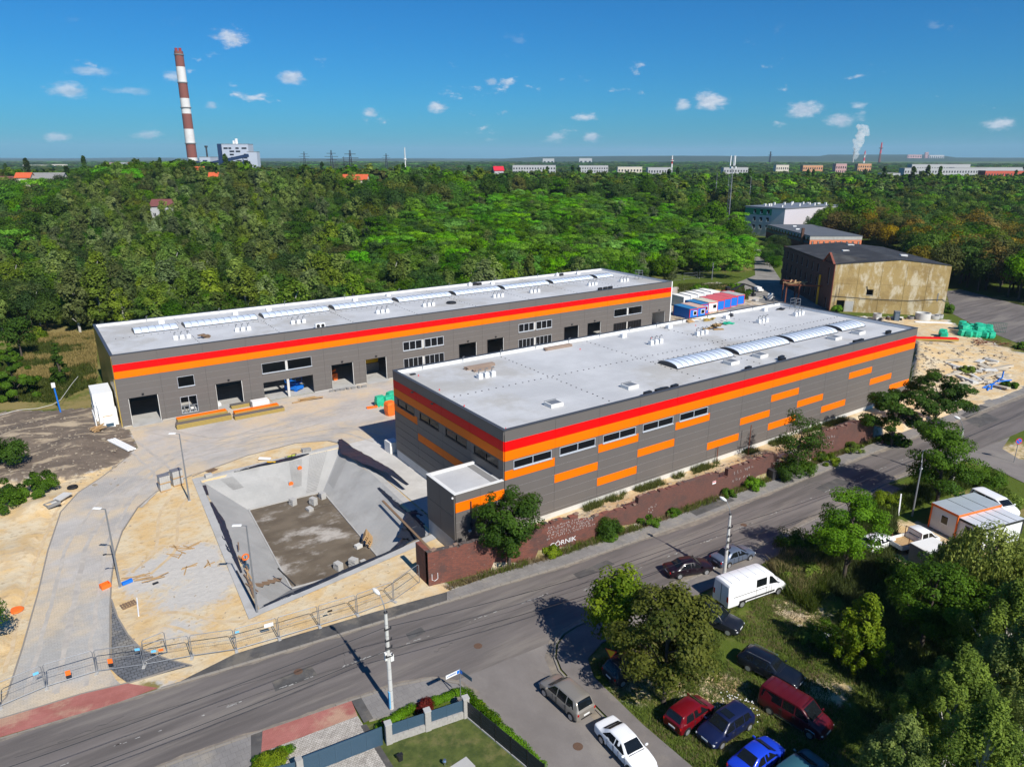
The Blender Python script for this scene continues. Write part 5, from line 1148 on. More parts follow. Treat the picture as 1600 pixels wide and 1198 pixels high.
# grass and weeds as blades
def blades(name, label, pts, hmin, hmax, w, m, seed, per=4):
    r = np.random.RandomState(seed); n = len(pts); b0 = np.repeat(np.asarray(pts), per, 0)+np.concatenate([r.normal(size=(n*per, 2))*.09, np.zeros((n*per, 1))], 1)
    N = n*per; h = r.uniform(hmin, hmax, N); a = r.uniform(0, 6.28, N); sx = np.stack([np.cos(a), np.sin(a), np.zeros(N)], 1)*w*r.uniform(.6, 1.3, (N, 1))
    tip = b0+np.stack([r.normal(size=N)*.35*h, r.normal(size=N)*.35*h, h], 1)
    V = np.stack([b0-sx, b0+sx, tip+sx*.25, tip-sx*.25], 1).reshape(-1, 3); Q = np.arange(4*N).reshape(N, 4)
    o = put(name, fastmesh(name, V, Q, lf[m], {'tone': ('FACE', 'FLOAT', np.clip(np.repeat(r.uniform(0, 1, n), per)*.7+r.uniform(0, .3, N), 0, 1))})); tag(o, label, kind='stuff'); return o
def rpts(poly, n, seed, keep=None):
    r = np.random.RandomState(seed); A = np.array(poly); lo, hi = A.min(0), A.max(0); q = r.uniform(lo, hi, (n*3, 2)); q = q[inpoly(q[:, 0], q[:, 1], poly)]
    if keep is not None: q = q[keep(q[:, 0], q[:, 1])]
    q = q[:n]; return np.concatenate([q, (gz(q[:, 0], q[:, 1]))[:, None]], 1)
lf['grass'] = leaf('grass_blade', (.05, .075, .014), (.15, .19, .035), .25); lf['straw'] = leaf('straw_blade', (.17, .14, .05), (.38, .31, .13), .25)
LOTG = px((922, 1035), (936, 1065), (1012, 1136), (1090, 1205), (1300, 1230), (1420, 1100), (1330, 960), (1260, 880), (1215, 900), (1120, 960), (1060, 990))
blades('lawn_grass', 'rough green grass of the parking lawn', rpts(LOTG, 15000, 1, lambda x, y: fbm(x, y, 2.5, 40) > .42), .08, .26, .022, 'grass', 1)
blades('dry_grass', 'dry patches of grass on the parking lawn', rpts(LOTG, 5000, 2, lambda x, y: fbm(x, y, 3, 41) > .52), .08, .28, .02, 'straw', 2)
blades('meadow_grass', 'tall meadow grass left of the farther hall', rpts(px((-40, 625), (85, 630), (150, 600), (148, 525), (60, 530), (-40, 570)), 9000, 3), .3, .9, .06, 'grass', 3)
blades('meadow_straw', 'dry tall meadow grass left of the farther hall', rpts(px((20, 590), (150, 600), (150, 520), (60, 525)), 8000, 4, lambda x, y: fbm(x, y, 8, 42) > .42), .4, 1.0, .06, 'straw', 4)
VERGE = [(-9.4, -4.0), (-5, -4.3), (1, -5.0), (14, -5.85), (35, -6.2), (60, -6.7), (60, -7.4), (35, -7.1), (14, -6.75), (1, -6.0), (-5, -5.2), (-9.2, -4.95)]
blades('verge_weeds', 'dry and green weeds along the foot of the brick wall', rpts(VERGE, 3600, 5), .15, .6, .022, 'straw', 5)
blades('verge_grass', 'green weeds along the foot of the brick wall', rpts(VERGE, 2600, 6, lambda x, y: fbm(x, y, 2.5, 43) > .47), .2, .7, .03, 'grass', 6)
blades('bank_weeds', 'thin weeds along the plinth of the nearer hall', rpts([(5, -1.3), (60, -1.3), (60, -.15), (5, -.15)], 2200, 7, lambda x, y: fbm(x, y, 3, 44) > .45), .2, .75, .025, 'grass', 7)
LAWN = [(-21.6, -15.9), (-14.9, -18.2), (-14.6, -40), (-21.8, -40)]
blades('garden_lawn', 'mown garden lawn behind the front fence', rpts(LAWN, 14000, 8), .03, .09, .02, 'grass', 8)
blades('roadside_weeds', 'tall weeds beside the white van', rpts(px((1215, 890), (1270, 865), (1300, 900), (1270, 960), (1225, 930)), 3000, 9), .4, 1.2, .03, 'grass', 9)
blades('roadside_straw', 'dry tall stalks beside the white van', rpts(px((1200, 885), (1250, 865), (1300, 900), (1250, 940)), 1500, 10), .5, 1.3, .025, 'straw', 10)
blades('turnout_weeds', 'weeds on the verge along the south road edge', rpts([(20, -18), (44, -17.5), (56, -17), (57, -22), (44, -20.5), (30, -19.5)], 5000, 11), .2, .9, .03, 'grass', 11)
blades('verge_tall_grass', 'tall grass between the white van and the cabin yard', rpts(px((1215, 870), (1300, 845), (1400, 800), (1400, 860), (1340, 960), (1270, 900)), 6000, 21), .2, .9, .03, 'grass', 21)
blades('scrub_grass', 'grass on the rough ground behind the containers', rpts(px((1060, 445), (1160, 445), (1170, 470), (1060, 462)), 3000, 12), .3, .9, .06, 'grass', 12)
blades('thicket_floor', 'ground cover in the shaded thicket', rpts(px((1300, 960), (1400, 900), (1640, 900), (1640, 1250), (1380, 1250)), 6000, 13), .2, .6, .04, 'grass', 13)
# ---------------------------------------------------------------- vehicles
def paint(name, col, rough=.28, metal=0.0): return M(name, col, rough, .03, .5, spec=.32, coat=.22, metal=metal, dirt=(col[0]*.8+.03, col[1]*.8+.028, col[2]*.8+.025), dirt_amt=.2)
car_glass = glass('car_glass', (.008, .010, .012), .08, .45); chrome = M('chrome', (.6, .6, .6), .2, .02, metal=.9); lamp_red = M('tail_red', (.45, .01, .01), .25, .05); lamp_clear = M('headlight_clear', (.55, .57, .6), .15, .1, spec=.8); rubber = mt['black']; alloy = M('alloy', (.42, .43, .45), .35, .1, metal=.6)
plate_m = M('number_plate', (.75, .75, .73), .5, .02)
_m = MB(); _m.tube([(0, -.1, 0), (0, .1, 0)], .31, 18); TYRE = _m.mesh('tyre', rubber, bevel=.025)
_m = MB(); _m.lathe([(.21, -.105), (.2, -.108), (.06, -.09), (.04, -.11), (.01, -.11)], 14); RIM_ = _m.mesh('rim', alloy)
class Body:
    """lofted body from stations (x, bottom, shoulder z, top z, half width at shoulder, half width at top)"""
    def __init__(s, st):
        X = [q[0] for q in st]; n = len(st); out = []
        def slopes(Y):                               # monotone cubic through the stations
            dl = [(Y[i+1]-Y[i])/(X[i+1]-X[i]) for i in range(n-1)]
            return [dl[0]]+[0 if dl[i-1]*dl[i] <= 0 else 2*dl[i-1]*dl[i]/(dl[i-1]+dl[i]) for i in range(1, n-1)]+[dl[-1]]
        S = [slopes([q[k] for q in st]) for k in range(6)]
        for i in range(n-1):
            h = X[i+1]-X[i]
            for j in range(4):
                t = j/4; row = [X[i]+h*t]
                for k in range(1, 6): a, c = st[i][k], st[i+1][k]; row.append(a*(1+2*t)*(1-t)**2+c*t*t*(3-2*t)+h*S[k][i]*t*(1-t)**2+h*S[k][i+1]*t*t*(t-1))
                out.append(tuple(row))
        s.st = out+[st[-1]]
    def at(s, x):
        st = s.st
        for a, c in zip(st, st[1:]):
            if x <= c[0]: t = (x-a[0])/(c[0]-a[0]); return [a[i]+(c[i]-a[i])*t for i in range(6)]
        return list(st[-1])
    def ring(s, q):
        x, zb, zs, zt, w, wt = q
        return [(x, 0, zb), (x, w*.86, zb), (x, w*.985, zb+.1), (x, w, zb+(zs-zb)*.5), (x, w*.985, zs-.03), (x, w*.965, zs+.01), (x, wt, zt-.06 if zt-zs > .2 else zs+(zt-zs)*.6), (x, wt*.9, zt-.015), (x, 0, zt+.015)]
    def pt(s, x, f, off=.006):                        # point on the side between shoulder (0) and roof edge (1)
        r = s.ring(s.at(x)); a, c = Vector(r[5]), Vector(r[6]); n = Vector((0, (c-a).z, -(c-a).y)).normalized(); return a.lerp(c, f)+n*off
    def mesh(s, name, m):
        mb = MB(); rows = []
        for q in s.st:
            r = s.ring(q); rows.append(r+[(x, -y, z) for x, y, z in r[-2:0:-1]])
        mb.grid_faces(rows, True); mb.face(rows[0]); mb.face(rows[-1][::-1]); return mb.mesh(name, m, 38)
def vehicle(name, label, cat, body_mat, st, wheels, wins, front, rear, loc, head, group=None, wr=.31, plates=True, trim=None, extra=None):
    root = thing(name, label, cat, (loc[0], loc[1], loc[2] if len(loc) > 2 else 0), head, group)
    B = Body(st); put('body', B.mesh('body', body_mat), root)
    xa, xb = front; A, C_ = B.at(xa), B.at(xb)       # windscreen from scuttle xa up to roof xb
    def quad(nm, x0, x1, k0=.86, k1=.86, f0=.08, f1=.93):
        a, c = B.at(x0), B.at(x1); lo = Vector((x0, 0, a[3])); hi = Vector((x1, 0, c[3])); n = Vector((-(hi-lo).z, 0, (hi-lo).x)); n = -n if (n.z < 0) else n; n = n.normalized()*.022
        p0 = lo.lerp(hi, f0)+n; p1 = lo.lerp(hi, f1)+n; w0 = (a[5]*(1-f0)+c[5]*f0)*k0; w1 = (a[5]*(1-f1)+c[5]*f1)*k1
        mb = MB(); rows = []
        for i in range(7):
            f = f0+(f1-f0)*i/6; q = B.at(x0+(x1-x0)*f); w_ = q[5]*(k0+(k1-k0)*i/6); rows.append([(q[0]+n.x*.6, -w_, q[3]+.012), (q[0]+n.x*.6, 0, q[3]+.03), (q[0]+n.x*.6, w_, q[3]+.012)])
        mb.grid_faces(rows); return mb.build(nm, car_glass, root, smooth=60)
    quad('windscreen', xa, xb)
    if rear: quad('rear_window', rear[0], rear[1])
    for poly in wins:                                 # side windows: (x, height fraction) outlines
        for sg in (1, -1):
            pts = [B.pt(x, f) for x, f in poly]; mb = MB(); mb.face([(p.x, p.y*sg, p.z) for p in (pts if sg > 0 else pts[::-1])]); mb.build('side_window', car_glass, root)
    W = max(q[4] for q in st); k = wr/.31
    for x in wheels:
        for sg in (1, -1):
            mb = MB(); n = 14; c = [(x+(wr+.06)*math.cos(math.pi*i/n), sg*(B.at(x)[4]+.004), wr+(wr+.06)*math.sin(math.pi*i/n)) for i in range(n+1)]
            mb.face(c if sg < 0 else c[::-1]); mb.build('wheel_arch', rubber, root)
            w = put('wheel', TYRE, root, (x, sg*(B.at(x)[4]-.075), wr), (0, 0, 0 if sg < 0 else math.pi), (k, 1, k)); put('rim', RIM_, w, (0, 0, 0), (-math.pi/2, 0, 0))
    x1, x0 = st[-1][0], st[0][0]
    def corner(nm, x, zf, m, w=.32, h=.14, l=.16):
        for sg in (1, -1):
            q = B.at(x); mb = MB(); mb.cbox((x, sg*(q[4]*.80), q[1]+(q[2]-q[1])*zf), (l, w, h), sg*-.25 if x > 0 else sg*.25); mb.build(nm, m, root, bevel=.02)
    corner('headlight', x1-.11, .74, lamp_clear); corner('tail_light', x0+.08, .80, lamp_red, .26, .2)
    if plates:
        for x in (x1+.012, x0-.012): mb = MB(); mb.cbox((x, 0, st[0][1]+.24), (.02, .52, .115)); mb.build('number_plate', plate_m, root)
    for sg in (1, -1):
        q = B.pt(xa-.12 if xa > 0 else xa, .05); mb = MB(); mb.cbox((xa-.15, sg*(q.y+.12), q.z+.1), (.12, .22, .14)); mb.build('wing_mirror', trim or body_mat, root, bevel=.03)
    mb = MB()
    for sg in (1, -1):
        for x in (wheels[0]+.75, wheels[0]+1.75): 
            if x < wheels[1]-.3: q = B.at(x); mb.cbox((x, sg*(q[4]*.99), q[2]-.12), (.18, .03, .035))
    mb.build('door_handle', chrome if trim is None else trim, root)
    mb = MB()
    for sg in (1, -1):
        for x in sorted({round(p_[0], 2) for poly in wins for p_ in poly}):
            if wheels[0]+.45 < x < wheels[1]-.35: q = B.at(x); mb.beam((x, sg*(q[4]*.985+.012), q[1]+.14), (x, sg*(q[4]*.985+.008), q[2]-.02), .022)
        q = B.at(0); mb.beam((wheels[0]+.5, sg*(q[4]+.004), q[1]+.16), (wheels[1]-.5, sg*(q[4]+.004), q[1]+.16), .05)
    q = B.at(x1-.3); mb.box(x1-.02, x1+.012, -.42, .42, st[-1][1]+.04, st[-1][1]+.15); mb.box(x0-.012, x0+.02, -.5, .5, st[0][1]-.02, st[0][1]+.08)
    q0, q1 = B.at(xa+.04), B.at(x1-.3); mb.beam((xa+.04, -q0[5]*.84, q0[3]+.012), (xa+.04, q0[5]*.84, q0[3]+.012), .03)
    mb.build('body_seam', mt['frame_black'], root)
    if extra: extra(root, B)
    return root
def sedan(L=4.6, W=1.8, H=1.45):
    w = W/2; h = L/2
    st = [(-h, .35, .80, .86, w*.80, w*.72), (-h+.10, .22, .86, .95, w*.93, w*.84), (-h+.55, .2, .90, 1.0, w*.98, w*.84), (-h+.72, .2, .90, 1.02, w*.99, w*.82), (-h+1.45, .2, .91, H-.03, w, w*.70), (-h+1.75, .2, .91, H, w, w*.70), (.12, .2, .90, H, w, w*.70), (.38, .2, .90, H-.04, w, w*.70), (1.08, .2, .88, .99, w, w*.84), (h-.75, .2, .80, .90, w*.99, w*.84), (h-.25, .22, .70, .78, w*.93, w*.82), (h, .3, .58, .62, w*.74, w*.66)]
    wins = [[(1.0, .04), (.36, .9), (-.12, .93), (-.12, .06)], [(-.2, .06), (-.2, .93), (-h+1.55, .9), (-h+1.0, .08)]]
    return dict(st=st, wheels=(-h+.95, h-.88), wins=wins, front=(1.08, .38), rear=(-h+.72, -h+1.45))
def hatch(L=4.0, W=1.7, H=1.48, tail=.42, hood=1.05):
    w = W/2; h = L/2
    st = [(-h, .35, .85, .92, w*.82, w*.76), (-h+.07, .22, .93, 1.02, w*.95, w*.82), (-h+tail, .2, .94, H-.06, w*.98, w*.74), (-h+tail+.3, .2, .93, H, w, w*.73), (h-hood-1.1, .2, .92, H+.01, w, w*.73), (h-hood-.72, .2, .92, H-.04, w, w*.73), (h-hood, .2, .90, 1.02, w, w*.84), (h-.4, .2, .80, .90, w*.98, w*.83), (h-.12, .22, .70, .78, w*.90, w*.8), (h, .3, .58, .64, w*.76, w*.66)]
    xm = (h-hood-.9-(h-tail-.3))/2
    wins = [[(h-hood-.06, .05), (h-hood-.74, .9), (xm+.04, .93), (xm+.04, .06)], [(xm-.05, .06), (xm-.05, .93), (-h+tail+.3, .9), (-h+tail+.12, .1)]]
    return dict(st=st, wheels=(-h+.66, h-.78), wins=wins, front=(h-hood, h-hood-.72), rear=(-h+.07, -h+tail))
def estate(L=4.7, W=1.8, H=1.46):
    d = hatch(L, W, H, .5, 1.5); h = L/2; d['wheels'] = (-h+1.0, h-.9)
    d['wins'] = [[(h-1.56, .05), (h-2.24, .9), (.02, .93), (.02, .06)], [(-.06, .06), (-.06, .93), (-.98, .93), (-.98, .06)], [(-1.06, .06), (-1.06, .93), (-h+.78, .9), (-h+.55, .1)]]
    return d
def mpv(L=4.35, W=1.82, H=1.62):
    d = hatch(L, W, H, .42, 1.0); h = L/2
    d['wins'] = [[(h-1.08, .05), (h-1.72, .9), (.10, .93), (.10, .06)], [(.02, .06), (.02, .93), (-.88, .93), (-.88, .06)], [(-.96, .06), (-.96, .93), (-h+.7, .9), (-h+.45, .1)]]
    return d
def suv(L=4.3, W=1.84, H=1.6):
    return hatch(L, W, H, .5, 1.25)
def van(L=6.9, W=2.0, H=2.6):
    w = W/2; h = L/2
    st = [(-h, .35, 1.35, H-.25, w*.97, w*.86), (-h+.1, .3, 1.4, H-.04, w, w*.88), (-h+1, .3, 1.42, H, w, w*.89), (h-2.3, .3, 1.42, H, w, w*.89), (h-1.95, .3, 1.40, H-.1, w, w*.88), (h-1.0, .3, 1.30, 1.45, w*.99, w*.86), (h-.35, .3, 1.02, 1.14, w*.95, w*.84), (h-.06, .32, .82, .9, w*.86, w*.76), (h, .4, .7, .74, w*.78, w*.7)]
    wins = [[(h-1.1, .05), (h-1.95, .75), (h-2.25, .76), (h-2.25, .06)], [(h-2.55, .1), (h-2.55, .76), (h-3.75, .76), (h-3.75, .1)]]
    return dict(st=st, wheels=(-h+1.6, h-1.0), wins=wins, front=(h-1.0, h-1.95), rear=None, wr=.36)
def minivan(L=4.75, W=1.86, H=1.94):
    w = W/2; h = L/2
    st = [(-h, .35, 1.05, H-.35, w*.95, w*.84), (-h+.1, .28, 1.08, H-.06, w*.98, w*.84), (-h+.5, .26, 1.1, H, w, w*.85), (h-1.95, .26, 1.1, H, w, w*.85), (h-1.62, .26, 1.1, H-.08, w, w*.85), (h-.82, .26, 1.08, 1.2, w, w*.88), (h-.2, .3, .86, .96, w*.95, w*.84), (h, .36, .7, .75, w*.82, w*.74)]
    wins = [[(h-.9, .05), (h-1.62, .85), (h-2.0, .87), (h-2.0, .06)], [(h-2.1, .06), (h-2.1, .87), (-.55, .87), (-.55, .06)], [(-.65, .06), (-.65, .87), (-h+.3, .85), (-h+.2, .08)]]
    return dict(st=st, wheels=(-h+.95, h-.85), wins=wins, front=(h-.82, h-1.62), rear=(-h, -h+.1))
def place(u0, v0, u1, v1, z=.0):
    """rear and front ends on the ground as surveyed -> centre and heading"""
    a, c = P(u0, v0), P(u1, v1); d = c-a; m = (a+c)/2; return (m.x, m.y, z), math.atan2(d.y, d.x)
def car(kind, name, label, cat, col, ends, metal=0, z=0.0, **k):
    loc, hd = place(*ends, z); dims = k.pop('dims', {}); spec = kind(**dims); return vehicle(name, label, cat, paint('paint_'+name, col, metal=metal), loc=loc, head=hd, **{**spec, **k})
def rails(root, B):
    mb = MB()
    for sg in (1, -1): mb.tube([(-1.7, sg*.62, 1.47), (-1.6, sg*.62, 1.52), (.1, sg*.62, 1.52), (.2, sg*.62, 1.47)], .022, 6)
    mb.build('roof_rail', chrome, root)
def sunroof(root, B):
    mb = MB(); q = B.at(-.1); mb.face([(-.35, -.42, q[3]+.02), (.25, -.42, q[3]+.02), (.25, .42, q[3]+.02), (-.35, .42, q[3]+.02)]); mb.build('sunroof', car_glass, root)
def vanx(root, B):
    mb = MB(); 
    for sg in (1, -1): mb.box(-2.2, 1.9, sg*1.002-.012, sg*1.002+.012, .62, .78)
    mb.build('side_moulding', mt['frame_black'], root)
    mb = MB()
    for sg in (1, -1): mb.box(-3.47, -3.40, sg*.82-.09, sg*.82+.09, .95, 1.45)
    mb.build('tail_light_column', lamp_red, root)
    mb = MB(); mb.box(-3.475, -3.44, -.015, .015, .5, 2.3); mb.box(-2.9, 1.0, -1.012, -1.0, 1.28, 1.33); mb.build('door_seam', mt['frame_black'], root)
    mb = MB()
    for i in range(5): mb.box(-3.0+i*.95, -2.94+i*.95, -.72, .72, 2.61, 2.635)
    mb.build('roof_rib', mt['white'], root)
def t4(root, B):
    mb = MB()
    for sg in (1, -1): mb.box(-1.05, 1.1, sg*.94-.02, sg*.94+.02, .26, .36); mb.tube([(1.1, sg*.95, .36), (1.2, sg*.95, .66), (1.5, sg*.96, .74), (1.85, sg*.95, .66), (1.95, sg*.93, .36)], .025, 6)
    mb.build('wheel_trim', chrome, root)
    mb = MB()
    for i in range(6): mb.box(-2.0+i*.55, -1.95+i*.55, -.66, .66, 1.955, 1.965)
    mb.build('roof_rib', bpy.data.materials['paint_red_minivan'], root)
GR = 'vehicles parked around the corner lawn'
car(mpv, 'beige_minivan', 'beige grey family van parked in the side street, rear towards the corner lawn', 'car', (.30, .27, .23), (910, 1120, 860, 1075), metal=.35, z=.02, group=GR)
car(sedan, 'white_saloon', 'white saloon car parked in the side street behind the beige family van', 'car', (.80, .80, .80), (945, 1142, 1010, 1212), z=.02, dims=dict(L=4.7), group=GR)
car(sedan, 'black_saloon', 'black saloon car parked at the road kerb, half hidden by the corner tree', 'car', (.012, .006, .010), (1050, 898, 1100, 890), z=.02, group=GR)
car(sedan, 'blue_grey_saloon', 'blue grey saloon car parked at the road kerb beside the concrete lamp pole', 'car', (.12, .15, .21), (1120, 884, 1168, 867), metal=.3, z=.02, group=GR)
car(van, 'white_van', 'long white panel van with one dark side window on the lawn', 'van', (.80, .80, .80), (1128, 946, 1212, 917), z=.0, extra=vanx, group=GR)
car(suv, 'black_hatchback', 'shiny black hatchback nose out from under the maple, below the white van', 'car', (.010, .012, .018), (1085, 962, 1152, 988), group=GR)
car(estate, 'dark_blue_estate', 'very dark blue estate car with chrome roof rails above the red minivan', 'car', (.006, .009, .018), (1167, 1035, 1240, 1072), extra=rails, group=GR)
car(minivan, 'red_minivan', 'dark red boxy minibus with black windows on the lawn', 'van', (.085, .006, .010), (1202, 1100, 1282, 1148), extra=t4, group=GR)
car(hatch, 'red_hatchback', 'small dark red hatchback with rear towards the side street', 'car', (.13, .003, .007), (1052, 1142, 1100, 1108), dims=dict(L=3.75, H=1.55, hood=.75), group=GR)
car(mpv, 'blue_hatchback', 'navy blue tall hatchback between the small red car and the bright blue car', 'car', (.007, .012, .050), (1168, 1120, 1095, 1168), dims=dict(L=4.25, W=1.74, H=1.55), extra=sunroof, group=GR)
car(sedan, 'bright_blue_saloon', 'bright royal blue saloon car at the bottom edge of the lawn', 'car', (.01, .045, .50), (1150, 1218, 1210, 1172), dims=dict(L=4.2, W=1.7), group=GR)
car(hatch, 'teal_car', 'dull teal car of which only the roof shows at the bottom picture edge', 'car', (.03, .10, .13), (1225, 1232, 1268, 1200), group=GR)
car(suv, 'dark_parked_car', 'dark car deep under the maple near the yellow give way sign', 'car', (.02, .022, .03), (960, 1062, 1010, 1040), group=GR)
car(minivan, 'white_minivan', 'white car parked behind the two cabins', 'van', (.78, .78, .78), (1532, 786, 1572, 806), dims=dict(L=4.9, H=1.7), group='vehicles in the cabin yard')
car(hatch, 'white_hatchback', 'white car mostly hidden by the feathery young tree, left of the flatbed', 'car', (.75, .75, .74), (1352, 862, 1388, 848), group='vehicles in the cabin yard')
# double cab flatbed
def flatbed():
    loc, hd = place(1396, 862, 1456, 846); st = [(-.15, .35, 1.15, 1.86, .86, .76), (-.05, .3, 1.18, 1.96, .90, .78), (.9, .3, 1.18, 1.97, .92, .78), (1.2, .3, 1.18, 1.9, .92, .78), (1.95, .3, 1.12, 1.24, .92, .82), (2.5, .3, .92, 1.02, .89, .80), (2.68, .36, .75, .8, .8, .7)]
    wins = [[(1.85, .05), (1.2, .82), (.85, .84), (.85, .06)], [(.75, .06), (.75, .84), (.02, .82), (.02, .06)]]
    def bed(root, B):
        mb = MB(); mb.box(-2.75, -.22, -.92, .92, .72, .8); mb.build('load_bed', mt['wood'], root)
        mb = MB(); mb.box(-2.75, -.22, -.97, -.925, .68, 1.12); mb.box(-2.75, -.22, .925, .97, .68, 1.12); mb.box(-2.8, -2.755, -.97, .97, .68, 1.12); mb.box(-.215, -.17, -.97, .97, .68, 1.3); mb.build('side_board', mt['white_dirty'], root)
        mb = MB(); mb.beam((-.3, -.9, 1.1), (-.3, -.9, 2.0), .05); mb.beam((-.3, .9, 1.1), (-.3, .9, 2.0), .05); mb.beam((-.3, -.9, 1.98), (-.3, .9, 1.98), .05); mb.beam((-2.0, -.95, 1.1), (-2.0, -.95, 1.9), .05); mb.beam((-2.0, .95, 1.1), (-2.0, .95, 1.5), .05); mb.build('load_rack', mt['rust'], root)
        mb = MB(); mb.box(-2.7, .2, -.35, .35, .45, .72); mb.build('chassis', mt['dark_steel'], root)
        mb = MB(); mb.face([(-.165, -.62, 1.35), (-.165, .62, 1.35), (-.1, .56, 1.8), (-.1, -.56, 1.8)]); mb.build('rear_window', car_glass, root)
        for sg in (1, -1): w = put('wheel', TYRE, root, (-1.5, sg*.8, .31), (0, 0, 0 if sg < 0 else math.pi)); put('rim', RIM_, w, (0, 0, 0), (-math.pi/2, 0, 0))
    vehicle('white_flatbed', 'white double cab lorry with wooden flatbed beside the cabins', 'lorry', paint('paint_flatbed', (.76, .76, .75)), st, (.35, 1.95), wins, (1.95, 1.2), None, loc, hd, 'vehicles in the cabin yard', extra=bed)
flatbed()
# ---------------------------------------------------------------- old factory and neighbours
stucco = bpy.data.materials.new('yellow_stucco'); b = NB(nodes(stucco))
pos = b.n('ShaderNodeTexCoord').outputs['Object']; s3 = b.n('ShaderNodeSeparateXYZ', {0: pos})
n1 = b.noise(b.vmath('MULTIPLY', pos, (1, 1, .45)).outputs[0], .45, 7, .68); n2 = b.noise(pos, 2.2, 5, .6); n3 = b.noise(b.vmath('MULTIPLY', pos, (2.2, 1, .12)).outputs[0], .9, 5, .7)
c = b.mix(n2, (.34, .235, .085), (.46, .335, .145)); c = b.mix(b.math('MULTIPLY', b.ramp(b.noise(pos, .16, 7, .7), .46, .6), .6), c, (.25, .165, .06)); c = b.mix(b.math('MULTIPLY', b.ramp(n1, .47, .62), .85), c, (.60, .52, .37))
c = b.mix(b.math('MULTIPLY', b.ramp(b.math('ADD', n3, b.math('MULTIPLY', b.math('SUBTRACT', 4.0, s3.outputs[0]), .025)), .58, .75), .8), c, (.07, .06, .05))
bp = b.n('ShaderNodeBump', {'Height': n2, 'Strength': .4, 'Distance': .05})
p = b.n('ShaderNodeBsdfPrincipled', {'Base Color': c, 'Roughness': .92, 'Normal': bp.outputs[0]}); b.n('ShaderNodeOutputMaterial', {'Surface': p})
darkbrick = M('dark_red_brick', (.095, .05, .036), .92, .3, 1.2, bump=.4); roofing = M('bitumen_roof', (.032, .032, .034), .85, .25, .5, dirt=(.10, .10, .10), dirt_amt=.4, dscale=.25)
win_dark = glass('old_window', (.01, .012, .015), .12, .5)
A0, B0 = P(1296, 486), P(1473, 494); wdir = math.atan2((B0-A0).y, (B0-A0).x); WL = (B0-A0).length; SL = 37.5; Hm = 11.9
fac = thing('old_factory', 'derelict factory with stained yellow rear wall, dark brick side and black roof', 'building', (A0.x, A0.y, 0), wdir)
gab = [(0, Hm), (WL*.57, Hm+1.5), (WL, Hm+.5)]       # low gable of the yellow wall
mb = MB()
hole = [(8.0, 9.6, 4.5, 5.9), (1.4, 3.3, -.1, 2.9)]
us = sorted({0, WL, WL*.57, *[h for q in hole for h in q[:2]]})
topz = lambda x: Hm+1.5*x/(WL*.57) if x < WL*.57 else Hm+1.5-1.0*(x-WL*.57)/(WL*.43)
for a, c_ in zip(us, us[1:]):
    hs_ = [q for q in hole if q[0] < (a+c_)/2 < q[1]]; segs = [(-.3, None)]
    if hs_: segs = [(-.3, hs_[0][2]), (hs_[0][3], None)]
    for z0, z1 in segs:
        if z1 is not None and z1 <= z0: continue
        t0, t1 = (topz(a), topz(c_)) if z1 is None else (z1, z1)
        lo = [(a, 0, z0), (c_, 0, z0), (c_, .45, z0), (a, .45, z0)]; hi = [(a, 0, t0), (c_, 0, t1), (c_, .45, t1), (a, .45, t0)]
        for i in range(4): j = (i+1) % 4; mb.face([lo[i], lo[j], hi[j], hi[i]])
        mb.face(hi); mb.face(lo[::-1])
mb.build('rear_wall', stucco, fac)
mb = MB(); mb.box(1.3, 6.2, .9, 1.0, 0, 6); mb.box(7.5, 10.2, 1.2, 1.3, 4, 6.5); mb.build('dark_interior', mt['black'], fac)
mb = MB()                                             # render strips, ledge, cable
for x in (5.6, 10.9, 16.4, 21.4): mb.box(x, x+.35, -.05, 0, .5, topz(x)-1)
mb.box(5.0, WL-1, -.06, 0, 3.2, 3.32); mb.box(.3, WL-.3, -.05, 0, 7.2, 7.3)
mb.build('render_strip', stucco, fac)
mb = MB(); mb.tube([(0, -.08, 3.9), (9, -.1, 3.55), (18, -.1, 3.5), (WL-.8, -.1, 4.2), (WL+1.2, -.3, 3.4)], .06, 5); mb.tube([(8.1, -.08, 5.9), (7.9, -.08, 6.7)], .08, 5); mb.build('cable', mt['frame_black'], fac)
mb = MB(); mb.box(3.4, 5.4, -.04, .0, .1, 2.8); mb.build('patched_doorway', mt['conc'], fac)
mb = MB(); mb.box(8.0, 9.6, -.08, .3, 4.4, 4.52); mb.box(WL-2.0, WL-1.75, -.05, .02, 3.6, 5.6); mb.build('window_ledge', mt['conc_dark'], fac)
# brick street side with windows (seen from the site), taller gabled bay at the corner
mb = MB(); GL = 8.0
wsp = []
for i in range(8):
    y = GL+2.5+i*4.1
    for z0, z1 in ((8.2, 10.4), (4.6, 6.9), (1.2, 3.4)): wsp.append((y, y+1.5, z0, z1))
wsp += [(2.9, 4.3, 6.2, 10.5), (2.6, 4.2, .1, 2.9)]
ysp = sorted({.45, SL, *[q for w in wsp for q in w[:2]]})
sidetop = Hm-.3
for a, c_ in zip(ysp, ysp[1:]):
    hs_ = sorted([q for q in wsp if q[0] < (a+c_)/2 < q[1]], key=lambda q: q[2]); z = -.3
    for q in hs_: mb.box(0, .45, a, c_, z, q[2]); z = q[3]
    mb.box(0, .45, a, c_, z, sidetop)
mb.build('street_wall', darkbrick, fac)
for y0, y1, z0, z1 in wsp:
    m2 = MB(); m2.box(.22, .30, y0, y1, z0, z1); w = m2.build('window', win_dark, fac)
    m2 = MB(); m2.box(.1, .2, y0, y1, z0-.1, z0+.05); m2.box(.12, .2, (y0+y1)/2-.05, (y0+y1)/2+.05, z0, z1); m2.build('frame', mt['conc_dark'], w)
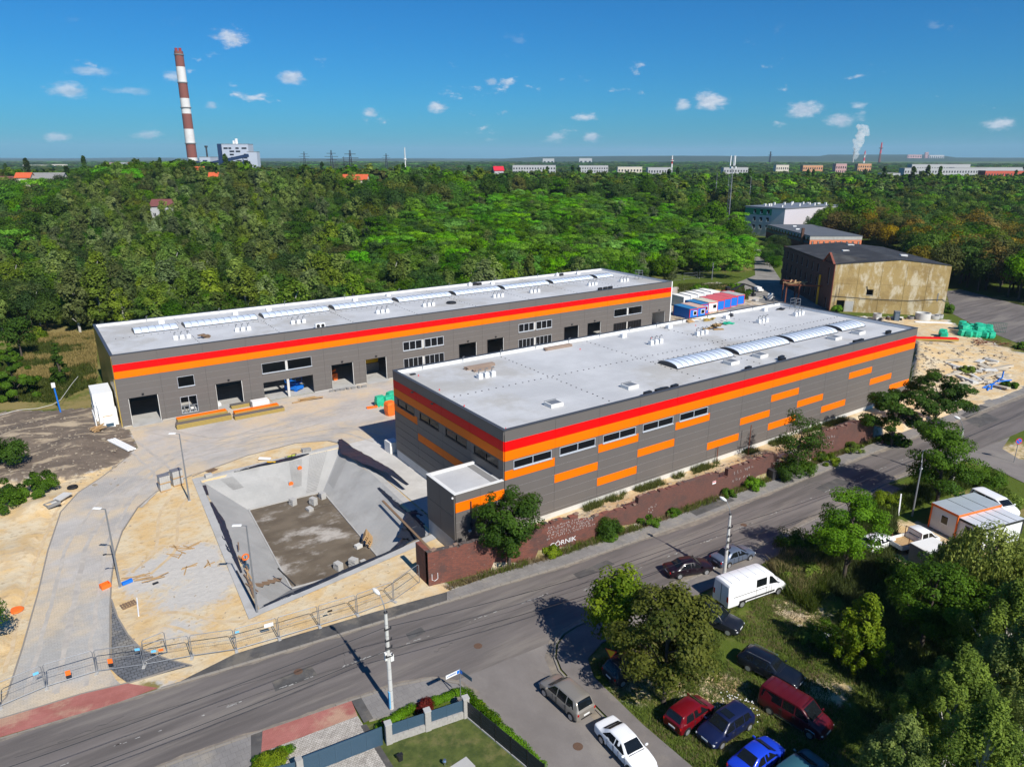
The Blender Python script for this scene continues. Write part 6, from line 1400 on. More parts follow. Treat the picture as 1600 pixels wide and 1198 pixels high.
mb = MB(); mb.face([(0, .45, sidetop), (0, GL, sidetop), (0, GL/2+.2, sidetop+2.6)][::-1]); mb.face([(.45, .45, sidetop), (.45, GL, sidetop), (.45, GL/2+.2, sidetop+2.6)]); mb.build('gable', darkbrick, fac)
mb = MB(); mb.beam((-.05, .2, sidetop-.1), (-.05, GL/2+.2, sidetop+2.65), .5, .18); mb.beam((-.05, GL+.1, sidetop-.1), (-.05, GL/2+.2, sidetop+2.65), .5, .18); mb.box(-.12, .02, -.03, .5, -.2, Hm); mb.build('gable_coping', M('red_brick_edge', (.22, .07, .045), .9, .3, 3), fac)
mb = MB(); mb.box(WL-.45, WL, .45, SL, -.3, Hm-.2); mb.box(.45, WL-.45, SL-.45, SL, -.3, Hm); mb.build('other_walls', darkbrick, fac)
mb = MB(); o = .3; xr = WL*.57
mb.face([(-.2, -.15, Hm-.02), (xr, -.15, Hm+1.58), (xr, SL+o, Hm+1.58), (-.2, SL+o, Hm-.02)]); mb.face([(xr, -.15, Hm+1.58), (WL+o, -.15, Hm+.5), (WL+o, SL+o, Hm+.5), (xr, SL+o, Hm+1.58)])
mb.face([(-.2, .3, Hm-.3), (-.2, GL/2+.2, sidetop+2.75), (9, GL/2+.2, Hm+.95), (9, .3, Hm+.7)]); mb.face([(-.2, GL/2+.2, sidetop+2.75), (-.2, GL, Hm-.3), (9, GL, Hm+.7), (9, GL/2+.2, Hm+.95)])
mb.build('roof', roofing, fac)
mb = MB()
for x, y in ((9, 20), (14, 30), (20, 12)): mb.box(x, x+1.6, y, y+1.1, topz(x)-.1, topz(x)+.35)
mb.build('roof_window', mt['white_dirty'], fac)
mb = MB(); mb.box(-.4, -.05, GL+.4, GL+.75, 0.0, Hm-4); mb.build('yellow_chute', mt['yellow'], fac)
for ch in fac.children_recursive:
    for v_ in ch.data.vertices: v_.co.x -= .189*v_.co.y
# steel gantry beside it
gq = P(1246, 476); gd = wdir+math.pi/2
gan = thing('steel_gantry', 'rusty steel gantry with timber on top, beside the derelict factory', 'gantry', (gq.x, gq.y, 0), gd)
mb = MB()
for x, y in ((0, 0), (7, 0), (0, 3.2), (7, 3.2)): mb.beam((x, y, 0), (x, y, 5.2), .28)
mb.build('post_frame', mt['rust'], gan)
mb = MB(); mb.beam((-.5, 0, 5.3), (7.5, 0, 5.3), .25, .35); mb.beam((-.5, 3.2, 5.3), (7.5, 3.2, 5.3), .25, .35); mb.beam((0, -10, 5.2), (0, 3.6, 5.2), .3, .3); mb.beam((7, -.3, 5.2), (7, 3.6, 5.2), .25, .3); mb.beam((0, 0, 1), (7, 0, 4.4), .1); mb.beam((7, 0, 1), (0, 0, 4.4), .1); mb.build('girder_frame', mt['rust'], gan)
for i in range(9):
    mb = MB(); mb.cbox((0, 0, 0), (R_.uniform(1.2, 4), .35, .14)); tag(put('timber_plank', mb.mesh('timber_plank', mt['wood']), None, (gq+Vector((R_.uniform(-1, 4)*math.cos(gd)-R_.uniform(0, 3)*math.sin(gd), R_.uniform(-1, 4)*math.sin(gd)+R_.uniform(0, 3)*math.cos(gd), 5.6+.15*(i//3)))), (0, R_.uniform(-.15, .15), R_.uniform(0, 3))), 'rough timber plank lying on top of the rusty gantry', 'plank', 'planks on the rusty gantry')
# building helper for simple blocks with window rows on two faces
def block(name, label, cat, loc, rz, L, W, H, wall, roofm, rows=(), cols=6, wsize=(1.2, 1.5), band=None, roof_over=.15, side_cols=4, faces=('front', 'left'), fascia=None, pitched=0, bandm=None, frame='white'):
    o = thing(name, label, cat, loc, rz); mb = MB(); mb.box(0, L, 0, W, -.5, H); mb.build('wall', wall, o)
    if pitched:
        mb = MB(); e = .5; mb.face([(-e, -e, H-.1), (L+e, -e, H-.1), (L+e, W/2, H+pitched), (-e, W/2, H+pitched)]); mb.face([(-e, W+e, H-.1), (-e, W/2, H+pitched), (L+e, W/2, H+pitched), (L+e, W+e, H-.1)]); mb.build('roof', roofm, o)
        mb = MB(); mb.face([(0, 0, H), (0, W/2, H+pitched-.2), (0, W, H)]); mb.face([(L, 0, H), (L, W, H), (L, W/2, H+pitched-.2)]); mb.build('gable', wall, o)
    else:
        mb = MB(); mb.box(-roof_over, L+roof_over, -roof_over, W+roof_over, H+.003, H+.3); mb.build('roof', roofm, o)
    if fascia: mb = MB(); mb.box(-.06, L+.06, -.06, -.003, H-fascia[0], H-.02); mb.box(-.06, -.003, -.003, W, H-fascia[0], H-.02); mb.build('fascia', fascia[1], o)
    if band: mb = MB(); mb.box(-.03, L*band[2], -.03, -.002, band[0], band[1]); mb.box(-.03, -.002, -.002, W, band[0], band[1]); mb.build('wall_band', bandm, o)
    wm = MB(); wm.box(0, wsize[0], -.05, -.035, 0, wsize[1]); wme = wm.mesh('window', win_dark)
    fm = MB(); fm.box(-.08, wsize[0]+.08, -.12, -.0, -.14, 0); fm.box(wsize[0]/2-.05, wsize[0]/2+.05, -.09, -.055, 0, wsize[1]); fme = fm.mesh('sill', mt[frame])
    for z in rows:
        if 'front' in faces:
            for i in range(cols): w = put('window', wme, o, ((i+.5)*L/cols-wsize[0]/2, 0, z)); put('sill', fme, w)
        if 'left' in faces:
            for i in range(side_cols): w = put('window', wme, o, (0, (i+.5)*W/side_cols+wsize[0]/2, z), (0, 0, -math.pi/2)); put('sill', fme, w)
    return o
oa, ob = P(1263, 395, 0), P(1336, 395, 0); od = math.atan2((ob-oa).y, (ob-oa).x)
ob_ = block('brick_office', 'long building with orange front, grey roof and dark red brick side', 'building', (oa.x, oa.y, 0), od, (ob-oa).length+2, 52, 6.6, mt['orange_brick'], M('grey_felt', (.10, .11, .125), .8, .15, .3), (2.9, .2), 9, (.75, 1.7), fascia=(1.35, mt['conc']), faces=('front',))
mb = MB(); mb.box(-.05, -.004, .1, 52, .0, 5.2); mb.build('street_side', M('red_side_brick', (.20, .065, .048), .9, .2, 1), ob_)
mb = MB(); mb.box(-.12, -.055, .2, 52, 3.6, 4.6); mb.build('blue_strip', mt['slate'], ob_)
for i in range(14): mb = MB(); mb.box(-.14, -.06, 1.2+i*3.6, 2.6+i*3.6, 4.65, 6.2); mb.build('window', win_dark, ob_)
mb = MB()
for x, y in ((4, 26), (8, 40)): mb.box(x, x+1.6, y, y+1, 6.9, 7.3)
mb.build('roof_window', mt['white'], ob_)
mb = MB(); mb.box(-1.2, -.2, 6, 7, 0, 9.4); mb.build('chimney', darkbrick, ob_)
ga, gb = P(1161, 366), P(1222, 372); gd_ = math.atan2((gb-ga).y, (gb-ga).x); GLn = (gb-ga).length
gbld = block('office_block', 'white office block with green top storey, grey flat roof and telecom mast', 'building', (ga.x, ga.y, 0), gd_, GLn, 46, 13.7, M('grey_render', (.52, .49, .52), .8, .05), mt['conc_dark'], (), fascia=None)
mb = MB(); mb.box(-.05, GLn*.68, -.05, -.002, 10.2, 13.2); mb.box(-.05, -.002, -.002, 46, 10.2, 13.2); mb.build('green_band', M('green_render', (.03, .27, .12), .7, .05), gbld)
mb = MB(); mb.box(GLn*.68+.05, GLn+.02, -.06, -.003, 0, 13.5); mb.build('white_bay', M('cream_render', (.6, .58, .54), .8, .05), gbld)
for z in (10.9, 7.2, 3.5):
    for k in range(3): mb = MB(); x = GLn*(.22+.17*k); mb.box(x, x+1.5, -.09, -.06, z, z+1.9); w = mb.build('window', win_dark, gbld); mb = MB(); mb.box(x-.1, x+1.6, -.14, -.03, z-.3, z-.02); mb.box(x, x+.55, -.11, -.092, z, z+1.0); mb.build('sill', mt['white'], w)
mb = MB(); mb.box(-.35, GLn+.35, -.4, 46, 13.72, 14.1); mb.build('roof_edge', mt['steel'], gbld)
mb = MB()
for i in range(16): mb.box(R_.uniform(1, GLn-2), 0, 0, 0, 0, 0) if False else mb.cbox((R_.uniform(1, GLn-1), R_.uniform(3, 44), 14.7), (R_.uniform(.6, 1.1), .8, R_.uniform(.9, 1.6)))
mb.build('roof_vent', mt['white_dirty'], gbld)
tq = D(1140, 312, 372); tz = tq.z
tel = thing('telecom_mast', 'grey lattice telecom mast with white antennas rising behind the office block', 'mast', (tq.x, tq.y, 0)); th = D(1147, 243, 372).z
mb = MB()
for k in range(3):
    a = k*2.094; mb.tube([(1.1*math.cos(a), 1.1*math.sin(a), 0), (.45*math.cos(a), .45*math.sin(a), th-4)], .12, 5)
for i in range(18):
    z = i*(th-5)/18
    for k in range(3):
        a, c_ = k*2.094, (k+1)*2.094; r1 = 1.1-.65*z/(th-4); mb.beam((r1*math.cos(a), r1*math.sin(a), z), (r1*math.cos(c_), r1*math.sin(c_), z+(th-5)/18), .08)
mb.build('lattice', mt['steel'], tel)
mb = MB()
for k in range(3):
    a = k*2.094+.4; mb.cbox((1.3*math.cos(a), 1.3*math.sin(a), th-2.6), (.5, .5, 5)); mb.cbox((1.5*math.cos(a+1), 1.5*math.sin(a+1), th-6), (.7, .7, 1))
mb.build('antenna', mt['white'], tel)
# ---------------------------------------------------------------- power station and skyline
def far_xy(u, v, dist): q = D(u, v, dist); return q
Dc = 1150; cb = D(303, 266, Dc); ct = D(284.5, 88, Dc)
chm = thing('power_station_chimney', 'very tall red and white banded chimney with two flues on the left skyline', 'chimney', (cb.x, cb.y, 0)); zt = ct.z
zs_ = [0, .335*0+ D(300.5, 246.5, Dc).z, D(298.5, 224.5, Dc).z, D(294, 202.5, Dc).z, D(291, 179.5, Dc).z, D(288, 156.5, Dc).z, D(285, 134.5, Dc).z, D(282, 110.5, Dc).z, zt]
rad = lambda z: 7.9-1.5*z/zt; cw = M('chimney_white', (.66, .65, .63), .8, .15, .05, dirt=(.4, .3, .26), dscale=.05); cr = M('chimney_red', (.22, .072, .05), .85, .15, .05, dirt=(.12, .06, .05), dscale=.05)
for i, (z0, z1) in enumerate(zip(zs_, zs_[1:])):
    mb = MB(); mb.lathe([(rad(z0), z0+.02), (rad(z1), z1)], 28); mb.build('band', cw if i % 2 == 0 else cr, chm, smooth=40)
mb = MB()
for z, w in ((zs_[2], 1.2), (zs_[4]+9, 1.2), (zs_[6]+1, .9), (zt-5, 1.0)): mb.lathe([(rad(z)+.05, z-.8), (rad(z)+w, z-.6), (rad(z)+w, z+.6), (rad(z)+.05, z+.8)], 28)
mb.build('gallery', mt['conc_dark'], chm)
for s in (-3.4, 2.6): mb = MB(); mb.lathe([(2.2, zt-1), (2.2, zt+4.5), (1.8, zt+4.5), (1.8, zt+3)], 14, (s*_c, -s*_s, 0)); mb.build('flue', M('flue_red', (.3, .03, .03), .7, .1), chm)
def plant(name, label, u0, u1, v0, v1, dist, depth, mats, parts=None, cat='building', rows=0):
    a, c_ = D(u0, v1, dist), D(u1, v1, dist); top = D((u0+u1)/2, v0, dist).z; o = thing(name, label, cat, (a.x, a.y, 0), -YAW); L = (c_-a).length
    mb = MB(); mb.box(0, L, 0, depth, -2, top); mb.build('wall', mats, o)
    mb = MB(); mb.box(-.2, L+.2, -.2, depth+.2, top+.01, top+.8); mb.build('roof', mt['conc_dark'], o)
    return o, L, top
whitec = M('white_cladding', (.44, .48, .55), .5, .06); bluec = M('dark_blue_cladding', (.012, .03, .085), .5, .1); cream = M('cream_render', (.60, .54, .44), .8, .08); whiter = M('white_render', (.42, .42, .42), .8, .06)
o, L, top = plant('boiler_house', 'tall power station block in white and black cladding, right of the big chimney', 350, 391, 226, 262, Dc, 24, whitec)
for i in range(9):
    z = 12+i*(top-14)/9
    for k in range(4):
        if R_.random() < .75: mb = MB(); x = L*k/4+R_.uniform(0, 3); mb.box(x, min(L, x+R_.uniform(4, 8)), -.5-.01*k, -.02, z, z+2.2); mb.build('black_panel', mt['frame_black'], o)
mb = MB(); mb.box(-8, -.05, 2, 20, 0, top+1); mb.build('dark_tower', bluec, o)
mb = MB(); mb.lathe([(2.5, top), (2.2, top+9)], 12, (L*.45, 15, 0)); mb.cbox((L*.38, 18, top+3), (6, 6, 6)); mb.build('roof_plant', mt['white'], o)
plant('boiler_annex', 'plain white lower block at the right end of the power station', 388, 403, 238, 258, Dc-20, 14, whitec)
o, L, top = plant('turbine_house', 'mid sized white and blue block between chimney and boiler house', 314, 331, 246, 268, Dc-60, 30, whitec)
mb = MB(); mb.box(L*.3, L*.7, -.6, -.02, 2, top-4); mb.build('dark_panel', bluec, o)
plant('coal_store', 'dark blue block at the foot of the power station chimney', 308, 316, 252, 268, Dc-60, 20, bluec)
plant('boiler_block', 'dark blue low block in front of the white boiler house', 350, 384, 253, 264, Dc-40, 20, bluec)
a, c_ = D(300, 262, Dc-90), D(388, 243, Dc-90); o = thing('coal_conveyor', 'long inclined dark blue conveyor bridge across the power station', 'conveyor', (0, 0, 0)); mb = MB(); mb.beam(a, c_, 5, 4.5); mb.build('bridge', bluec, o)
mb = MB()
for t in (.15, .4, .65, .9): q = a.lerp(c_, t); mb.beam((q.x, q.y, 0), q, 1.2)
mb.build('trestle', bluec, o)
q = D(326, 262, Dc-30); mb = MB(); h = D(326, 228, Dc-30).z; mb.tube([(0, 0, 0), (0, 0, h)], [1.6, 1.2], 10); mb.lathe([(1.2, h-3), (2.4, h-2.5), (2.4, h), (1, h)], 10); one('flare_stack', 'thin dark stack left of the boiler house', 'stack', mb, mt['dark_steel'], (q.x, q.y, 0))
# pylons and masts on the skyline
def pylon(u, v0, v1, dist, label):
    q = D(u, v1, dist); h = D(u, v0, dist).z; o = thing('power_pylon', label, 'pylon', (q.x, q.y, 0), -YAW+.3, 'pylons on the skyline'); mb = MB(); w = h*.075; t = .55
    for sx in (-1, 1):
        for sy in (-1, 1): mb.beam((sx*w, sy*w, 0), (sx*w*.15, sy*w*.15, h), t)
    for i in range(7):
        z0, z1 = h*i/7.5, h*(i+1)/7.5; a0, a1 = w*(1-.85*z0/h), w*(1-.85*z1/h)
        mb.beam((-a0, -a0, z0), (a1, -a1, z1), t*.6); mb.beam((a0, -a0, z0), (-a1, -a1, z1), t*.6)
    mb.build('lattice', mt['dark_steel'], o); mb = MB()
    for z, l in ((.70, .17), (.80, .22), (.90, .15)): mb.beam((-h*l, 0, h*z), (h*l, 0, h*z), t*1.2); 
    mb.build('cross_arm', mt['dark_steel'], o)
pylon(476, 237, 252, 1500, 'small distant pylon, leftmost of the pylons'); pylon(519, 235, 262, 1150, 'pylon in the middle of the three right of the power station'); pylon(549, 235, 273, 900, 'largest pylon, in front of the orange roofed house'); pylon(604, 240, 258, 1700, 'small distant pylon left of the white radio mast')
def mast(u, v0, v1, dist, label, m, r=1.0, name='radio_mast', bands=None):
    q = D(u, v1, dist); h = D(u, v0, dist).z; o = thing(name, label, 'mast' if name == 'radio_mast' else 'chimney', (q.x, q.y, 0)); n = bands or 1
    for i in range(n): mb = MB(); mb.lathe([(r*(1-.5*i/n), h*i/n), (r*(1-.5*(i+1)/n), h*(i+1)/n-.01)], 10); mb.build('shaft', m if i % 2 == 0 else mt['red_pl'], o)
    mb = MB(); mb.lathe([(r*.8, h*.72), (r*1.7, h*.73), (r*1.7, h*.75), (r*.8, h*.76)], 10); mb.build('platform', m, o)
mast(634, 231, 272, 800, 'tall white radio mast above the middle of the wood', mt['white_dirty'], .9)
mast(1049.5, 243, 262, 1500, 'red and white banded mast among the far flats', mt['white_dirty'], 2.2, bands=5)
mast(1118, 270, 304, 500, 'thin grey lamp mast left of the telecom mast', mt['steel'], .25); mast(1136, 274, 310, 500, 'second thin grey lamp mast next to the telecom mast', mt['steel'], .25); mast(1171, 276, 308, 480, 'thin grey lamp mast right of the telecom mast', mt['steel'], .25)
mast(1374, 223, 250, 4200, 'thin leaning looking red stack on the right horizon', mt['rust'], 7, 'factory_stack', 2); mast(1350, 236, 250, 4200, 'short red and white stack beside the white plume', mt['white_dirty'], 6, 'factory_stack', 4); mast(1333, 232, 250, 4300, 'slim stack under the white plume', mt['conc'], 5, 'factory_stack')
mast(1203, 237, 250, 3500, 'small dark tower on the horizon above the green office block', mt['dark_steel'], 6, 'factory_stack')
mast(538, 245, 262, 900, 'thin dark lamp mast left of the largest pylon', mt['dark_steel'], .5)
# white plume of steam
puffs = [(1337, 246, 4), (1338, 240, 5), (1339, 234, 6), (1341, 227, 7), (1343, 221, 7.5), (1344, 215, 8), (1347, 209, 8), (1350, 204, 8), (1354, 208, 6.5), (1347, 200, 6), (1341, 198, 4.5), (1337, 229, 5), (1336, 222, 5)]
bm = bmesh.new(); c0 = D(1343, 225, 4300); k = 4300/F_PX
for u, v, r in puffs:
    q = D(u, v, 4300+R_.uniform(-20, 20))-c0; bmesh.ops.create_icosphere(bm, subdivisions=4, radius=r*k*.86, matrix=Matrix.Translation(q))
for vtx in bm.verts: vtx.co += vtx.co.normalized()*0+Vector(noise.noise_vector(vtx.co*.045))*11+Vector(noise.noise_vector(vtx.co*.12))*4
steam_m = bpy.data.materials.new('steam'); b = NB(nodes(steam_m)); pv = b.n('ShaderNodeVolumePrincipled', {'Color': (1, 1, 1, 1), 'Density': .045}); o_ = b.n('ShaderNodeOutputMaterial'); steam_m.node_tree.links.new(pv.outputs[0], o_.inputs['Volume'])
me = bpy.data.meshes.new('steam_plume'); bm.to_mesh(me); bm.free(); me.materials.append(steam_m); me.polygons.foreach_set('use_smooth', [True]*len(me.polygons))
tag(put('steam_plume', me, None, c0), 'white plume of steam rising on the right horizon', 'steam', kind='stuff')
# flats and houses beyond the wood
def flat(label, u0, u1, v0, v1, dist, mats, rows=4, cols=10, depth=14, roof=None, group=None):
    a, c_ = D(u0, v1, dist), D(u1, v1, dist); top = D((u0+u1)/2, v0, dist).z; L = (c_-a).length
    return block('block_of_flats', label, 'building', (a.x, a.y, 0), math.atan2(c_.y-a.y, c_.x-a.x), L, depth, top, mats, roof or mt['conc'], tuple(3+k*(top-4)/rows for k in range(rows)), cols, (L/cols*.5, (top-4)/rows*.55), faces=('front',), side_cols=1)
redr = M('red_render', (.5, .1, .06), .8, .08); orr = M('orange_render', (.55, .28, .14), .8, .08); pinkr = M('pink_render', (.5, .3, .28), .8, .1)
flat('cream block of flats on the far left horizon', 37, 74, 258, 266, 2300, cream, 3, 8); flat('second cream block of flats on the far left horizon', 78, 103, 257, 264, 2400, cream, 3, 6)
for u0, u1, m, l in ((165, 179, pinkr, 'pink'), (180, 200, whiter, 'white'), (201, 217, redr, 'red')): flat(f'{l} tower block in the distant group left of the chimney', u0, u1, 254, 263, 2600, m, 5, 4)
flat('long white flats above the middle of the wood, leftmost', 801, 868, 258.5, 272, 1150, whiter, 4, 16); flat('long white flats with many windows, second from the left', 905, 950, 259, 270, 1250, whiter, 4, 12); flat('plain pale flats, third in the middle distance', 965, 1003, 261, 272, 1150, cream, 3, 8); flat('white flats half hidden by trees, left of the banded mast', 1012, 1050, 262, 275, 1050, whiter, 3, 9)
flat('white flats with brownish stripe right of the telecom mast', 1130, 1168, 262, 276, 1000, whiter, 4, 9); flat('pale flats between the poplars, leftmost', 1212, 1232, 258, 268, 1300, cream, 3, 6); flat('orange fronted flats between the poplars', 1254, 1285, 258.5, 268, 1350, orr, 3, 9); flat('pale flats left of the second poplar', 1305, 1322, 256, 268, 1300, pinkr, 3, 5); flat('flats with orange gable right of the second poplar', 1340, 1361, 256, 263, 1500, orr, 3, 6)
flat('very long white flats at the right, rear row', 1424, 1515, 257, 266, 1150, whiter, 3, 24); flat('very long white and red flats at the right, middle row', 1412, 1540, 263, 275, 950, whiter, 4, 30); flat('white and red flats at the right picture edge', 1538, 1625, 267, 279, 820, redr, 4, 20); flat('white upper flats behind the red ones at the right picture edge', 1490, 1640, 262, 270, 1000, whiter, 3, 26)
flat('white houses row in front of the middle row of flats', 1380, 1406, 271, 278, 800, whiter, 2, 6); flat('long low white depot far away above the wood centre', 848, 866, 248, 251, 3800, whiter, 1, 3); flat('second long low white depot far away', 905, 925, 247.5, 250, 4000, whiter, 1, 3); flat('city flats on the far right horizon', 1418, 1440, 242, 246, 6500, pinkr, 3, 6); flat('tall tower on the far right horizon', 1445, 1450, 238, 246, 6500, pinkr, 6, 2); flat('row of city flats right of the far tower', 1452, 1475, 242.5, 246, 6500, whiter, 2, 7)
terra = M('clay_tile_roof', (.52, .10, .035), .75, .12, .8); terra2 = M('dark_red_tile', (.16, .055, .05), .8, .15, .8)
def house(label, key, L, W, H, rz, wall, roof, ph=4, cols=3):
    q = HXY[key]; z = float(hillz(np.array([q.x]), np.array([q.y]))[0]); c_, s_ = math.cos(rz), math.sin(rz)
    return block('house', label, 'house', (q.x-c_*L/2, q.y-s_*L/2, z-1), rz, L, W, H+1, wall, roof, (1.6, 4.6, 7.6)[:2 if H < 9 else 3], cols, (1.1, 1.5), pitched=ph, side_cols=2)
house('white villa with bright orange roof below the big chimney', 'villa', 15, 11, 8.0, -.35, whiter, terra, 5.5); house('white house with orange roof, right of the bigger villa', 'white', 9, 9, 7.5, -.35, whiter, terra, 3)
house('house with wide orange roof and dark solar panels in the wood', 'orange', 15, 10, 12.0, -.6, cream, terra, 3.2); house('white manor with many windows at the left behind trees', 'manor', 22, 12, 13.5, -.4, mt['white_dirty'], mt['conc_dark'], 3.5, 6); house('cream house with red roof left of the white manor', 'cream', 8, 8, 14.5, -.4, cream, terra, 3)
house('house with dark red roof at the left picture edge', 'edge', 11, 9, 9.5, -.2, cream, terra2, 5.5); house('low house with dull maroon roof in the wood, left', 'maroon', 10, 9, 8.2, -.5, whiter, terra2, 3); house('small house with bright red roof right of the wood centre', 'red', 8, 9, 13.5, -.4, whiter, M('bright_red_roof', (.55, .02, .04), .6, .1), 3.5)
# far hills
def ridge(name, u0, u1, dist, v_top, amp, seed, m):
    r = np.random.RandomState(seed); n = 160; top = []; 
    rows = [[], [], [], []]
    for i in range(n+1):
        u = u0+(u1-u0)*i/n; q = D(u, 250, dist); h = max(8, D(u, v_top, dist).z+amp*(float(fbm(np.array([u]), np.array([seed*3.0]), 210, seed))-.5)*2*dist/F_PX); e = min(1, i/18, (n-i)/18); h *= e
        f = Vector((_s, _c, 0)); q.z = 0
        for k, (off, z) in enumerate(((-900, -4), (-250, h*.75), (150, h), (1200, -4))): p_ = q+f*off; rows[k].append((p_.x, p_.y, z))
    mb = MB(); mb.grid_faces(rows[::-1]); struct(name, mb, m, smooth=60)
hillm = M('wooded_hill', (.03, .05, .02), .95, .4, .004)
ridge('hill', -500, 760, 7500, 249.5, 2.0, 3, hillm); ridge('hill', 700, 2000, 6800, 245.5, 3.5, 4, hillm); ridge('hill', 1280, 1480, 7800, 241.5, 1.5, 5, hillm); ridge('hill', -700, 2200, 10500, 247.0, 2.0, 6, hillm)
# ---------------------------------------------------------------- poles, wires, signs
def site_lamp(u, v, h, arm_dir, label):
    q = P(u, v); o = thing('street_lamp', label, 'lamp', (q.x, q.y, 0), 0, 'new steel lamps of the building site')
    mb = MB(); mb.tube([(0, 0, -.2), (0, 0, 1.2), (0, 0, h)], [.10, .09, .055], 10); mb.build('pole', mt['steel'], o)
    mb = MB(); mb.box(-.17, .17, -.17, .17, -.05, .06); mb.build('foot', mt['conc'], o)
    e = Vector((math.cos(arm_dir), math.sin(arm_dir), 0)); mb = MB(); mb.beam(Vector((0, 0, h)), e*.5+Vector((0, 0, h+.03)), .05); mb.build('arm', mt['steel'], o)
    mb = MB(); mb.cbox(e*.75+Vector((0, 0, h+.05)), (.75, .3, .1), arm_dir); mb.build('lamp_head', mt['white'], o, bevel=.03); return o
site_lamp(296, 782, 8.2, math.radians(150), 'slim steel lamp behind the paver stacks, farthest of the three site lamps')
s_ = site_lamp(188, 917, 7.9, math.radians(140), 'slim steel lamp beside the entrance drive, with a small arm halfway up')
mb = MB(); mb.beam((0, 0, 3.4), (-.7, .35, 3.45), .06); mb.cbox((-.7, .35, 3.45), (.3, .12, .1)); mb.build('side_bracket', mt['dark_steel'], s_)
site_lamp(402, 957, 8.4, math.radians(150), 'slim steel lamp at the near left corner of the basin')
poles = []
def concrete_pole(x, y, h, label, head=(0, 1)):
    o = thing('street_lamp', label, 'lamp pole', (x, y, 0), 0, 'concrete street lamp poles'); mb = MB(); mb.tube([(0, 0, -.3), (0, 0, h*.5), (0, 0, h)], [.17, .15, .11], 10); mb.build('pole', mt['conc_pale'], o)
    mb = MB()
    for z in [k*.9+.8 for k in range(int(h/.9))]: mb.lathe([(.172-.006*z, z), (.178-.006*z, z+.01), (.172-.006*z, z+.03)], 10)
    mb.build('band', mt['steel'], o)
    hx, hy = head; mb = MB(); mb.tube([(0, 0, h-.1), (hx*.15, hy*.15, h+.55), (hx*.5, hy*.5, h+1.15)], .035, 6); mb.build('arm', mt['steel'], o)
    mb = MB(); M_ = Vector((hx, hy, .35)).normalized(); c_ = Vector((hx*.5, hy*.5, h+1.15)); mb.tube([c_, c_+M_*.15, c_+M_*.45, c_+M_*.7], [.06, .14, .17, .05], 10); mb.build('lamp_head', mt['white_dirty'], o, smooth=50)
    mb = MB(); mb.lathe([(.13, h-.06), (.15, h), (.1, h+.05)], 8); mb.build('cap', mt['frame_black'], o)
    mb = MB()
    for z in (h-1.3, h-2.2, h-2.8, h-3.5):
        mb.cbox((0, -.16, z), (.5, .08, .08)); mb.tube([(.22, -.2, z), (.22, -.2, z+.2)], .05, 6); mb.tube([(-.22, -.2, z), (-.22, -.2, z+.2)], .05, 6)
    mb.build('insulator', mt['dark_steel'], o); poles.append((x, y, h)); return o
q = P(612, 1108); cp = concrete_pole(q.x, q.y, 8.1, 'tall concrete pole with round lamp beside the garden hedge, nearest the camera', (-.3, .95))
mb = MB(); mb.cbox((-.15, -.06, .95), (.1, .2, 1.4)); mb.build('poster_sleeve', M('blue_poster', (.12, .38, .62), .6, .25, 4), cp)
mb = MB(); mb.cbox((.2, -.05, 4.4), (.25, .3, .5)); mb.cbox((-.2, 0, 4.6), (.15, .2, .6)); mb.build('cable_box', mt['white_dirty'], cp)
q = P(1131, 902); concrete_pole(q.x, q.y, 6.6, 'concrete pole with round lamp between the blue grey saloon and the white van', (-.3, .9))
q = P(1488, 752); concrete_pole(q.x, q.y, 6.8, 'concrete pole with round lamp partly hidden by a tree at the turnout', (-.4, .9))
q = P(1425, 806); o = thing('street_lamp', 'tall steel lamp with long curved arm beside the flatbed lorry', 'lamp', (q.x, q.y, 0))
mb = MB(); mb.tube([(0, 0, -.2), (0, 0, 5.9), (.05, .06, 6.35), (.35, .25, 6.75), (.8, .5, 6.9), (1.5, .7, 6.9)], [.1, .075, .06, .05, .05, .045], 10); mb.build('pole', mt['steel'], o, smooth=50)
mb = MB(); mb.cbox((1.9, .82, 6.9), (.85, .28, .12), .3); mb.build('lamp_head', mt['steel'], o, bevel=.04)
mb = MB(); mb.cbox((.12, .05, 5.6), (.3, .16, .14)); mb.build('camera_box', mt['white'], o)
# wires along the road
def wire(a, c_, label, sag=.5, r=.022):
    a, c_ = Vector(a), Vector(c_); pts = []
    for i in range(15): t = i/14; p_ = a.lerp(c_, t); p_.z -= sag*4*t*(1-t); pts.append(p_)
    mb = MB(); mb.tube(pts, r, 5, False); one('overhead_wire', label, 'wire', mb, mt['frame_black'], group='overhead wires between the concrete poles')
P0 = (-62, -12.5, 8.0)
for k, z in enumerate((-1.2, -2.7)):
    sx = .22*(-1)**k
    ordw = ['upper', 'lower'][k]
    for a, c_, w in ((P0, poles[0], 'from the nearest pole to the left edge'), (poles[0], poles[1], 'from the nearest pole to the pole by the white van'), (poles[1], poles[2], 'from the van pole to the pole at the turnout')):
        wire((a[0], a[1]-.2+sx, a[2]+z), (c_[0], c_[1]-.2+sx, c_[2]+z), f'{ordw} wire {w}', .7)
wire((poles[2][0], poles[2][1], 5.5), (112, -19, 6), 'wire leaving the turnout pole to the right', .6)
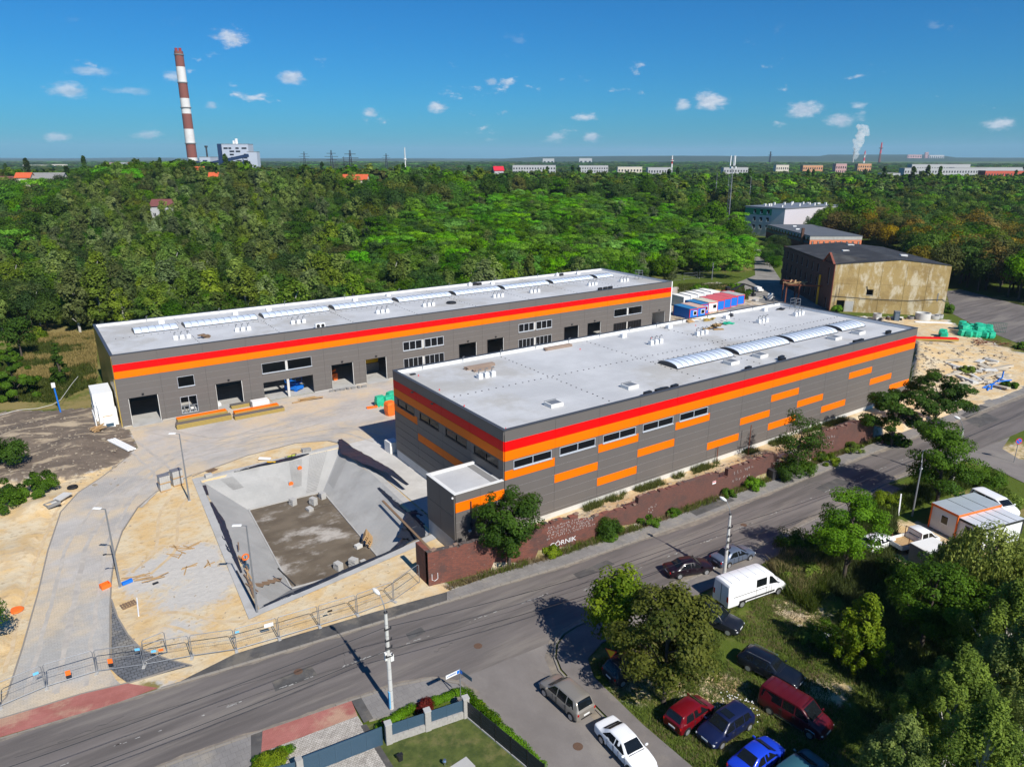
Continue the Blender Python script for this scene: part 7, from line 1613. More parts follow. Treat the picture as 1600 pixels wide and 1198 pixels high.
# street name sign
q = P(720, 1100); o = thing('street_sign', 'street name sign with two white blades on a thin post by the hedge corner', 'sign', (q.x, q.y, 0))
mb = MB(); mb.tube([(0, 0, -.2), (0, 0, 3.1)], .035, 8); mb.build('post', mt['steel'], o)
a1 = math.atan2(-.10, -1.0); 
for ang_, l in ((math.pi+.02, 1.15), (-1.38, 1.25)):
    M_ = Matrix.Translation((0, 0, 2.88)) @ Matrix.Rotation(ang_, 4, 'Z'); mb = MB(); mb.box(.04, l, -.014, .014, -.15, .15, M_); f = mb.build('blade', mt['white'] if l < 1.2 else mt['slate'], o)  # longer blade is white too; its shade is put into the colour
    mb = MB(); mb.box(.05, .26, -.018, .018, -.13, .13, M_); mb.build('blue_field', mt['blue_pl'], f)
    mb = MB(); mb.box(.34, l-.08, .0145, .017, -.03, .03, M_); mb.box(.34, l-.3, .0145, .017, .06, .09, M_); mb.build('lettering', M('sign_ink', (.08, .14, .35), .6), f)
# no stopping sign
q = P(1584, 722); o = thing('no_parking_sign', 'round blue and red no parking sign at the turnout island', 'sign', (q.x, q.y, 0), -YAW)
mb = MB(); mb.tube([(0, 0, -.2), (0, 0, 3.3)], .04, 8); mb.build('post', mt['steel'], o)
mb = MB(); mb.tube([(0, -.05, 2.95), (0, -.065, 2.95)], .42, 24); f = mb.build('disc', mt['red_pl'], o)
mb = MB(); mb.tube([(0, -.066, 2.95), (0, -.07, 2.95)], .33, 24); mb.build('blue_field', mt['blue_pl'], f)
mb = MB(); mb.cbox((0, -.074, 2.95), (.68, .006, .085), 0, 0, math.radians(45)); mb.build('slash', mt['red_pl'], f)
# give way sign
q = P(953, 1056); o = thing('give_way_sign', 'yellow triangular give way sign with red rim under the corner tree', 'sign', (q.x, q.y, 0), -YAW-.5)
mb = MB(); mb.tube([(0, 0, -.2), (0, 0, 2.35)], .035, 8); mb.build('post', mt['steel'], o)
tri = lambda r, y: [(-r, y, 2.15+r*.577), (0, y, 2.15-r*1.155), (r, y, 2.15+r*.577)]
mb = MB(); mb.grid_faces([tri(.46, -.045), tri(.46, -.06)], True); mb.face(tri(.46, -.06)); f = mb.build('rim', mt['red_pl'], o)
mb = MB(); mb.face(tri(.36, -.064)); mb.build('yellow_field', mt['yellow'], f)
# ---------------------------------------------------------------- temporary fence along the street
def fence_panel(a, c_, label, plates=(), H=2.0):
    d = c_-a; L = d.length; rz = math.atan2(d.y, d.x); o = thing('temporary_fence_panel', label, 'fence panel', (a.x, a.y, max(0, gzat(a.x, a.y))+.05), rz, 'temporary site fence panels')
    mb = MB(); r = .032; mb.tube([(.06, 0, .06), (.06, 0, H-.12), (.18, 0, H), (L-.18, 0, H), (L-.06, 0, H-.12), (L-.06, 0, .06)], r, 6); mb.tube([(.06, 0, .16), (L-.06, 0, .16)], r, 6); mb.tube([(.06, 0, H*.55), (L-.06, 0, H*.55)], r*.55, 5); mb.build('frame', mt['steel'], o)
    mb = MB()
    for i in range(1, int(L/.16)): mb.beam((i*.16, 0, .16), (i*.16, 0, H), .004)
    for z in (.45, .8, 1.4, 1.7): mb.beam((.06, 0, z), (L-.06, 0, z), .004)
    tag(mb.build('wire_mesh', mt['steel'], o), kind='stuff')
    for x in (.02,): mb = MB(); mb.cbox((x, 0, .0), (.24, .7, .14)); mb.build('foot', mt['conc'], o, bevel=.03)
    for t, z, w, h, m in plates: mb = MB(); mb.cbox((L*t, -.05, z), (w, .03, h)); mb.build('plate', mt[m], o)
fp = [P(*uv) for uv in [(-60, 1128), (0, 1106), (73, 1075), (152, 1051), (225, 1041), (300, 1027), (369, 1017), (436, 998), (499, 979), (558, 961), (615, 940), (656, 911)]]
FL = ['leftmost fence panel cut by the picture edge', 'fence panel at the left side of the drive with a light blue plate', 'fence panel across the drive with an orange box', 'fence panel over the dark paving with an orange box', 'fence panel at the dark paving corner with blue and orange plates', 'fence panel on sand left of the one with a white plate', 'fence panel with a white plate at its right end', 'fence panel right of the one with the white plate', 'fence panel below the near basin edge', 'fence panel below the paver stacks in the basin', 'last fence panel bending towards the brick wall']
pl = {1: [(.85, 1.55, .35, .2, 'cyan_pl')], 2: [(.45, .75, .34, .4, 'orange_pl'), (.45, .45, .34, .2, 'frame_black')], 3: [(.32, .9, .34, .4, 'orange_pl'), (.32, .6, .34, .2, 'frame_black'), (.93, 1.6, .35, .2, 'cyan_pl')], 4: [(.25, 1.2, .35, .2, 'cyan_pl'), (.4, 1.2, .35, .2, 'orange_pl')], 6: [(.08, 1.7, .3, .16, 'cyan_pl'), (.8, 1.55, .7, .32, 'white')], 8: [(.3, 1.2, .4, .15, 'frame_black')]}
for i, (a, c_) in enumerate(zip(fp, fp[1:])): fence_panel(a, c_, FL[i], pl.get(i, ()))
fence_panel(P(226, 1036), P(263, 1020), 'single fence panel standing askew on the sand behind the street fence')
for i, (u, v, l) in enumerate([(1042, 440, 'fence panel beside the far end of the farther hall'), (1068, 437, 'second fence panel from the farther hall end'), (1092, 435, 'third fence panel behind the containers'), (1112, 434, 'fence panel left of the grey post in the scrub')]):
    fence_panel(P(u, v), P(u+22, v-1.5), l)
# ---------------------------------------------------------------- garden fence of the house in front
def zbase(q): return Vector((q.x, q.y, 0))
pilm = MB(); pilm.box(-.21, .21, -.21, .21, -.2, 1.62); pil = pilm.mesh('pillar', mt['stoneblock'], bevel=.02); pc_ = MB(); pc_.box(-.24, .24, -.24, .24, 1.62, 1.7); pilc = pc_.mesh('cap', mt['conc'], bevel=.015)
pp = [zbase(P(608, 1160)), zbase(P(668, 1138)), zbase(P(728, 1119))]
fn = thing('garden_wall', 'front garden wall of grey split blocks with blue grey slatted infill and pillars', 'fence', pp[0], math.atan2((pp[2]-pp[0]).y, (pp[2]-pp[0]).x))
Lt = (pp[2]-pp[0]).length; m1 = (pp[1]-pp[0]).length
for x in (0, m1, Lt): p_ = put('pillar', pil, fn, (x, 0, 0)); put('cap', pilc, p_)
for x0, x1 in ((.21, m1-.21), (m1+.21, Lt-.21)):
    n = 6
    for r in range(3):
        for k in range(n+1):
            a = x0+(x1-x0)*max(0, (k-.5*(r % 2)))/n; c_ = x0+(x1-x0)*min(n, k+1-.5*(r % 2))/n
            if c_-a < .05 or a >= x1: continue
            mb = MB(); mb.box(a+.006, c_-.006, -.14+R_.uniform(-.012, .012), .14+R_.uniform(-.012, .012), r*.2-.05, r*.2+.142); mb.build('block', mt['stoneblock'], fn)
    for k in range(8): mb = MB(); mb.box(x0+.02, x1-.02, -.015, .015, .58+k*.115, .58+k*.115+.092); mb.build('slat', mt['slate'], fn)
    mb = MB(); mb.box(x0, x0+.05, -.03, .03, .56, 1.5); mb.box(x1-.05, x1, -.03, .03, .56, 1.5); mb.box((x0+x1)/2-.03, (x0+x1)/2+.03, -.03, .03, .56, 1.5); mb.build('stile', mt['slate'], fn)
ga_, gb_ = zbase(P(476, 1212)), zbase(P(605, 1161)); gt = thing('sliding_gate', 'long blue grey slatted sliding gate across the driveway', 'gate', ga_, math.atan2((gb_-ga_).y, (gb_-ga_).x)); GL_ = (gb_-ga_).length-.3
mb = MB(); mb.box(0, GL_, -.04, .04, .08, .2); mb.box(0, GL_, -.04, .04, 1.42, 1.52)
for k in range(6): mb.box(GL_*k/5-.04 if k else 0, GL_*k/5+.04 if k < 5 else GL_, -.04, .04, .2, 1.42)
mb.build('gate_frame', mt['slate'], gt)
for k in range(12): mb = MB(); mb.box(.04, GL_-.04, -.015, .015, .215+k*.1, .215+k*.1+.08); mb.build('slat', mt['slate'], gt)
gp2 = put('pillar', pil, None, zbase(P(470, 1216))); tag(gp2, 'grey stone pillar at the left end of the sliding gate', 'pillar')
ls = zbase(P(400, 1235)); le = zbase(P(464, 1219)); lf2 = thing('slatted_fence', 'short blue grey slatted fence left of the gate behind the yellow green shrub', 'fence', ls, math.atan2((le-ls).y, (le-ls).x)); LL = (le-ls).length
for k in range(10): mb = MB(); mb.box(0, LL, -.015, .015, .3+k*.12, .3+k*.12+.09); mb.build('slat', mt['slate'], lf2)
for x in (.0, LL/2, LL-.05): mb = MB(); mb.box(x, x+.05, -.03, .03, 0, 1.5); mb.build('post', mt['slate'], lf2)
sa, sb = zbase(P(730, 1121)), zbase(P(850, 1222)); sf = thing('dark_side_fence', 'dark solid panel fence running down the side street edge of the garden', 'fence', sa, math.atan2((sb-sa).y, (sb-sa).x)); SLn = (sb-sa).length; n = 5
for k in range(n+1): mb = MB(); mb.box(SLn*k/n-.03, SLn*k/n+.03, -.03, .03, -.1, 1.5); mb.build('post', mt['frame_black'], sf)
for k in range(n):
    for r in range(5): mb = MB(); mb.box(SLn*k/n+.04, SLn*(k+1)/n-.04, -.012, .012, .16+r*.26, .16+r*.26+.235); mb.build('slat', M('anthracite', (.022, .026, .032), .5) if (k, r) == (0, 0) else bpy.data.materials['anthracite'], sf)
    mb = MB(); mb.box(SLn*k/n+.04, SLn*(k+1)/n-.04, -.05, .05, -.1, .14); mb.build('base_slab', mt['conc'], sf)
q = P(625, 1187); mb = MB(); mb.cbox((0, 0, .2), (.3, .3, .4)); mb.cbox((0, 0, .45), (.4, .2, .12)); one('garden_lamp', 'small black garden lamp on the lawn edge beside the driveway', 'lamp', mb, mt['frame_black'], (q.x, q.y, 0))
q = P(695, 1196); mb = MB(); mb.lathe([(.05, 0), (.05, .3), (.13, .33), (.15, .42), (.09, .52)], 12); one('garden_globe', 'small silver globe light on the lawn at the bottom edge', 'lamp', mb, chrome, (q.x, q.y, 0), smooth=40)
mb = MB(); c0 = P(720, 1200); mb.cbox((0, 0, .03), (1.6, 1.0, .08)); one('paving_slab', 'grey stone slab set in the lawn at the bottom edge', 'slab', mb, mt['conc'], (c0.x, c0.y, 0), .1)
sheet('lawn', [(-21.9, -15.6), (-14.7, -17.9), (-14.45, -45), (-22.0, -45)], .03, surf('mown_lawn', (.045, .065, .016), (.095, .115, .028), (.17, .15, .06), (1, 1, 1), 1.2))
sheet('lawn_edging', [(-22.3, -15.5), (-21.9, -15.6), (-22.0, -45), (-22.4, -45)], .122, asph_dark)
# ---------------------------------------------------------------- things in the yard
def sandwich_stack(label, u, v, rz, layers, L=7.5, W=1.15):
    q = P(u, v); o = thing('panel_stack', label, 'panel stack', (q.x, q.y, .04), rz, 'stacks of insulated wall panels'); 
    for r, (dy, z, m, l, dx) in enumerate(layers):
        mb = MB(); mb.box(dx, dx+l, dy, dy+W, z+.012, z+.16); c_ = mb.build('panel', mt['mustard'], o)
        mb = MB(); mb.box(dx-.01, dx+l+.01, dy-.01, dy+W+.01, z+.161, z+.175); mb.build('skin', mt[m], c_)
    mb = MB()
    for x in (.8, 3.5, 6.2): mb.box(x, x+.15, -.1, 2.6, -.02, .01)
    mb.build('bearer', mt['wood'], o)
def L_(n, dy, z0, m, l, dx=0): return [(dy, z0+k*.18, m, l, dx+R_.uniform(-.05, .05)) for k in range(n)]
sandwich_stack('left stack of grey and orange insulated panels in front of the farther hall', 277, 672, .0, L_(4, 0, .02, 'panel_grey', 7.6)+L_(5, 1.3, .02, 'panel_grey', 7.0, .4)+[(1.3, .92, 'panel_orange', 6.9, .4)])
sandwich_stack('right stack of orange topped insulated panels in front of the wide opening', 368, 657, .0, L_(3, 0, .02, 'panel_grey', 7.4)+L_(4, 1.3, .02, 'panel_orange', 6.6, .3))
sandwich_stack('small low stack of grey panels between the two bigger panel stacks', 362, 640, .0, L_(3, 0, .02, 'panel_grey', 3.4))
q = P(322, 637); mb = MB(); mb.box(-2.2, 2.2, -.5, .5, 0, .45); one('wrapped_pack', 'long white wrapped pack behind the left panel stack', 'pack', mb, mt['white'], (q.x, q.y, .04), 0, bevel=.04)
q = P(407, 636); mb = MB(); mb.box(-1.3, 1.3, -.7, .7, 0, 1.2); one('wrapped_pack', 'white wrapped block of boards behind the right panel stack', 'pack', mb, mt['white_dirty'], (q.x, q.y, .04), 0, bevel=.05)
q = P(480, 626); mb = MB()
for k in range(5): mb.cbox((R_.uniform(-1, 1), R_.uniform(-.3, .3), .1+.1*k), (R_.uniform(2, 4), .35, .1), R_.uniform(-.12, .12))
one('timber_heap', 'flat heap of timber offcuts by the wide opening of the farther hall', 'timber', mb, mt['wood'], (q.x, q.y, .04), 0)
for k in range(7):
    q = P(518+k*8.5, 612-k*1.2); mb = MB(); mb.cbox((0, 0, .14), (R_.uniform(.5, .9), .4, .22), R_.uniform(-.6, .6)); mb.tube([(-.4, .2, .1), (.5, -.1, .22)], .05, 5); one('scrap_piece', 'dark scrap lying on the yard before the third door', 'scrap', mb, mt['conc_dark'], (q.x, q.y, .04), R_.uniform(0, 3), 'scrap before the third door')
# white boards leaning and stacked against the end wall
q = Vector((FX-.3, FY+.3, 0)); o = thing('insulation_stack', 'tall white stepped stack of insulation boards against the end of the farther hall', 'board stack', (FX-.35, FY+.4, 0))
for k, (x0, x1, y0, y1, z) in enumerate([(-2.6, 0, 3.6, 9.0, 4.4), (-2.3, -.2, 2.1, 3.55, 3.5), (-2.3, -.0, .9, 2.05, 2.6), (-1.9, -.5, .0, .85, 1.5)]):
    n = int(z/.55)
    for i in range(n): mb = MB(); mb.box(x0+R_.uniform(-.05, .05), x1, y0, y1-.01, z*i/n+.01, z*(i+1)/n); mb.build('board', mt['white'], o)
mb = MB(); mb.box(-2.0, -.5, 2.06, 2.1, 2.3, 2.45); mb.box(-1.9, -.6, .86, .9, 1.6, 1.72); mb.build('timber_strip', mt['wood'], o)
mb = MB(); mb.box(-1.7, -.7, -.06, -.005, .35, .8); mb.build('dark_opening', mt['slate'], o)
mb = MB(); mb.box(-2.95, -2.8, .0, 4.5, 0, 1.9); mb.build('side_board', mt['white_dirty'], o)
q = P(190, 697); mb = MB()
for k in range(3): mb.box(-3.0, 3.0, -.55+k*.38, -.22+k*.38, .05+.02*k, .25+.02*k)
one('white_profiles', 'bundle of long white roof profiles on dark earth beside the yard', 'profiles', mb, mt['white'], (q.x, q.y, gzat(q.x, q.y)), math.radians(108), bevel=.03)
q = P(155, 677); mb = MB()
for k in range(9): mb.cbox((R_.uniform(-.6, .6), R_.uniform(-.4, .4), .15+.07*k), (R_.uniform(1, 1.9), .22, .12), R_.uniform(-.3, .3)+.8, 0, R_.uniform(-.2, .2))
one('timber_heap', 'small heap of orange brown planks at the foot of the white board stack', 'timber', mb, mt['wood'], (q.x, q.y, gzat(q.x, q.y)))
# blue pole by the meadow
q = P(95, 645); o = thing('marker_pole', 'blue pole with white junction box between meadow and dark earth', 'pole', (q.x, q.y, gzat(q.x, q.y)-.1)); mb = MB(); mb.tube([(0, 0, 0), (-.2, 0, 4.3)], .11, 8); mb.build('pole', mt['blue_pl'], o); mb = MB(); mb.cbox((-.25, 0, 4.5), (.5, .4, .7)); mb.build('box', mt['white_dirty'], o)
mb = MB(); pts = [P(u, v, 1.2) for u, v in ((0, 648), (30, 640), (58, 638), (82, 632), (95, 624), (112, 600), (122, 588))]; mb.tube(pts, .035, 5); one('barrier_tape', 'pale barrier tape strung past the blue pole to the hall', 'tape', mb, mt['white_dirty'])
# pavers on pallets
def paver_pack(x, y, z, rz, label):
    o = thing('paver_pack', label, 'paver pack', (x, y, z), rz, 'wrapped packs of paving blocks')
    mb = MB()
    for k in (-.45, 0, .45): mb.box(-.6, .6, k-.06, k+.06, .0, .1)
    mb.box(-.6, .6, -.5, .5, .1, .13); mb.build('pallet', mt['wood'], o)
    for r in range(5):
        for k in range(5): mb = MB(); mb.box(-.58+k*.232, -.58+k*.232+.222, -.48, .48, .135+r*.155, .135+r*.155+.145); mb.build('paver_row', mt['conc'], o)
    mb = MB(); mb.box(-.6, .6, -.5, .5, .915, .93); mb.build('top_sheet', mt['foil'] if False else mt['steel'], o)
bq = P(258, 765); 
for i, (dx, dy, z, l) in enumerate([(0, 0, 0, 'front left pack of grey pavers beside the curve of the drive'), (1.5, .75, 0, 'back right lower pack of grey pavers'), (.03, .02, .94, 'left pack on top of the paver packs'), (1.53, .77, .94, 'right pack on top of the paver packs')]):
    paver_pack(bq.x+dx, bq.y+dy, .04+z, R_.uniform(-.05, .05)+.15, l)
# old tyre, slab with tub, orange covers, pallets, pipe
q = P(114, 764); mb = MB()
for z in (.0, .0): pass
rows = []
for i in range(20):
    a = i*math.tau/20; rows.append([((.42+.17*math.cos(t))*math.cos(a), (.42+.17*math.cos(t))*math.sin(a), .17+.15*math.sin(t)) for t in [k*math.tau/8 for k in range(8)]])
mb.grid_faces(rows+[rows[0]], True); one('tyre_ring', 'old black tyre lying on sand below the green bush', 'tyre', mb, mt['black'], (q.x, q.y, gzat(q.x, q.y)), 0, smooth=60)
q = P(94, 786); z = gzat(q.x, q.y); mb = MB(); mb.box(-1.4, 1.4, -.5, .5, 0, .16); one('concrete_slab', 'weathered pale slab lying on sand left of the drive', 'slab', mb, mt['conc_pale'], (q.x, q.y, z), .85)
q = P(83, 796); mb = MB(); mb.box(-.7, .7, -.45, .45, 0, .08); mb.box(-.7, .7, -.45, -.38, .08, .35); mb.box(-.7, .7, .38, .45, .08, .35); mb.box(-.7, -.63, -.38, .38, .08, .35); mb.box(.63, .7, -.38, .38, .08, .35); one('mortar_tub', 'grey mortar tub at the lower end of the pale slab', 'tub', mb, mt['conc_dark'], (q.x, q.y, z), .5)
for (u, v, l, s, dd) in [(165, 918, 'small orange plastic crate at the right edge of the drive', .55, 0), (25, 954, 'flat orange plastic sheet on the sand left of the drive', .8, 1)]:
    q = P(u, v); mb = MB(); 
    if dd: mb.lathe([(.05, .12), (.5, .10), (.62, .02)], 12)
    else: mb.box(-.4, .4, -.3, .3, 0, .05); mb.box(-.4, .4, -.3, -.25, .05, .4); mb.box(-.4, .4, .25, .3, .05, .4); mb.box(-.4, -.35, -.25, .25, .05, .4); mb.box(.35, .4, -.25, .25, .05, .4)
    one('plastic_crate' if not dd else 'plastic_sheet', l, 'crate' if not dd else 'sheet', mb, mt['orange_pl'], (q.x, q.y, .06), .3)
def pallet(label, loc, rot=(0, 0, 0), m='wood_dark', k_=1.0):
    o = thing('wooden_pallet', label, 'pallet', loc); o.rotation_euler = rot; o.scale = (k_, k_, k_)
    for k in (-.35, 0, .35): mb = MB(); mb.box(-.6, .6, k-.05, k+.05, 0, .1); mb.build('bearer', mt[m], o)
    for k in range(6): x = -.55+k*.22; mb = MB(); mb.box(x-.05, x+.05, -.42, .42, .103, .125); mb.build('plank', mt[m], o)
q = P(201, 945); pallet('dark wooden pallet flat on sand right of the drive', (q.x, q.y, .0), (0, 0, .2))
q = P(217, 950); mb = MB(); a, c_ = P(214, 935), P(217, 963); mb.tube([(a.x, a.y, .08), (c_.x, c_.y, .08)], .06, 8); one('white_pipe', 'thin white plastic pipe beside the dark pallet', 'pipe', mb, mt['white'])
q = P(199, 911); mb = MB(); mb.cbox((0, 0, .15), (.9, .3, .26), .25); mb.lathe([(.16, 0), (.16, .3)], 10, (.3, .1, 0)); one('blue_drum', 'bright blue container at the foot of the middle site lamp', 'container', mb, mt['blue_pl'], (q.x, q.y, 0))
for k in range(7):
    q = P(205+k*7, 905+R_.uniform(-6, 4)); mb = MB(); mb.cbox((0, 0, .06+.02*k), (R_.uniform(1.4, 2.8), .08, .05)); one('timber_batten', 'thin timber batten scattered right of the middle site lamp', 'batten', mb, mt['wood'], (q.x, q.y, gzat(q.x, q.y)), R_.uniform(-.4, .3), 'battens on the sand')
q = P(243, 911); mb = MB(); mb.cbox((0, 0, .05), (.5, .25, .08)); one('dark_block', 'small dark block on sand right of the pallet', 'block', mb, mt['frame_black'], (q.x, q.y, gzat(q.x, q.y)), .2)
for k, (u, v) in enumerate([(288, 858), (280, 866), (300, 852), (292, 888), (318, 882), (270, 856)]):
    q = P(u, v); mb = MB(); 
    for j in range(3): mb.cbox((R_.uniform(-.5, .5), R_.uniform(-.3, .3), .04), (R_.uniform(.8, 1.6), .1, .05), R_.uniform(0, 3))
    one('timber_offcut', 'timber offcuts on the mortar dust left of the basin', 'timber', mb, mt['wood'], (q.x, q.y, gzat(q.x, q.y)), 0, 'timber offcuts left of the basin')
# upper basin rim: bicycle, slabs, boards
q = P(452, 712); o = thing('bicycle', 'yellow green bicycle lying on sand at the far basin edge', 'bicycle', (q.x, q.y, gzat(q.x, q.y)+.1)); o.rotation_euler = (math.radians(82), 0, .3)
for x in (-.52, .52):
    mb = MB(); rows = [[(x+(.33+.025*math.cos(t))*math.cos(a), .025*math.sin(t), .33+(.33+.025*math.cos(t))*math.sin(a)) for t in (0, 1.57, 3.14, 4.71)] for a in [k*math.tau/18 for k in range(19)]]; mb.grid_faces(rows, True); mb.build('wheel', mt['black'], o)
mb = MB()
for a, c_ in (((-.52, 0, .33), (-.1, 0, .35)), ((-.1, 0, .35), (-.22, 0, .82)), ((-.22, 0, .75), (.35, 0, .78)), ((-.1, 0, .35), (.36, 0, .7)), ((-.52, 0, .33), (-.2, 0, .72)), ((.36, 0, .85), (.52, 0, .33))): mb.tube([a, c_], .03, 6)
mb.build('frame', M('lime_paint', (.5, .6, .02), .4), o); mb = MB(); mb.tube([(.36, -.28, .95), (.36, 0, .9), (.36, .28, .95)], .02, 6); mb.build('handlebar', mt['black'], o); mb = MB(); mb.cbox((-.24, 0, .86), (.26, .12, .06)); mb.build('saddle', mt['black'], o)
for k in range(7): q = P(473+k*2.0, 707-k*.3); mb = MB(); mb.box(-.05, .05, -.35, .35, 0, .55); one('concrete_slab', 'grey slab in the upright row at the far basin edge', 'slab', mb, mt['conc'], (q.x, q.y, gzat(q.x, q.y)), .1, 'upright slabs at the far basin edge')
q = P(414, 718); mb = MB(); mb.cbox((0, 0, .2), (1.5, .6, .1), -.5, 0, .1); one('white_board', 'white board lying next to the yellow one at the far basin edge', 'board', mb, mt['white'], (q.x, q.y, gzat(q.x, q.y)))
q = P(424, 723); mb = MB(); mb.cbox((0, 0, .14), (1.1, .3, .12), -.6); one('yellow_board', 'mustard yellow board beside the white one at the far basin edge', 'board', mb, mt['yellow'], (q.x, q.y, gzat(q.x, q.y)))
q = P(331, 735); pallet('broken pallet on orange sand at the far left basin corner', (q.x, q.y, gzat(q.x, q.y)), (0, .05, .5))
q = P(326, 746); mb = MB(); mb.box(-.4, .4, -.25, .25, 0, .4); one('slab_bundle', 'small bundle of grey slabs at the far left basin corner', 'slabs', mb, mt['conc'], (q.x, q.y, .1), .2)
# in the basin
def on_floor(u, v): return P(u, v, -2.69)
def paver_heap(u, v, n, label, rz=0):
    q = on_floor(u, v); o = thing('slab_pile', label, 'slab pile', q, rz, 'piles of open grid slabs in the basin')
    for k in range(n):
        for s in (0, 1): mb = MB(); mb.box(-.3+R_.uniform(-.04, .04), .3, -.42+s*.44, -.02+s*.44, k*.13+.005, k*.13+.115); mb.build('slab', mt['conc'], o)
paver_heap(458, 788, 6, 'pile of grey slabs alone near the far slope of the basin', .3); paver_heap(484, 797, 3, 'low pile of slabs in front of the taller far pile', .2); paver_heap(490, 788, 7, 'tall pile of slabs near the far right basin corner', .4); paver_heap(504, 778, 6, 'pile of slabs in the far right basin corner', .1)
paver_heap(529, 889, 6, 'left pile of slabs on the near part of the basin floor', .3); paver_heap(553, 886, 8, 'tall pile of slabs on the near part of the basin floor', .5); paver_heap(569, 883, 4, 'low round pile of slabs right of the tall near pile', .2)
q = on_floor(569, 852)
for k in range(3): pallet(['front wooden pallet leaning on the basin slope', 'middle wooden pallet leaning on the basin slope', 'rear wooden pallet leaning on the basin slope'][k], (q.x+.15*k+.2, q.y-.2+.1*k, q.z+.65+.12*k), (math.radians(58), .1, math.radians(65)), 'wood', 1.45)
q = on_floor(560, 855); mb = MB(); mb.box(-.35, .35, -.3, .3, 0, .35); one('concrete_block', 'pale block at the foot of the leaning pallets', 'block', mb, mt['conc_pale'], q, .2)
def slope_pipe(i, j, s, t, label):
    q = bl(i, j, s, t); mb = MB(); mb.tube([q+Vector((0, .3, -.1)), q+Vector((.0, -.55, -.02))], [.27, .27], 12); o = one('drain_pipe', label, 'pipe', mb, mt['conc_pale']); mb = MB(); mb.tube([q+Vector((0, -.5, -.02)), q+Vector((0, -.6, -.03))], [.29, .29], 12); mb.build('rim', mt['orange_pl'], o)
slope_pipe(0, 1, .58, .58, 'larger drain pipe with orange rim low on the far basin slope'); slope_pipe(0, 1, .67, .26, 'smaller drain pipe with orange rim high on the far basin slope')
q = bl(3, 0, .245, .2); o = thing('lifebuoy_stand', 'orange lifebuoy on a dark stand on the left basin slope', 'lifebuoy', q); mb = MB(); mb.tube([(0, 0, -.2), (0, 0, 1.5)], .05, 6); mb.cbox((0, .1, .2), (.5, .4, .4)); mb.build('stand', mt['slate'], o)
mb = MB(); rows = [[((.29+.08*math.cos(t))*math.cos(a), -.12+.08*math.sin(t), 1.4+(.29+.08*math.cos(t))*math.sin(a)) for t in [k*math.tau/6 for k in range(6)]] for a in [k*math.tau/16 for k in range(17)]]; mb.grid_faces(rows, True); mb.build('ring', mt['orange_pl'], o, smooth=60)
mb = MB()
for k in range(4): q = bl(3, 0, .12, .3+.15*k); mb.cbox(q+Vector((.3*k*0, 0, .12)), (1.0, .5, .05), -.55+R_.uniform(-.1, .1))
one('timber_walkway', 'timber planks laid down the near left corner of the basin', 'planks', mb, mt['wood_dark'])
mb = MB(); a, c_ = P(434, 887, .2), P(462, 915, -1.5); mb.tube([a, c_], .07, 6); one('hose', 'dark hose running down the near left basin slope', 'hose', mb, mt['black'])
q = P(598, 890, -.4); mb = MB()
for k in range(6): mb.cbox((R_.uniform(-.8, .8), R_.uniform(-.2, .2), .1+R_.uniform(0, .1)), (R_.uniform(.6, 1.1), R_.uniform(.3, .5), .1), R_.uniform(-.4, .4), R_.uniform(-.3, .3))
one('blue_tarpaulin', 'crumpled bright blue sheet on the near basin edge', 'sheet', mb, mt['blue_pl'], q, .35)
for k in range(12):
    u = R_.uniform(372, 402); v = 852+(u-372)*3.0+R_.uniform(-8, 8); q = P(u, min(v, 940)); mb = MB(); mb.cbox((0, 0, .1), (R_.uniform(.8, 2.2), .12, .06), 0, 0, R_.uniform(-.03, .03)); one('timber_batten', 'dark batten lying along the left basin edge', 'batten', mb, mt['wood_dark'] if k % 3 else mt['wood'], (q.x, q.y, gzat(q.x, q.y)+.03), R_.uniform(1.3, 2.0), 'battens along the left basin edge')
mb = MB(); a, c_ = P(370, 893), P(400, 950); mb.beam((a.x, a.y, .1), (c_.x, c_.y, .1), .1, .14); one('long_beam', 'long dark beam beside the near left basin corner', 'beam', mb, mt['dark_steel'])
mb = MB(); a, c_ = P(598, 782, .12), P(676, 862, .12); mb.beam(a, c_, .25, .1); one('long_plank', 'long dark plank along the basin edge beside the annex', 'plank', mb, mt['wood_dark'])
q = P(613, 705); mb = MB(); mb.box(-.7, .7, -.8, .8, 0, 1.5); mb.box(-.68, .68, -.78, .78, 1.5, 1.52); one('white_block_pack', 'single white wrapped block on the apron at the nearer hall', 'pack', mb, mt['white_dirty'], (q.x, q.y, .05), .05, bevel=.05)
# green sacks and orange sheet behind the hall corner
def sack(name, label, u, v, m, d, rz, group=None):
    q = P(u, v); mb = MB(); N = 10; rows = []
    for k in range(7):
        t = k/6; r = 1-.12*abs(2*t-1)**3+(.04 if k in (2, 3) else 0)
        rows.append([(d[0]/2*r*max(-1, min(1, 1.25*math.cos(a)))*R_.uniform(.93, 1.05), d[1]/2*r*max(-1, min(1, 1.25*math.sin(a)))*R_.uniform(.93, 1.05), d[2]*t) for a in [j*math.tau/N for j in range(N)]])
    mb.grid_faces(rows, True); mb.face(rows[-1]); return one(name, label, 'sack', mb, mt[m], (q.x, q.y, .04), rz, group)
sack('green_sack', 'left green wrapped pack behind the corner of the nearer hall', 594, 634, 'green_bag', (1.5, 1.2, 1.6), .1, 'green packs'); sack('green_sack', 'front right green wrapped pack behind the orange big bag', 606, 633, 'green_bag', (1.4, 1.2, 1.5), .3, 'green packs'); sack('green_sack', 'rear green wrapped pack highest in the picture of the corner group', 612, 628, 'green_bag', (1.5, 1.3, 1.7), .2, 'green packs')
sack('big_bag', 'tall orange big bag against the corner of the nearer hall', 610, 648, 'orange_pl', (1.5, 1.4, 2.1), .2)
q = P(587, 636); mb = MB()
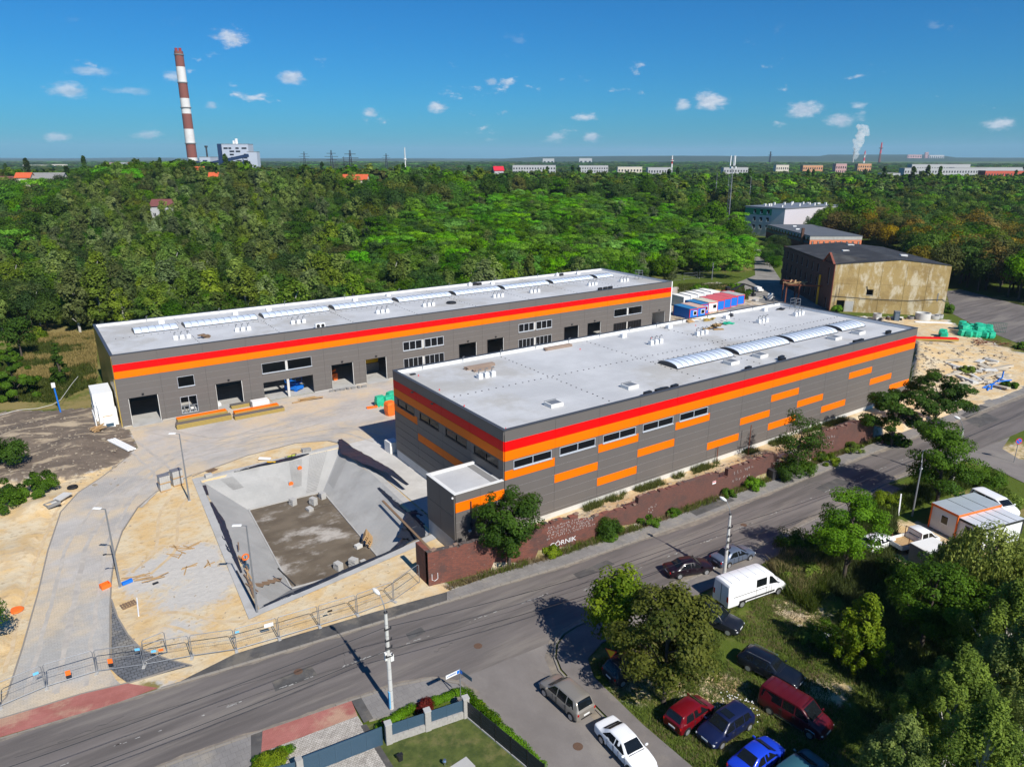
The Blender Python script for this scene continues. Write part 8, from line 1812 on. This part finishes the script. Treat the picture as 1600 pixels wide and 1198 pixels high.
for k in range(5): mb.cbox((-1+k*.7, R_.uniform(-.2, .2), .12), (.9, .7, R_.uniform(.1, .3)), R_.uniform(-.3, .3), R_.uniform(-.2, .2))
one('orange_tarpaulin', 'flat orange sheet lying left of the big bag', 'sheet', mb, mt['orange_pl'], (q.x, q.y, .03), -.1)
# piles on the near roof
def roof_pile(name, label, u, v, m, n, d, flat=.12, cat='pile'):
    q = P(u, v, Zr); mb = MB()
    for k in range(n): mb.cbox((R_.uniform(-1, 1)*d, R_.uniform(-.4, .4)*d, .08+k*flat*.8), (R_.uniform(.6, 1.4)*d, R_.uniform(.25, .6)*d, flat), R_.uniform(-.5, .5), R_.uniform(-.15, .15))
    one(name, label, cat, mb, mt[m], q, R_.uniform(-.2, .2), bevel=.02)
for (u, v, L, l, k) in [(750, 574, 4.2, 'stack of brown boards on the left part of the nearer roof', 3), (755, 578, 2.6, 'shorter stack of boards in front of the brown ones on the roof', 2), (872, 544, 4.6, 'long stack of brown boards by the rear edge of the nearer roof', 3)]:
    q = P(u, v, Zr); o = thing('board_stack', l, 'boards', q, -.02)
    for r in range(k):
        for s in range(3): mb = MB(); mb.box(-L/2+R_.uniform(-.2, .2), L/2, -.35+s*.26, -.13+s*.26, .02+r*.12, .12+r*.12); mb.build('board', M('roof_board', (.30, .22, .17), .85, .2, 3) if 'roof_board' not in bpy.data.materials else bpy.data.materials['roof_board'], o)
roof_pile('sack_pile', 'heap of tan sacks with a hump on the nearer roof, rightmost of the sack heaps', 1112, 515, 'brown_cloth', 7, 1.3, .16); roof_pile('sack_pile', 'green and cream sacks on the nearer roof beside the tan heap', 1136, 507, 'green_bag', 4, 1.3, .12); roof_pile('sack_pile', 'cream sacks among the green ones on the nearer roof', 1128, 505, 'conc_pale', 5, 1.4, .12); roof_pile('sack_pile', 'tan material near the rear edge of the nearer roof', 1110, 500, 'mustard', 4, 1.2, .12); roof_pile('timber_pile', 'timber pieces with a small post at the rear edge of the nearer roof', 1083, 503, 'wood', 5, 1.1, .14); roof_pile('scrap_pile', 'dark scrap at the rear edge of the nearer roof, left of the roof fan', 1143, 494, 'dark_steel', 4, .9, .12); roof_pile('scrap_pile', 'flat dark scrap near the far rear corner of the nearer roof', 1217, 484, 'dark_steel', 4, 1.2, .1)
q = P(319, 528, Zf); mb = MB()
for k in range(5): mb.cbox((R_.uniform(-.8, .8), R_.uniform(-.3, .3), .12+.1*k), (R_.uniform(.5, 1.2), .5, .16), R_.uniform(-.5, .5))
one('scrap_pile', 'dark scrap on the left part of the farther roof', 'pile', mb, mt['wood_dark'], q)
q = P(705, 474, Zf); mb = MB(); mb.lathe([(.1, .3), (.9, .32), (1.0, .1), (1.0, 0)], 14); one('cable_drum', 'dark round coil lying on the farther roof', 'coil', mb, mt['black'], q)
# ---------------------------------------------------------------- containers behind the nearer hall
def container(label, x, y, rz, roofm, front, L=6.0, W=2.45, H=2.7, frame='red_pl', side='blue_pl', group='site containers', name='site_container', z=0):
    o = thing(name, label, 'container', (x, y, z), rz, group); mb = MB(); mb.box(0, W, 0, L, .1, H-.1); mb.build('wall', [mt[side]], o)
    mb = MB(); mb.box(-.03, W+.03, -.03, L+.03, H-.098, H); mb.build('roof', roofm, o)
    mb = MB()
    for x_ in (-.035, W-.125):
        for y_ in (-.035, L-.125): mb.box(x_, x_+.16, y_, y_+.16, .02, H-.1)
    mb.box(-.03, W+.03, -.04, .1, .02, .2); mb.box(-.03, W+.03, -.045, .09, H-.28, H-.1); mb.build('corner_frame', mt[frame], o)
    if front: mb = MB(); mb.box(W*.45, W*.9, -.02, -.004, 1.0, 2.1); w = mb.build('window', mt['white'], o); mb = MB(); mb.box(W*.5, W*.85, -.035, -.022, 1.1, 1.95); mb.build('pane', mt['glass'], w)
    mb = MB()
    for k in range(12): mb.box(.02, W-.02, .3+k*.45, .36+k*.45, H+.002, H+.03)
    mb.build('roof_rib', roofm, o)
redroof = M('red_faded_roof', (.50, .10, .12), .7, .1); tanroof = M('tan_roof', (.48, .34, .28), .8, .1); blueroof = M('blue_roof', (.03, .17, .36), .6, .1); creamroof = M('cream_roof', (.5, .46, .38), .8, .1); greyroof = M('grey_roof', (.36, .36, .35), .8, .1)
cy = 60.6
specs = [(94.2, cy, blueroof, 1, 'blue site container with blue roof, leftmost of the front row'), (97.0, cy+.3, tanroof, 1, 'blue site container with double tan roof, second in the front row'), (100.9, cy+2.4, blueroof, 1, 'blue site container with blue roof, right of the tan roofed one'), (104.2, cy+2.9, creamroof, 1, 'site container with cream roof and white front'), (107.6, cy+3.6, redroof, 0, 'site container with red roof, leftmost of three red roofs'), (110.9, cy+4.2, redroof, 0, 'site container with red roof, middle of three red roofs'), (114.3, cy+4.8, redroof, 0, 'site container with red roof, rightmost of three red roofs'), (117.8, cy+5.4, greyroof, 0, 'site container with grey roof at the right end of the row')]
for i, (x, y, rm, f, l) in enumerate(specs): container(l, x, y, -.12, rm, f, W=2.9 if i in (1,) else 3.1 if i > 2 else 2.5, frame='red_pl', side='white' if i == 3 else 'blue_pl')
for i in range(6): container(f'tall white container in the rear row, {["leftmost", "second from left", "third from left", "fourth from left", "fifth from left", "rightmost and lower"][i]}', 103.6+i*3.0, 71.2+i*.35, -.12, mt['white_dirty'], 0, L=4.6, W=2.1, H=2.9 if i < 5 else 2.3, frame='white', side='white_dirty', name='storage_container', group='white containers in the rear row')
# small excavator behind the containers
q = P(1137, 466); o = thing('excavator', 'red excavator with black boom behind the red roofed containers', 'excavator', (q.x, q.y, .2), -.2)
mb = MB(); mb.box(-1.6, 1.2, -1.1, 1.1, .9, 1.9); mb.build('body', mt['red_pl'], o, bevel=.08); mb = MB(); mb.box(-.4, .9, .1, 1.05, 1.9, 2.9); mb.build('cab', mt['frame_black'], o, bevel=.06)
for s in (-1, 1): mb = MB(); mb.box(-1.7, 1.7, s*1.0-.28, s*1.0+.28, 0, .8); mb.build('track', mt['black'], o, bevel=.2)
mb = MB(); mb.beam((.8, -.4, 1.9), (4.6, -.6, 3.6), .4, .5); mb.beam((4.6, -.6, 3.6), (7.8, -.9, 2.6), .35, .4); mb.beam((7.8, -.9, 2.6), (8.2, -.9, .6), .3, .3); mb.cbox((8.2, -.9, .4), (.9, .9, .7)); mb.build('boom', mt['frame_black'], o)
q = P(1112, 438); mb = MB(); mb.tube([(0, 0, 0), (0, 0, 5.6)], .13, 8); mb.cbox((0, -.1, 4.2), (.35, .3, .5)); one('grey_post', 'grey post with a small box in the scrub behind the containers', 'post', mb, mt['steel'], (q.x, q.y, 0))
q = P(1183, 455); mb = MB(); mb.box(-2, 2, -.85, .85, .3, .9); mb.box(-1.2, .9, -.75, .75, .9, 1.4)
for x in (-1.2, 1.2):
    for y in (-.8, .8): mb.tube([(x, y-.1, .3), (x, y+.1, .3)], .3, 10)
one('wrecked_car', 'pale wrecked car at the corner of the old street', 'car', mb, mt['white_dirty'], (q.x, q.y, 0), 1.2, bevel=.08)
for i, (u, v, m, d, l) in enumerate([(1140, 452, 'conc_pale', (5, .3, .2), 'long pale pole lying in the scrub'), (1130, 448, 'wood', (3.5, 1.2, .3), 'pale boards heap in the scrub'), (1180, 471, 'conc', (1.6, 1.2, .6), 'grey slab at the old street corner'), (1203, 467, 'white_dirty', (1.4, 1.2, 1.5), 'pale stone lump on the old street, left of the gantry'), (1165, 447, 'conc', (2.2, 1.0, .4), 'grey concrete lump by the bright scrub'), (1120, 458, 'mustard', (2.5, 1.6, .6), 'heap of yellow material behind white containers')]):
    q = P(u, v); mb = MB(); mb.cbox((0, 0, d[2]/2), d, R_.uniform(-.3, .3)); one('debris_block', l, 'debris', mb, mt[m], (q.x, q.y, max(0, gzat(q.x, q.y))), R_.uniform(-.3, .3), bevel=.06)
# ---------------------------------------------------------------- along the yellow factory wall
def ring(u, v, r, h, label, m='conc_pale'):
    q = P(u, v); mb = MB(); mb.lathe([(r*.86, .05), (r, 0), (r, h), (r*.86, h), (r*.86, h-.9 if h > 1 else .1)], 20); one('concrete_ring', label, 'concrete ring', mb, mt[m], (q.x, q.y, 0), 0, 'concrete well rings by the factory', smooth=40)
ring(1370, 499, .95, 1.5, 'concrete ring left of the portable toilet', 'conc'); ring(1441, 500, 1.7, 1.8, 'largest pale concrete ring right of the portable toilet'); ring(1459, 498, 1.2, .9, 'low grey concrete ring right of the largest one', 'conc'); ring(1423, 499, .8, .8, 'dark small ring left of the largest one', 'conc_dark'); ring(1467, 497, .9, .9, 'rightmost concrete ring at the factory corner', 'conc')
q = P(1399.5, 501); o = thing('portable_toilet', 'dark grey portable toilet in front of the yellow factory wall', 'portable toilet', (q.x, q.y, 0), wdir); mb = MB(); mb.box(-.6, .6, -.6, .6, 0, 2.2); mb.build('cabin', mt['slate'], o, bevel=.05); mb = MB(); mb.box(-.65, .65, -.65, .65, 2.2, 2.38); mb.build('roof', mt['steel'], o, bevel=.06); mb = MB(); mb.box(-.4, .4, -.63, -.605, .15, 2.0); mb.build('door', M('toilet_door', (.12, .15, .19), .5, .1), o)
q = P(1458, 505); mb = MB()
for k in range(4): mb.box(-4, 4, -.5+k*.28, -.28+k*.28, .05, .28)
one('white_profiles', 'long white profiles lying below the concrete rings', 'profiles', mb, mt['white'], (q.x, q.y, 0), wdir+.05)
for k in range(26):
    u = R_.uniform(1318, 1420); q = P(u, 499+R_.uniform(-2, 3)); mb = MB(); mb.cbox((0, 0, .25), (R_.uniform(.4, 1.4), R_.uniform(.3, .8), R_.uniform(.3, .8)), R_.uniform(0, 3), R_.uniform(-.3, .3)); one('rubble_piece', 'piece of mixed rubble along the foot of the yellow factory wall', 'rubble', mb, mt[R_.choice(['conc', 'conc_dark', 'rust', 'wood_dark', 'frame_black', 'conc_pale'])], (q.x, q.y, 0), 0, 'rubble by the yellow factory wall')
def on_ground(u, v):
    z = 0.0
    for _ in range(6): q = P(u, v, z); z = .5*z+.5*gzat(q.x, q.y)
    return Vector((q.x, q.y, gzat(q.x, q.y)))
# green packs, panels, concrete beams, rubble heap to the right
for k in range(30):
    r_, c_ = divmod(k, 6); u = 1502+c_*8.2+R_.uniform(-2, 2)+r_*.8; v = 513.5+r_*3.1+c_*.5+R_.uniform(-.8, .8); s = sack('green_sack', 'green wrapped pack in the big heap by the far street', u, v, 'green_bag', (1.7, 1.4, 1.3), R_.uniform(-.5, .5), 'heap of green packs'); s.location.z = max(.0, gzat(s.location.x, s.location.y))+(.75 if (k % 3 == 0 and 0 < r_ < 4) else 0)
sack('green_sack', 'left of the two lone green packs on sand', 1472, 527, 'green_bag', (1.8, 1.5, 1.5), .2, 'two lone green packs').location.z = gzat(*P(1472, 527)[:2]); sack('green_sack', 'right and nearer of the two lone green packs on sand', 1474, 530, 'green_bag', (1.8, 1.5, 1.2), .4, 'two lone green packs').location.z = gzat(*P(1474, 530)[:2])
q = P(1459, 538); o = thing('panel_stack', 'stack of red topped insulated panels beyond the nearer hall end', 'panel stack', (q.x, q.y, gzat(q.x, q.y)+.2), -.7)
for k in range(3): mb = MB(); mb.box(-4.5, 4.5, -.6, .6, k*.2, k*.2+.18); mb.build('panel', mt['mustard'] if k < 2 else mt['panel_red'], o)
for k in range(34):
    u = R_.uniform(1490, 1572); v = 562+R_.uniform(0, 42)+abs(u-1530)*.05; q = on_ground(u, v); z = q.z; mb = MB(); L = R_.uniform(1.8, 5.0); mb.cbox((0, 0, .25), (L, R_.uniform(.5, 1.1), R_.uniform(.22, .4)), 0, R_.uniform(-.25, .25), R_.uniform(-.14, .14)); one('concrete_beam', 'broken pale concrete beam in the rubble heap by the road', 'concrete beam', mb, [M('sandy_concrete', (.48, .42, .33), .9, .2, 1.5), mt['conc_pale'], mt['conc']][k % 3] if k < 3 else [bpy.data.materials['sandy_concrete'], mt['conc_pale'], bpy.data.materials['sandy_concrete']][k % 3], (q.x, q.y, z), R_.choice([-.3, -.2, .1, .9, -.9, 1.5])+R_.uniform(-.2, .2), 'broken concrete beams in the rubble heap', bevel=.03)
r = np.random.RandomState(8); mb = MB()
for k in range(380):
    cx_, cy_ = [(1440, 545), (1455, 575), (1535, 590), (1480, 610), (1560, 560), (1510, 545)][k % 6]; u, v = cx_+r.normal()*16, cy_+r.normal()*9
    q = on_ground(u, v)
    if not inpoly(np.array([q.x]), np.array([q.y]), SANDR)[0] or q.x < 79: continue
    s = abs(r.normal())*.13+.05; mb.cbox((q.x, q.y, gzat(q.x, q.y)+s*.3), (s*r.uniform(1, 2.2), s*r.uniform(.8, 1.5), s), r.uniform(0, 3), r.uniform(-.5, .5), r.uniform(-.5, .5))
tag(struct('rubble', mb, M('rubble_tan', (.33, .27, .2), .9, .35, 2), 'stuff'), 'loose concrete and brick rubble on the sandy ground')
mb = MB()
for k in range(420):
    q = P(r.uniform(-20, 195), r.uniform(652, 760)); s = abs(r.normal())*.07+.03; mb.cbox((q.x, q.y, gzat(q.x, q.y)+s*.3), (s*2, s*1.4, s), r.uniform(0, 3), r.uniform(-.5, .5), 0)
for k in range(160):
    q = P(r.uniform(190, 660), r.uniform(760, 1010)); 
    if not inpoly(np.array([q.x]), np.array([q.y]), SANDM)[0] or inpoly(np.array([q.x]), np.array([q.y]), RIM)[0]: continue
    s = abs(r.normal())*.035+.015; mb.cbox((q.x, q.y, gzat(q.x, q.y)+s*.3), (s*2.4, s*1.4, s), r.uniform(0, 3), 0, 0)
for k in range(700):
    a = r.uniform(-4, 58); y = wall_b(a)+r.uniform(.6, 4.5)
    if y > -.2: continue
    s = abs(r.normal())*.06+.03; mb.cbox((a, y, gzat(a, y)+s*.3), (s*2.2, s*1.4, s), r.uniform(0, 3), r.uniform(-.4, .4), 0)
tag(struct('gravel', mb, M('loose_stone', (.30, .25, .19), .9, .35, 3), 'stuff'), 'loose stones and clods on the site earth')
mb = MB()
for k in range(40): q = P(1545+R_.uniform(-25, 25), 536+R_.uniform(-4, 4), .5); mb.tube([(q.x, q.y, gzat(q.x, q.y)+R_.uniform(.1, .6)), (q.x+R_.uniform(-2, 2), q.y+R_.uniform(-2, 2), gzat(q.x, q.y)+R_.uniform(.1, .7))], .06, 4)
tag(struct('rebar_tangle', mb, mt['rust'], 'stuff'), 'tangled heap of rusty rebar between green packs and rubble')
q = P(1552, 607); o = thing('blue_steel_frame', 'bright blue bent steel frame lying at the road end of the rubble', 'steel frame', (q.x, q.y, max(0, gzat(q.x, q.y))), -.5); mb = MB()
for a, c_ in (((-2, 0, .1), (0, .5, .5)), ((0, .5, .5), (1.2, 0, 1.8)), ((0, .5, .5), (2, .6, .2)), ((-1, -.8, .1), (0, .5, .5)), ((1.2, 0, 1.8), (1.3, .1, 2.9)), ((1, .6, .9), (3.8, .9, 1.0)), ((-2, 0, .1), (-1, -.8, .1)), ((2, .6, .2), (.6, -.8, .1)), ((-2.4, -1.6, .1), (-1.2, -.4, .2))): mb.tube([a, c_], .12, 8)
mb.build('tube_frame', mt['blue_pl'], o)
q = P(1490, 632); mb = MB(); mb.cbox((0, 0, .3), (1.6, .8, .5), .4, .2); one('white_sack', 'white torn sack beside the twin trees at the road', 'sack', mb, mt['white'], (q.x, q.y, .2), .6, bevel=.12)
mb = MB(); q = P(1556, 519)
for k in range(12): mb.beam((-1.8+k*.33, 0, 0), (-1.8+k*.33, 0, 2.2), .04)
for z in (0.1, 1.1, 2.15): mb.beam((-1.8, 0, z), (1.8, 0, z), .06)
one('mesh_panel', 'dark green mesh panel standing right of the green packs', 'fence panel', mb, M('green_mesh', (.03, .12, .08), .6), (q.x, q.y, 0), -.9)
# ---------------------------------------------------------------- cabins on the right
def cabin(label, L, W, H, x, y, rz, roofm, wallm, trim, ribs):
    o = thing('office_cabin', label, 'cabin', (x, y, .1), rz, 'cabins by the turnout'); mb = MB(); mb.box(0, L, 0, W, 0, H-.12); mb.build('wall', wallm, o)
    mb = MB(); mb.box(-.08, L+.08, -.08, W+.08, H-.118, H); mb.build('roof', roofm, o)
    mb = MB()
    for x_ in (-.07, L-.07):
        for y_ in (-.07, W-.07): mb.box(x_, x_+.14, y_, y_+.14, -.1, H-.13)
    mb.box(-.09, L+.09, -.1, -.082, H-.26, H-.01); mb.box(-.1, -.082, -.082, W+.09, H-.26, H-.01); mb.build('edge_trim', trim, o)
    mb = MB()
    for k in range(1, ribs): mb.box(-.06, L+.06, W*k/ribs-.02, W*k/ribs+.02, H+.002, H+.025) if L < W else mb.box(L*k/ribs-.02, L*k/ribs+.02, -.06, W+.06, H+.002, H+.025)
    mb.build('roof_seam', mt['dark_steel'], o)
    mb = MB(); mb.box(-.03, -.004, W*.3, W*.62, 1.0, 2.0); w = mb.build('window', mt['white'], o); mb = MB(); mb.box(-.045, -.032, W*.34, W*.58, 1.08, 1.92); mb.build('pane', win_dark, w)
    mb = MB(); mb.box(L*.2, L*.34, -.03, -.004, .05, 2.05); mb.build('door', mt['white'], o)
    return o
c1 = P(1455, 818); c2 = P(1540, 800); 
q1 = P(1452, 822); d1 = P(1487, 840); hd = math.atan2((d1-q1).y, (d1-q1).x)+math.pi/2
cabin('white office cabin with grey roof and orange trim', 6.2, 2.9, 2.75, P(1490, 843).x, P(1490, 843).y, hd, M('zinc_roof', (.33, .37, .40), .5, .12, 1), mt['white_dirty'], mt['orange_pl'], 3)
cabin('lower white cabin with pale grey seamed roof, right of the first cabin', 5.8, 3.2, 2.45, P(1530, 862).x, P(1530, 862).y, hd, M('pale_roof', (.55, .57, .60), .5, .08, 1), mt['white'], mt['dark_steel'], 5)
q = P(1450, 880); mb = MB(); mb.box(-1.5, 1.5, -1.1, 1.1, 0, 1.9); mb.box(-1.55, 1.55, -1.15, 1.15, 1.9, 2.0); one('storage_box', 'dark box with pale flat top in front of the flatbed lorry', 'box', mb, [mt['conc_dark']], (q.x, q.y, 0), hd, bevel=.03)
mb = MB(); mb.face([(-1.5, -1.1, 2.005), (1.5, -1.1, 2.005), (1.5, 1.1, 2.005), (-1.5, 1.1, 2.005)]); tag(mb.build('cover_sheet', mt['white_dirty'], bpy.data.objects['storage_box']))
q = P(1404, 805); mb = MB(); mb.beam((0, 0, 0), (.8, .5, 2.2), .12); one('white_plank', 'white plank leaning in weeds left of the steel lamp', 'plank', mb, mt['white'], (q.x, q.y, 0))
q = P(1293, 1007); mb = MB(); mb.box(-.6, .6, -.35, .35, 0, .7); one('stone_block', 'grey stone block under the young maple', 'block', mb, mt['conc'], (q.x, q.y, 0), .6, bevel=.05)
# white flowers on the lawn
fl = MB(); r = np.random.RandomState(3)
for k in range(120):
    q = P(1150+r.normal()*18, 1108+r.normal()*10); s = .035; fl.cbox((q.x, q.y, .22), (s*2, s*2, .03), r.uniform(0, 3))
tag(struct('lawn_flowers', fl, mt['white'], 'stuff'), 'small white flowers scattered on the parking lawn')
# ---------------------------------------------------------------- air
hz = bpy.data.materials.new('haze_air'); b = NB(nodes(hz)); pv = b.n('ShaderNodeVolumePrincipled', {'Color': (.5, .74, 1.0, 1), 'Density': HAZE if 'HAZE' in globals() else 5e-5, 'Anisotropy': .0}); o_ = b.n('ShaderNodeOutputMaterial'); nt_ = hz.node_tree; nt_.links.new(pv.outputs[0], o_.inputs['Volume'])
mb = MB(); mb.box(-18000, 20000, -6000, 20000, -40, 320); h_ = mb.build('haze', hz); tag(h_, 'thin blue haze over the whole plain', kind='stuff')
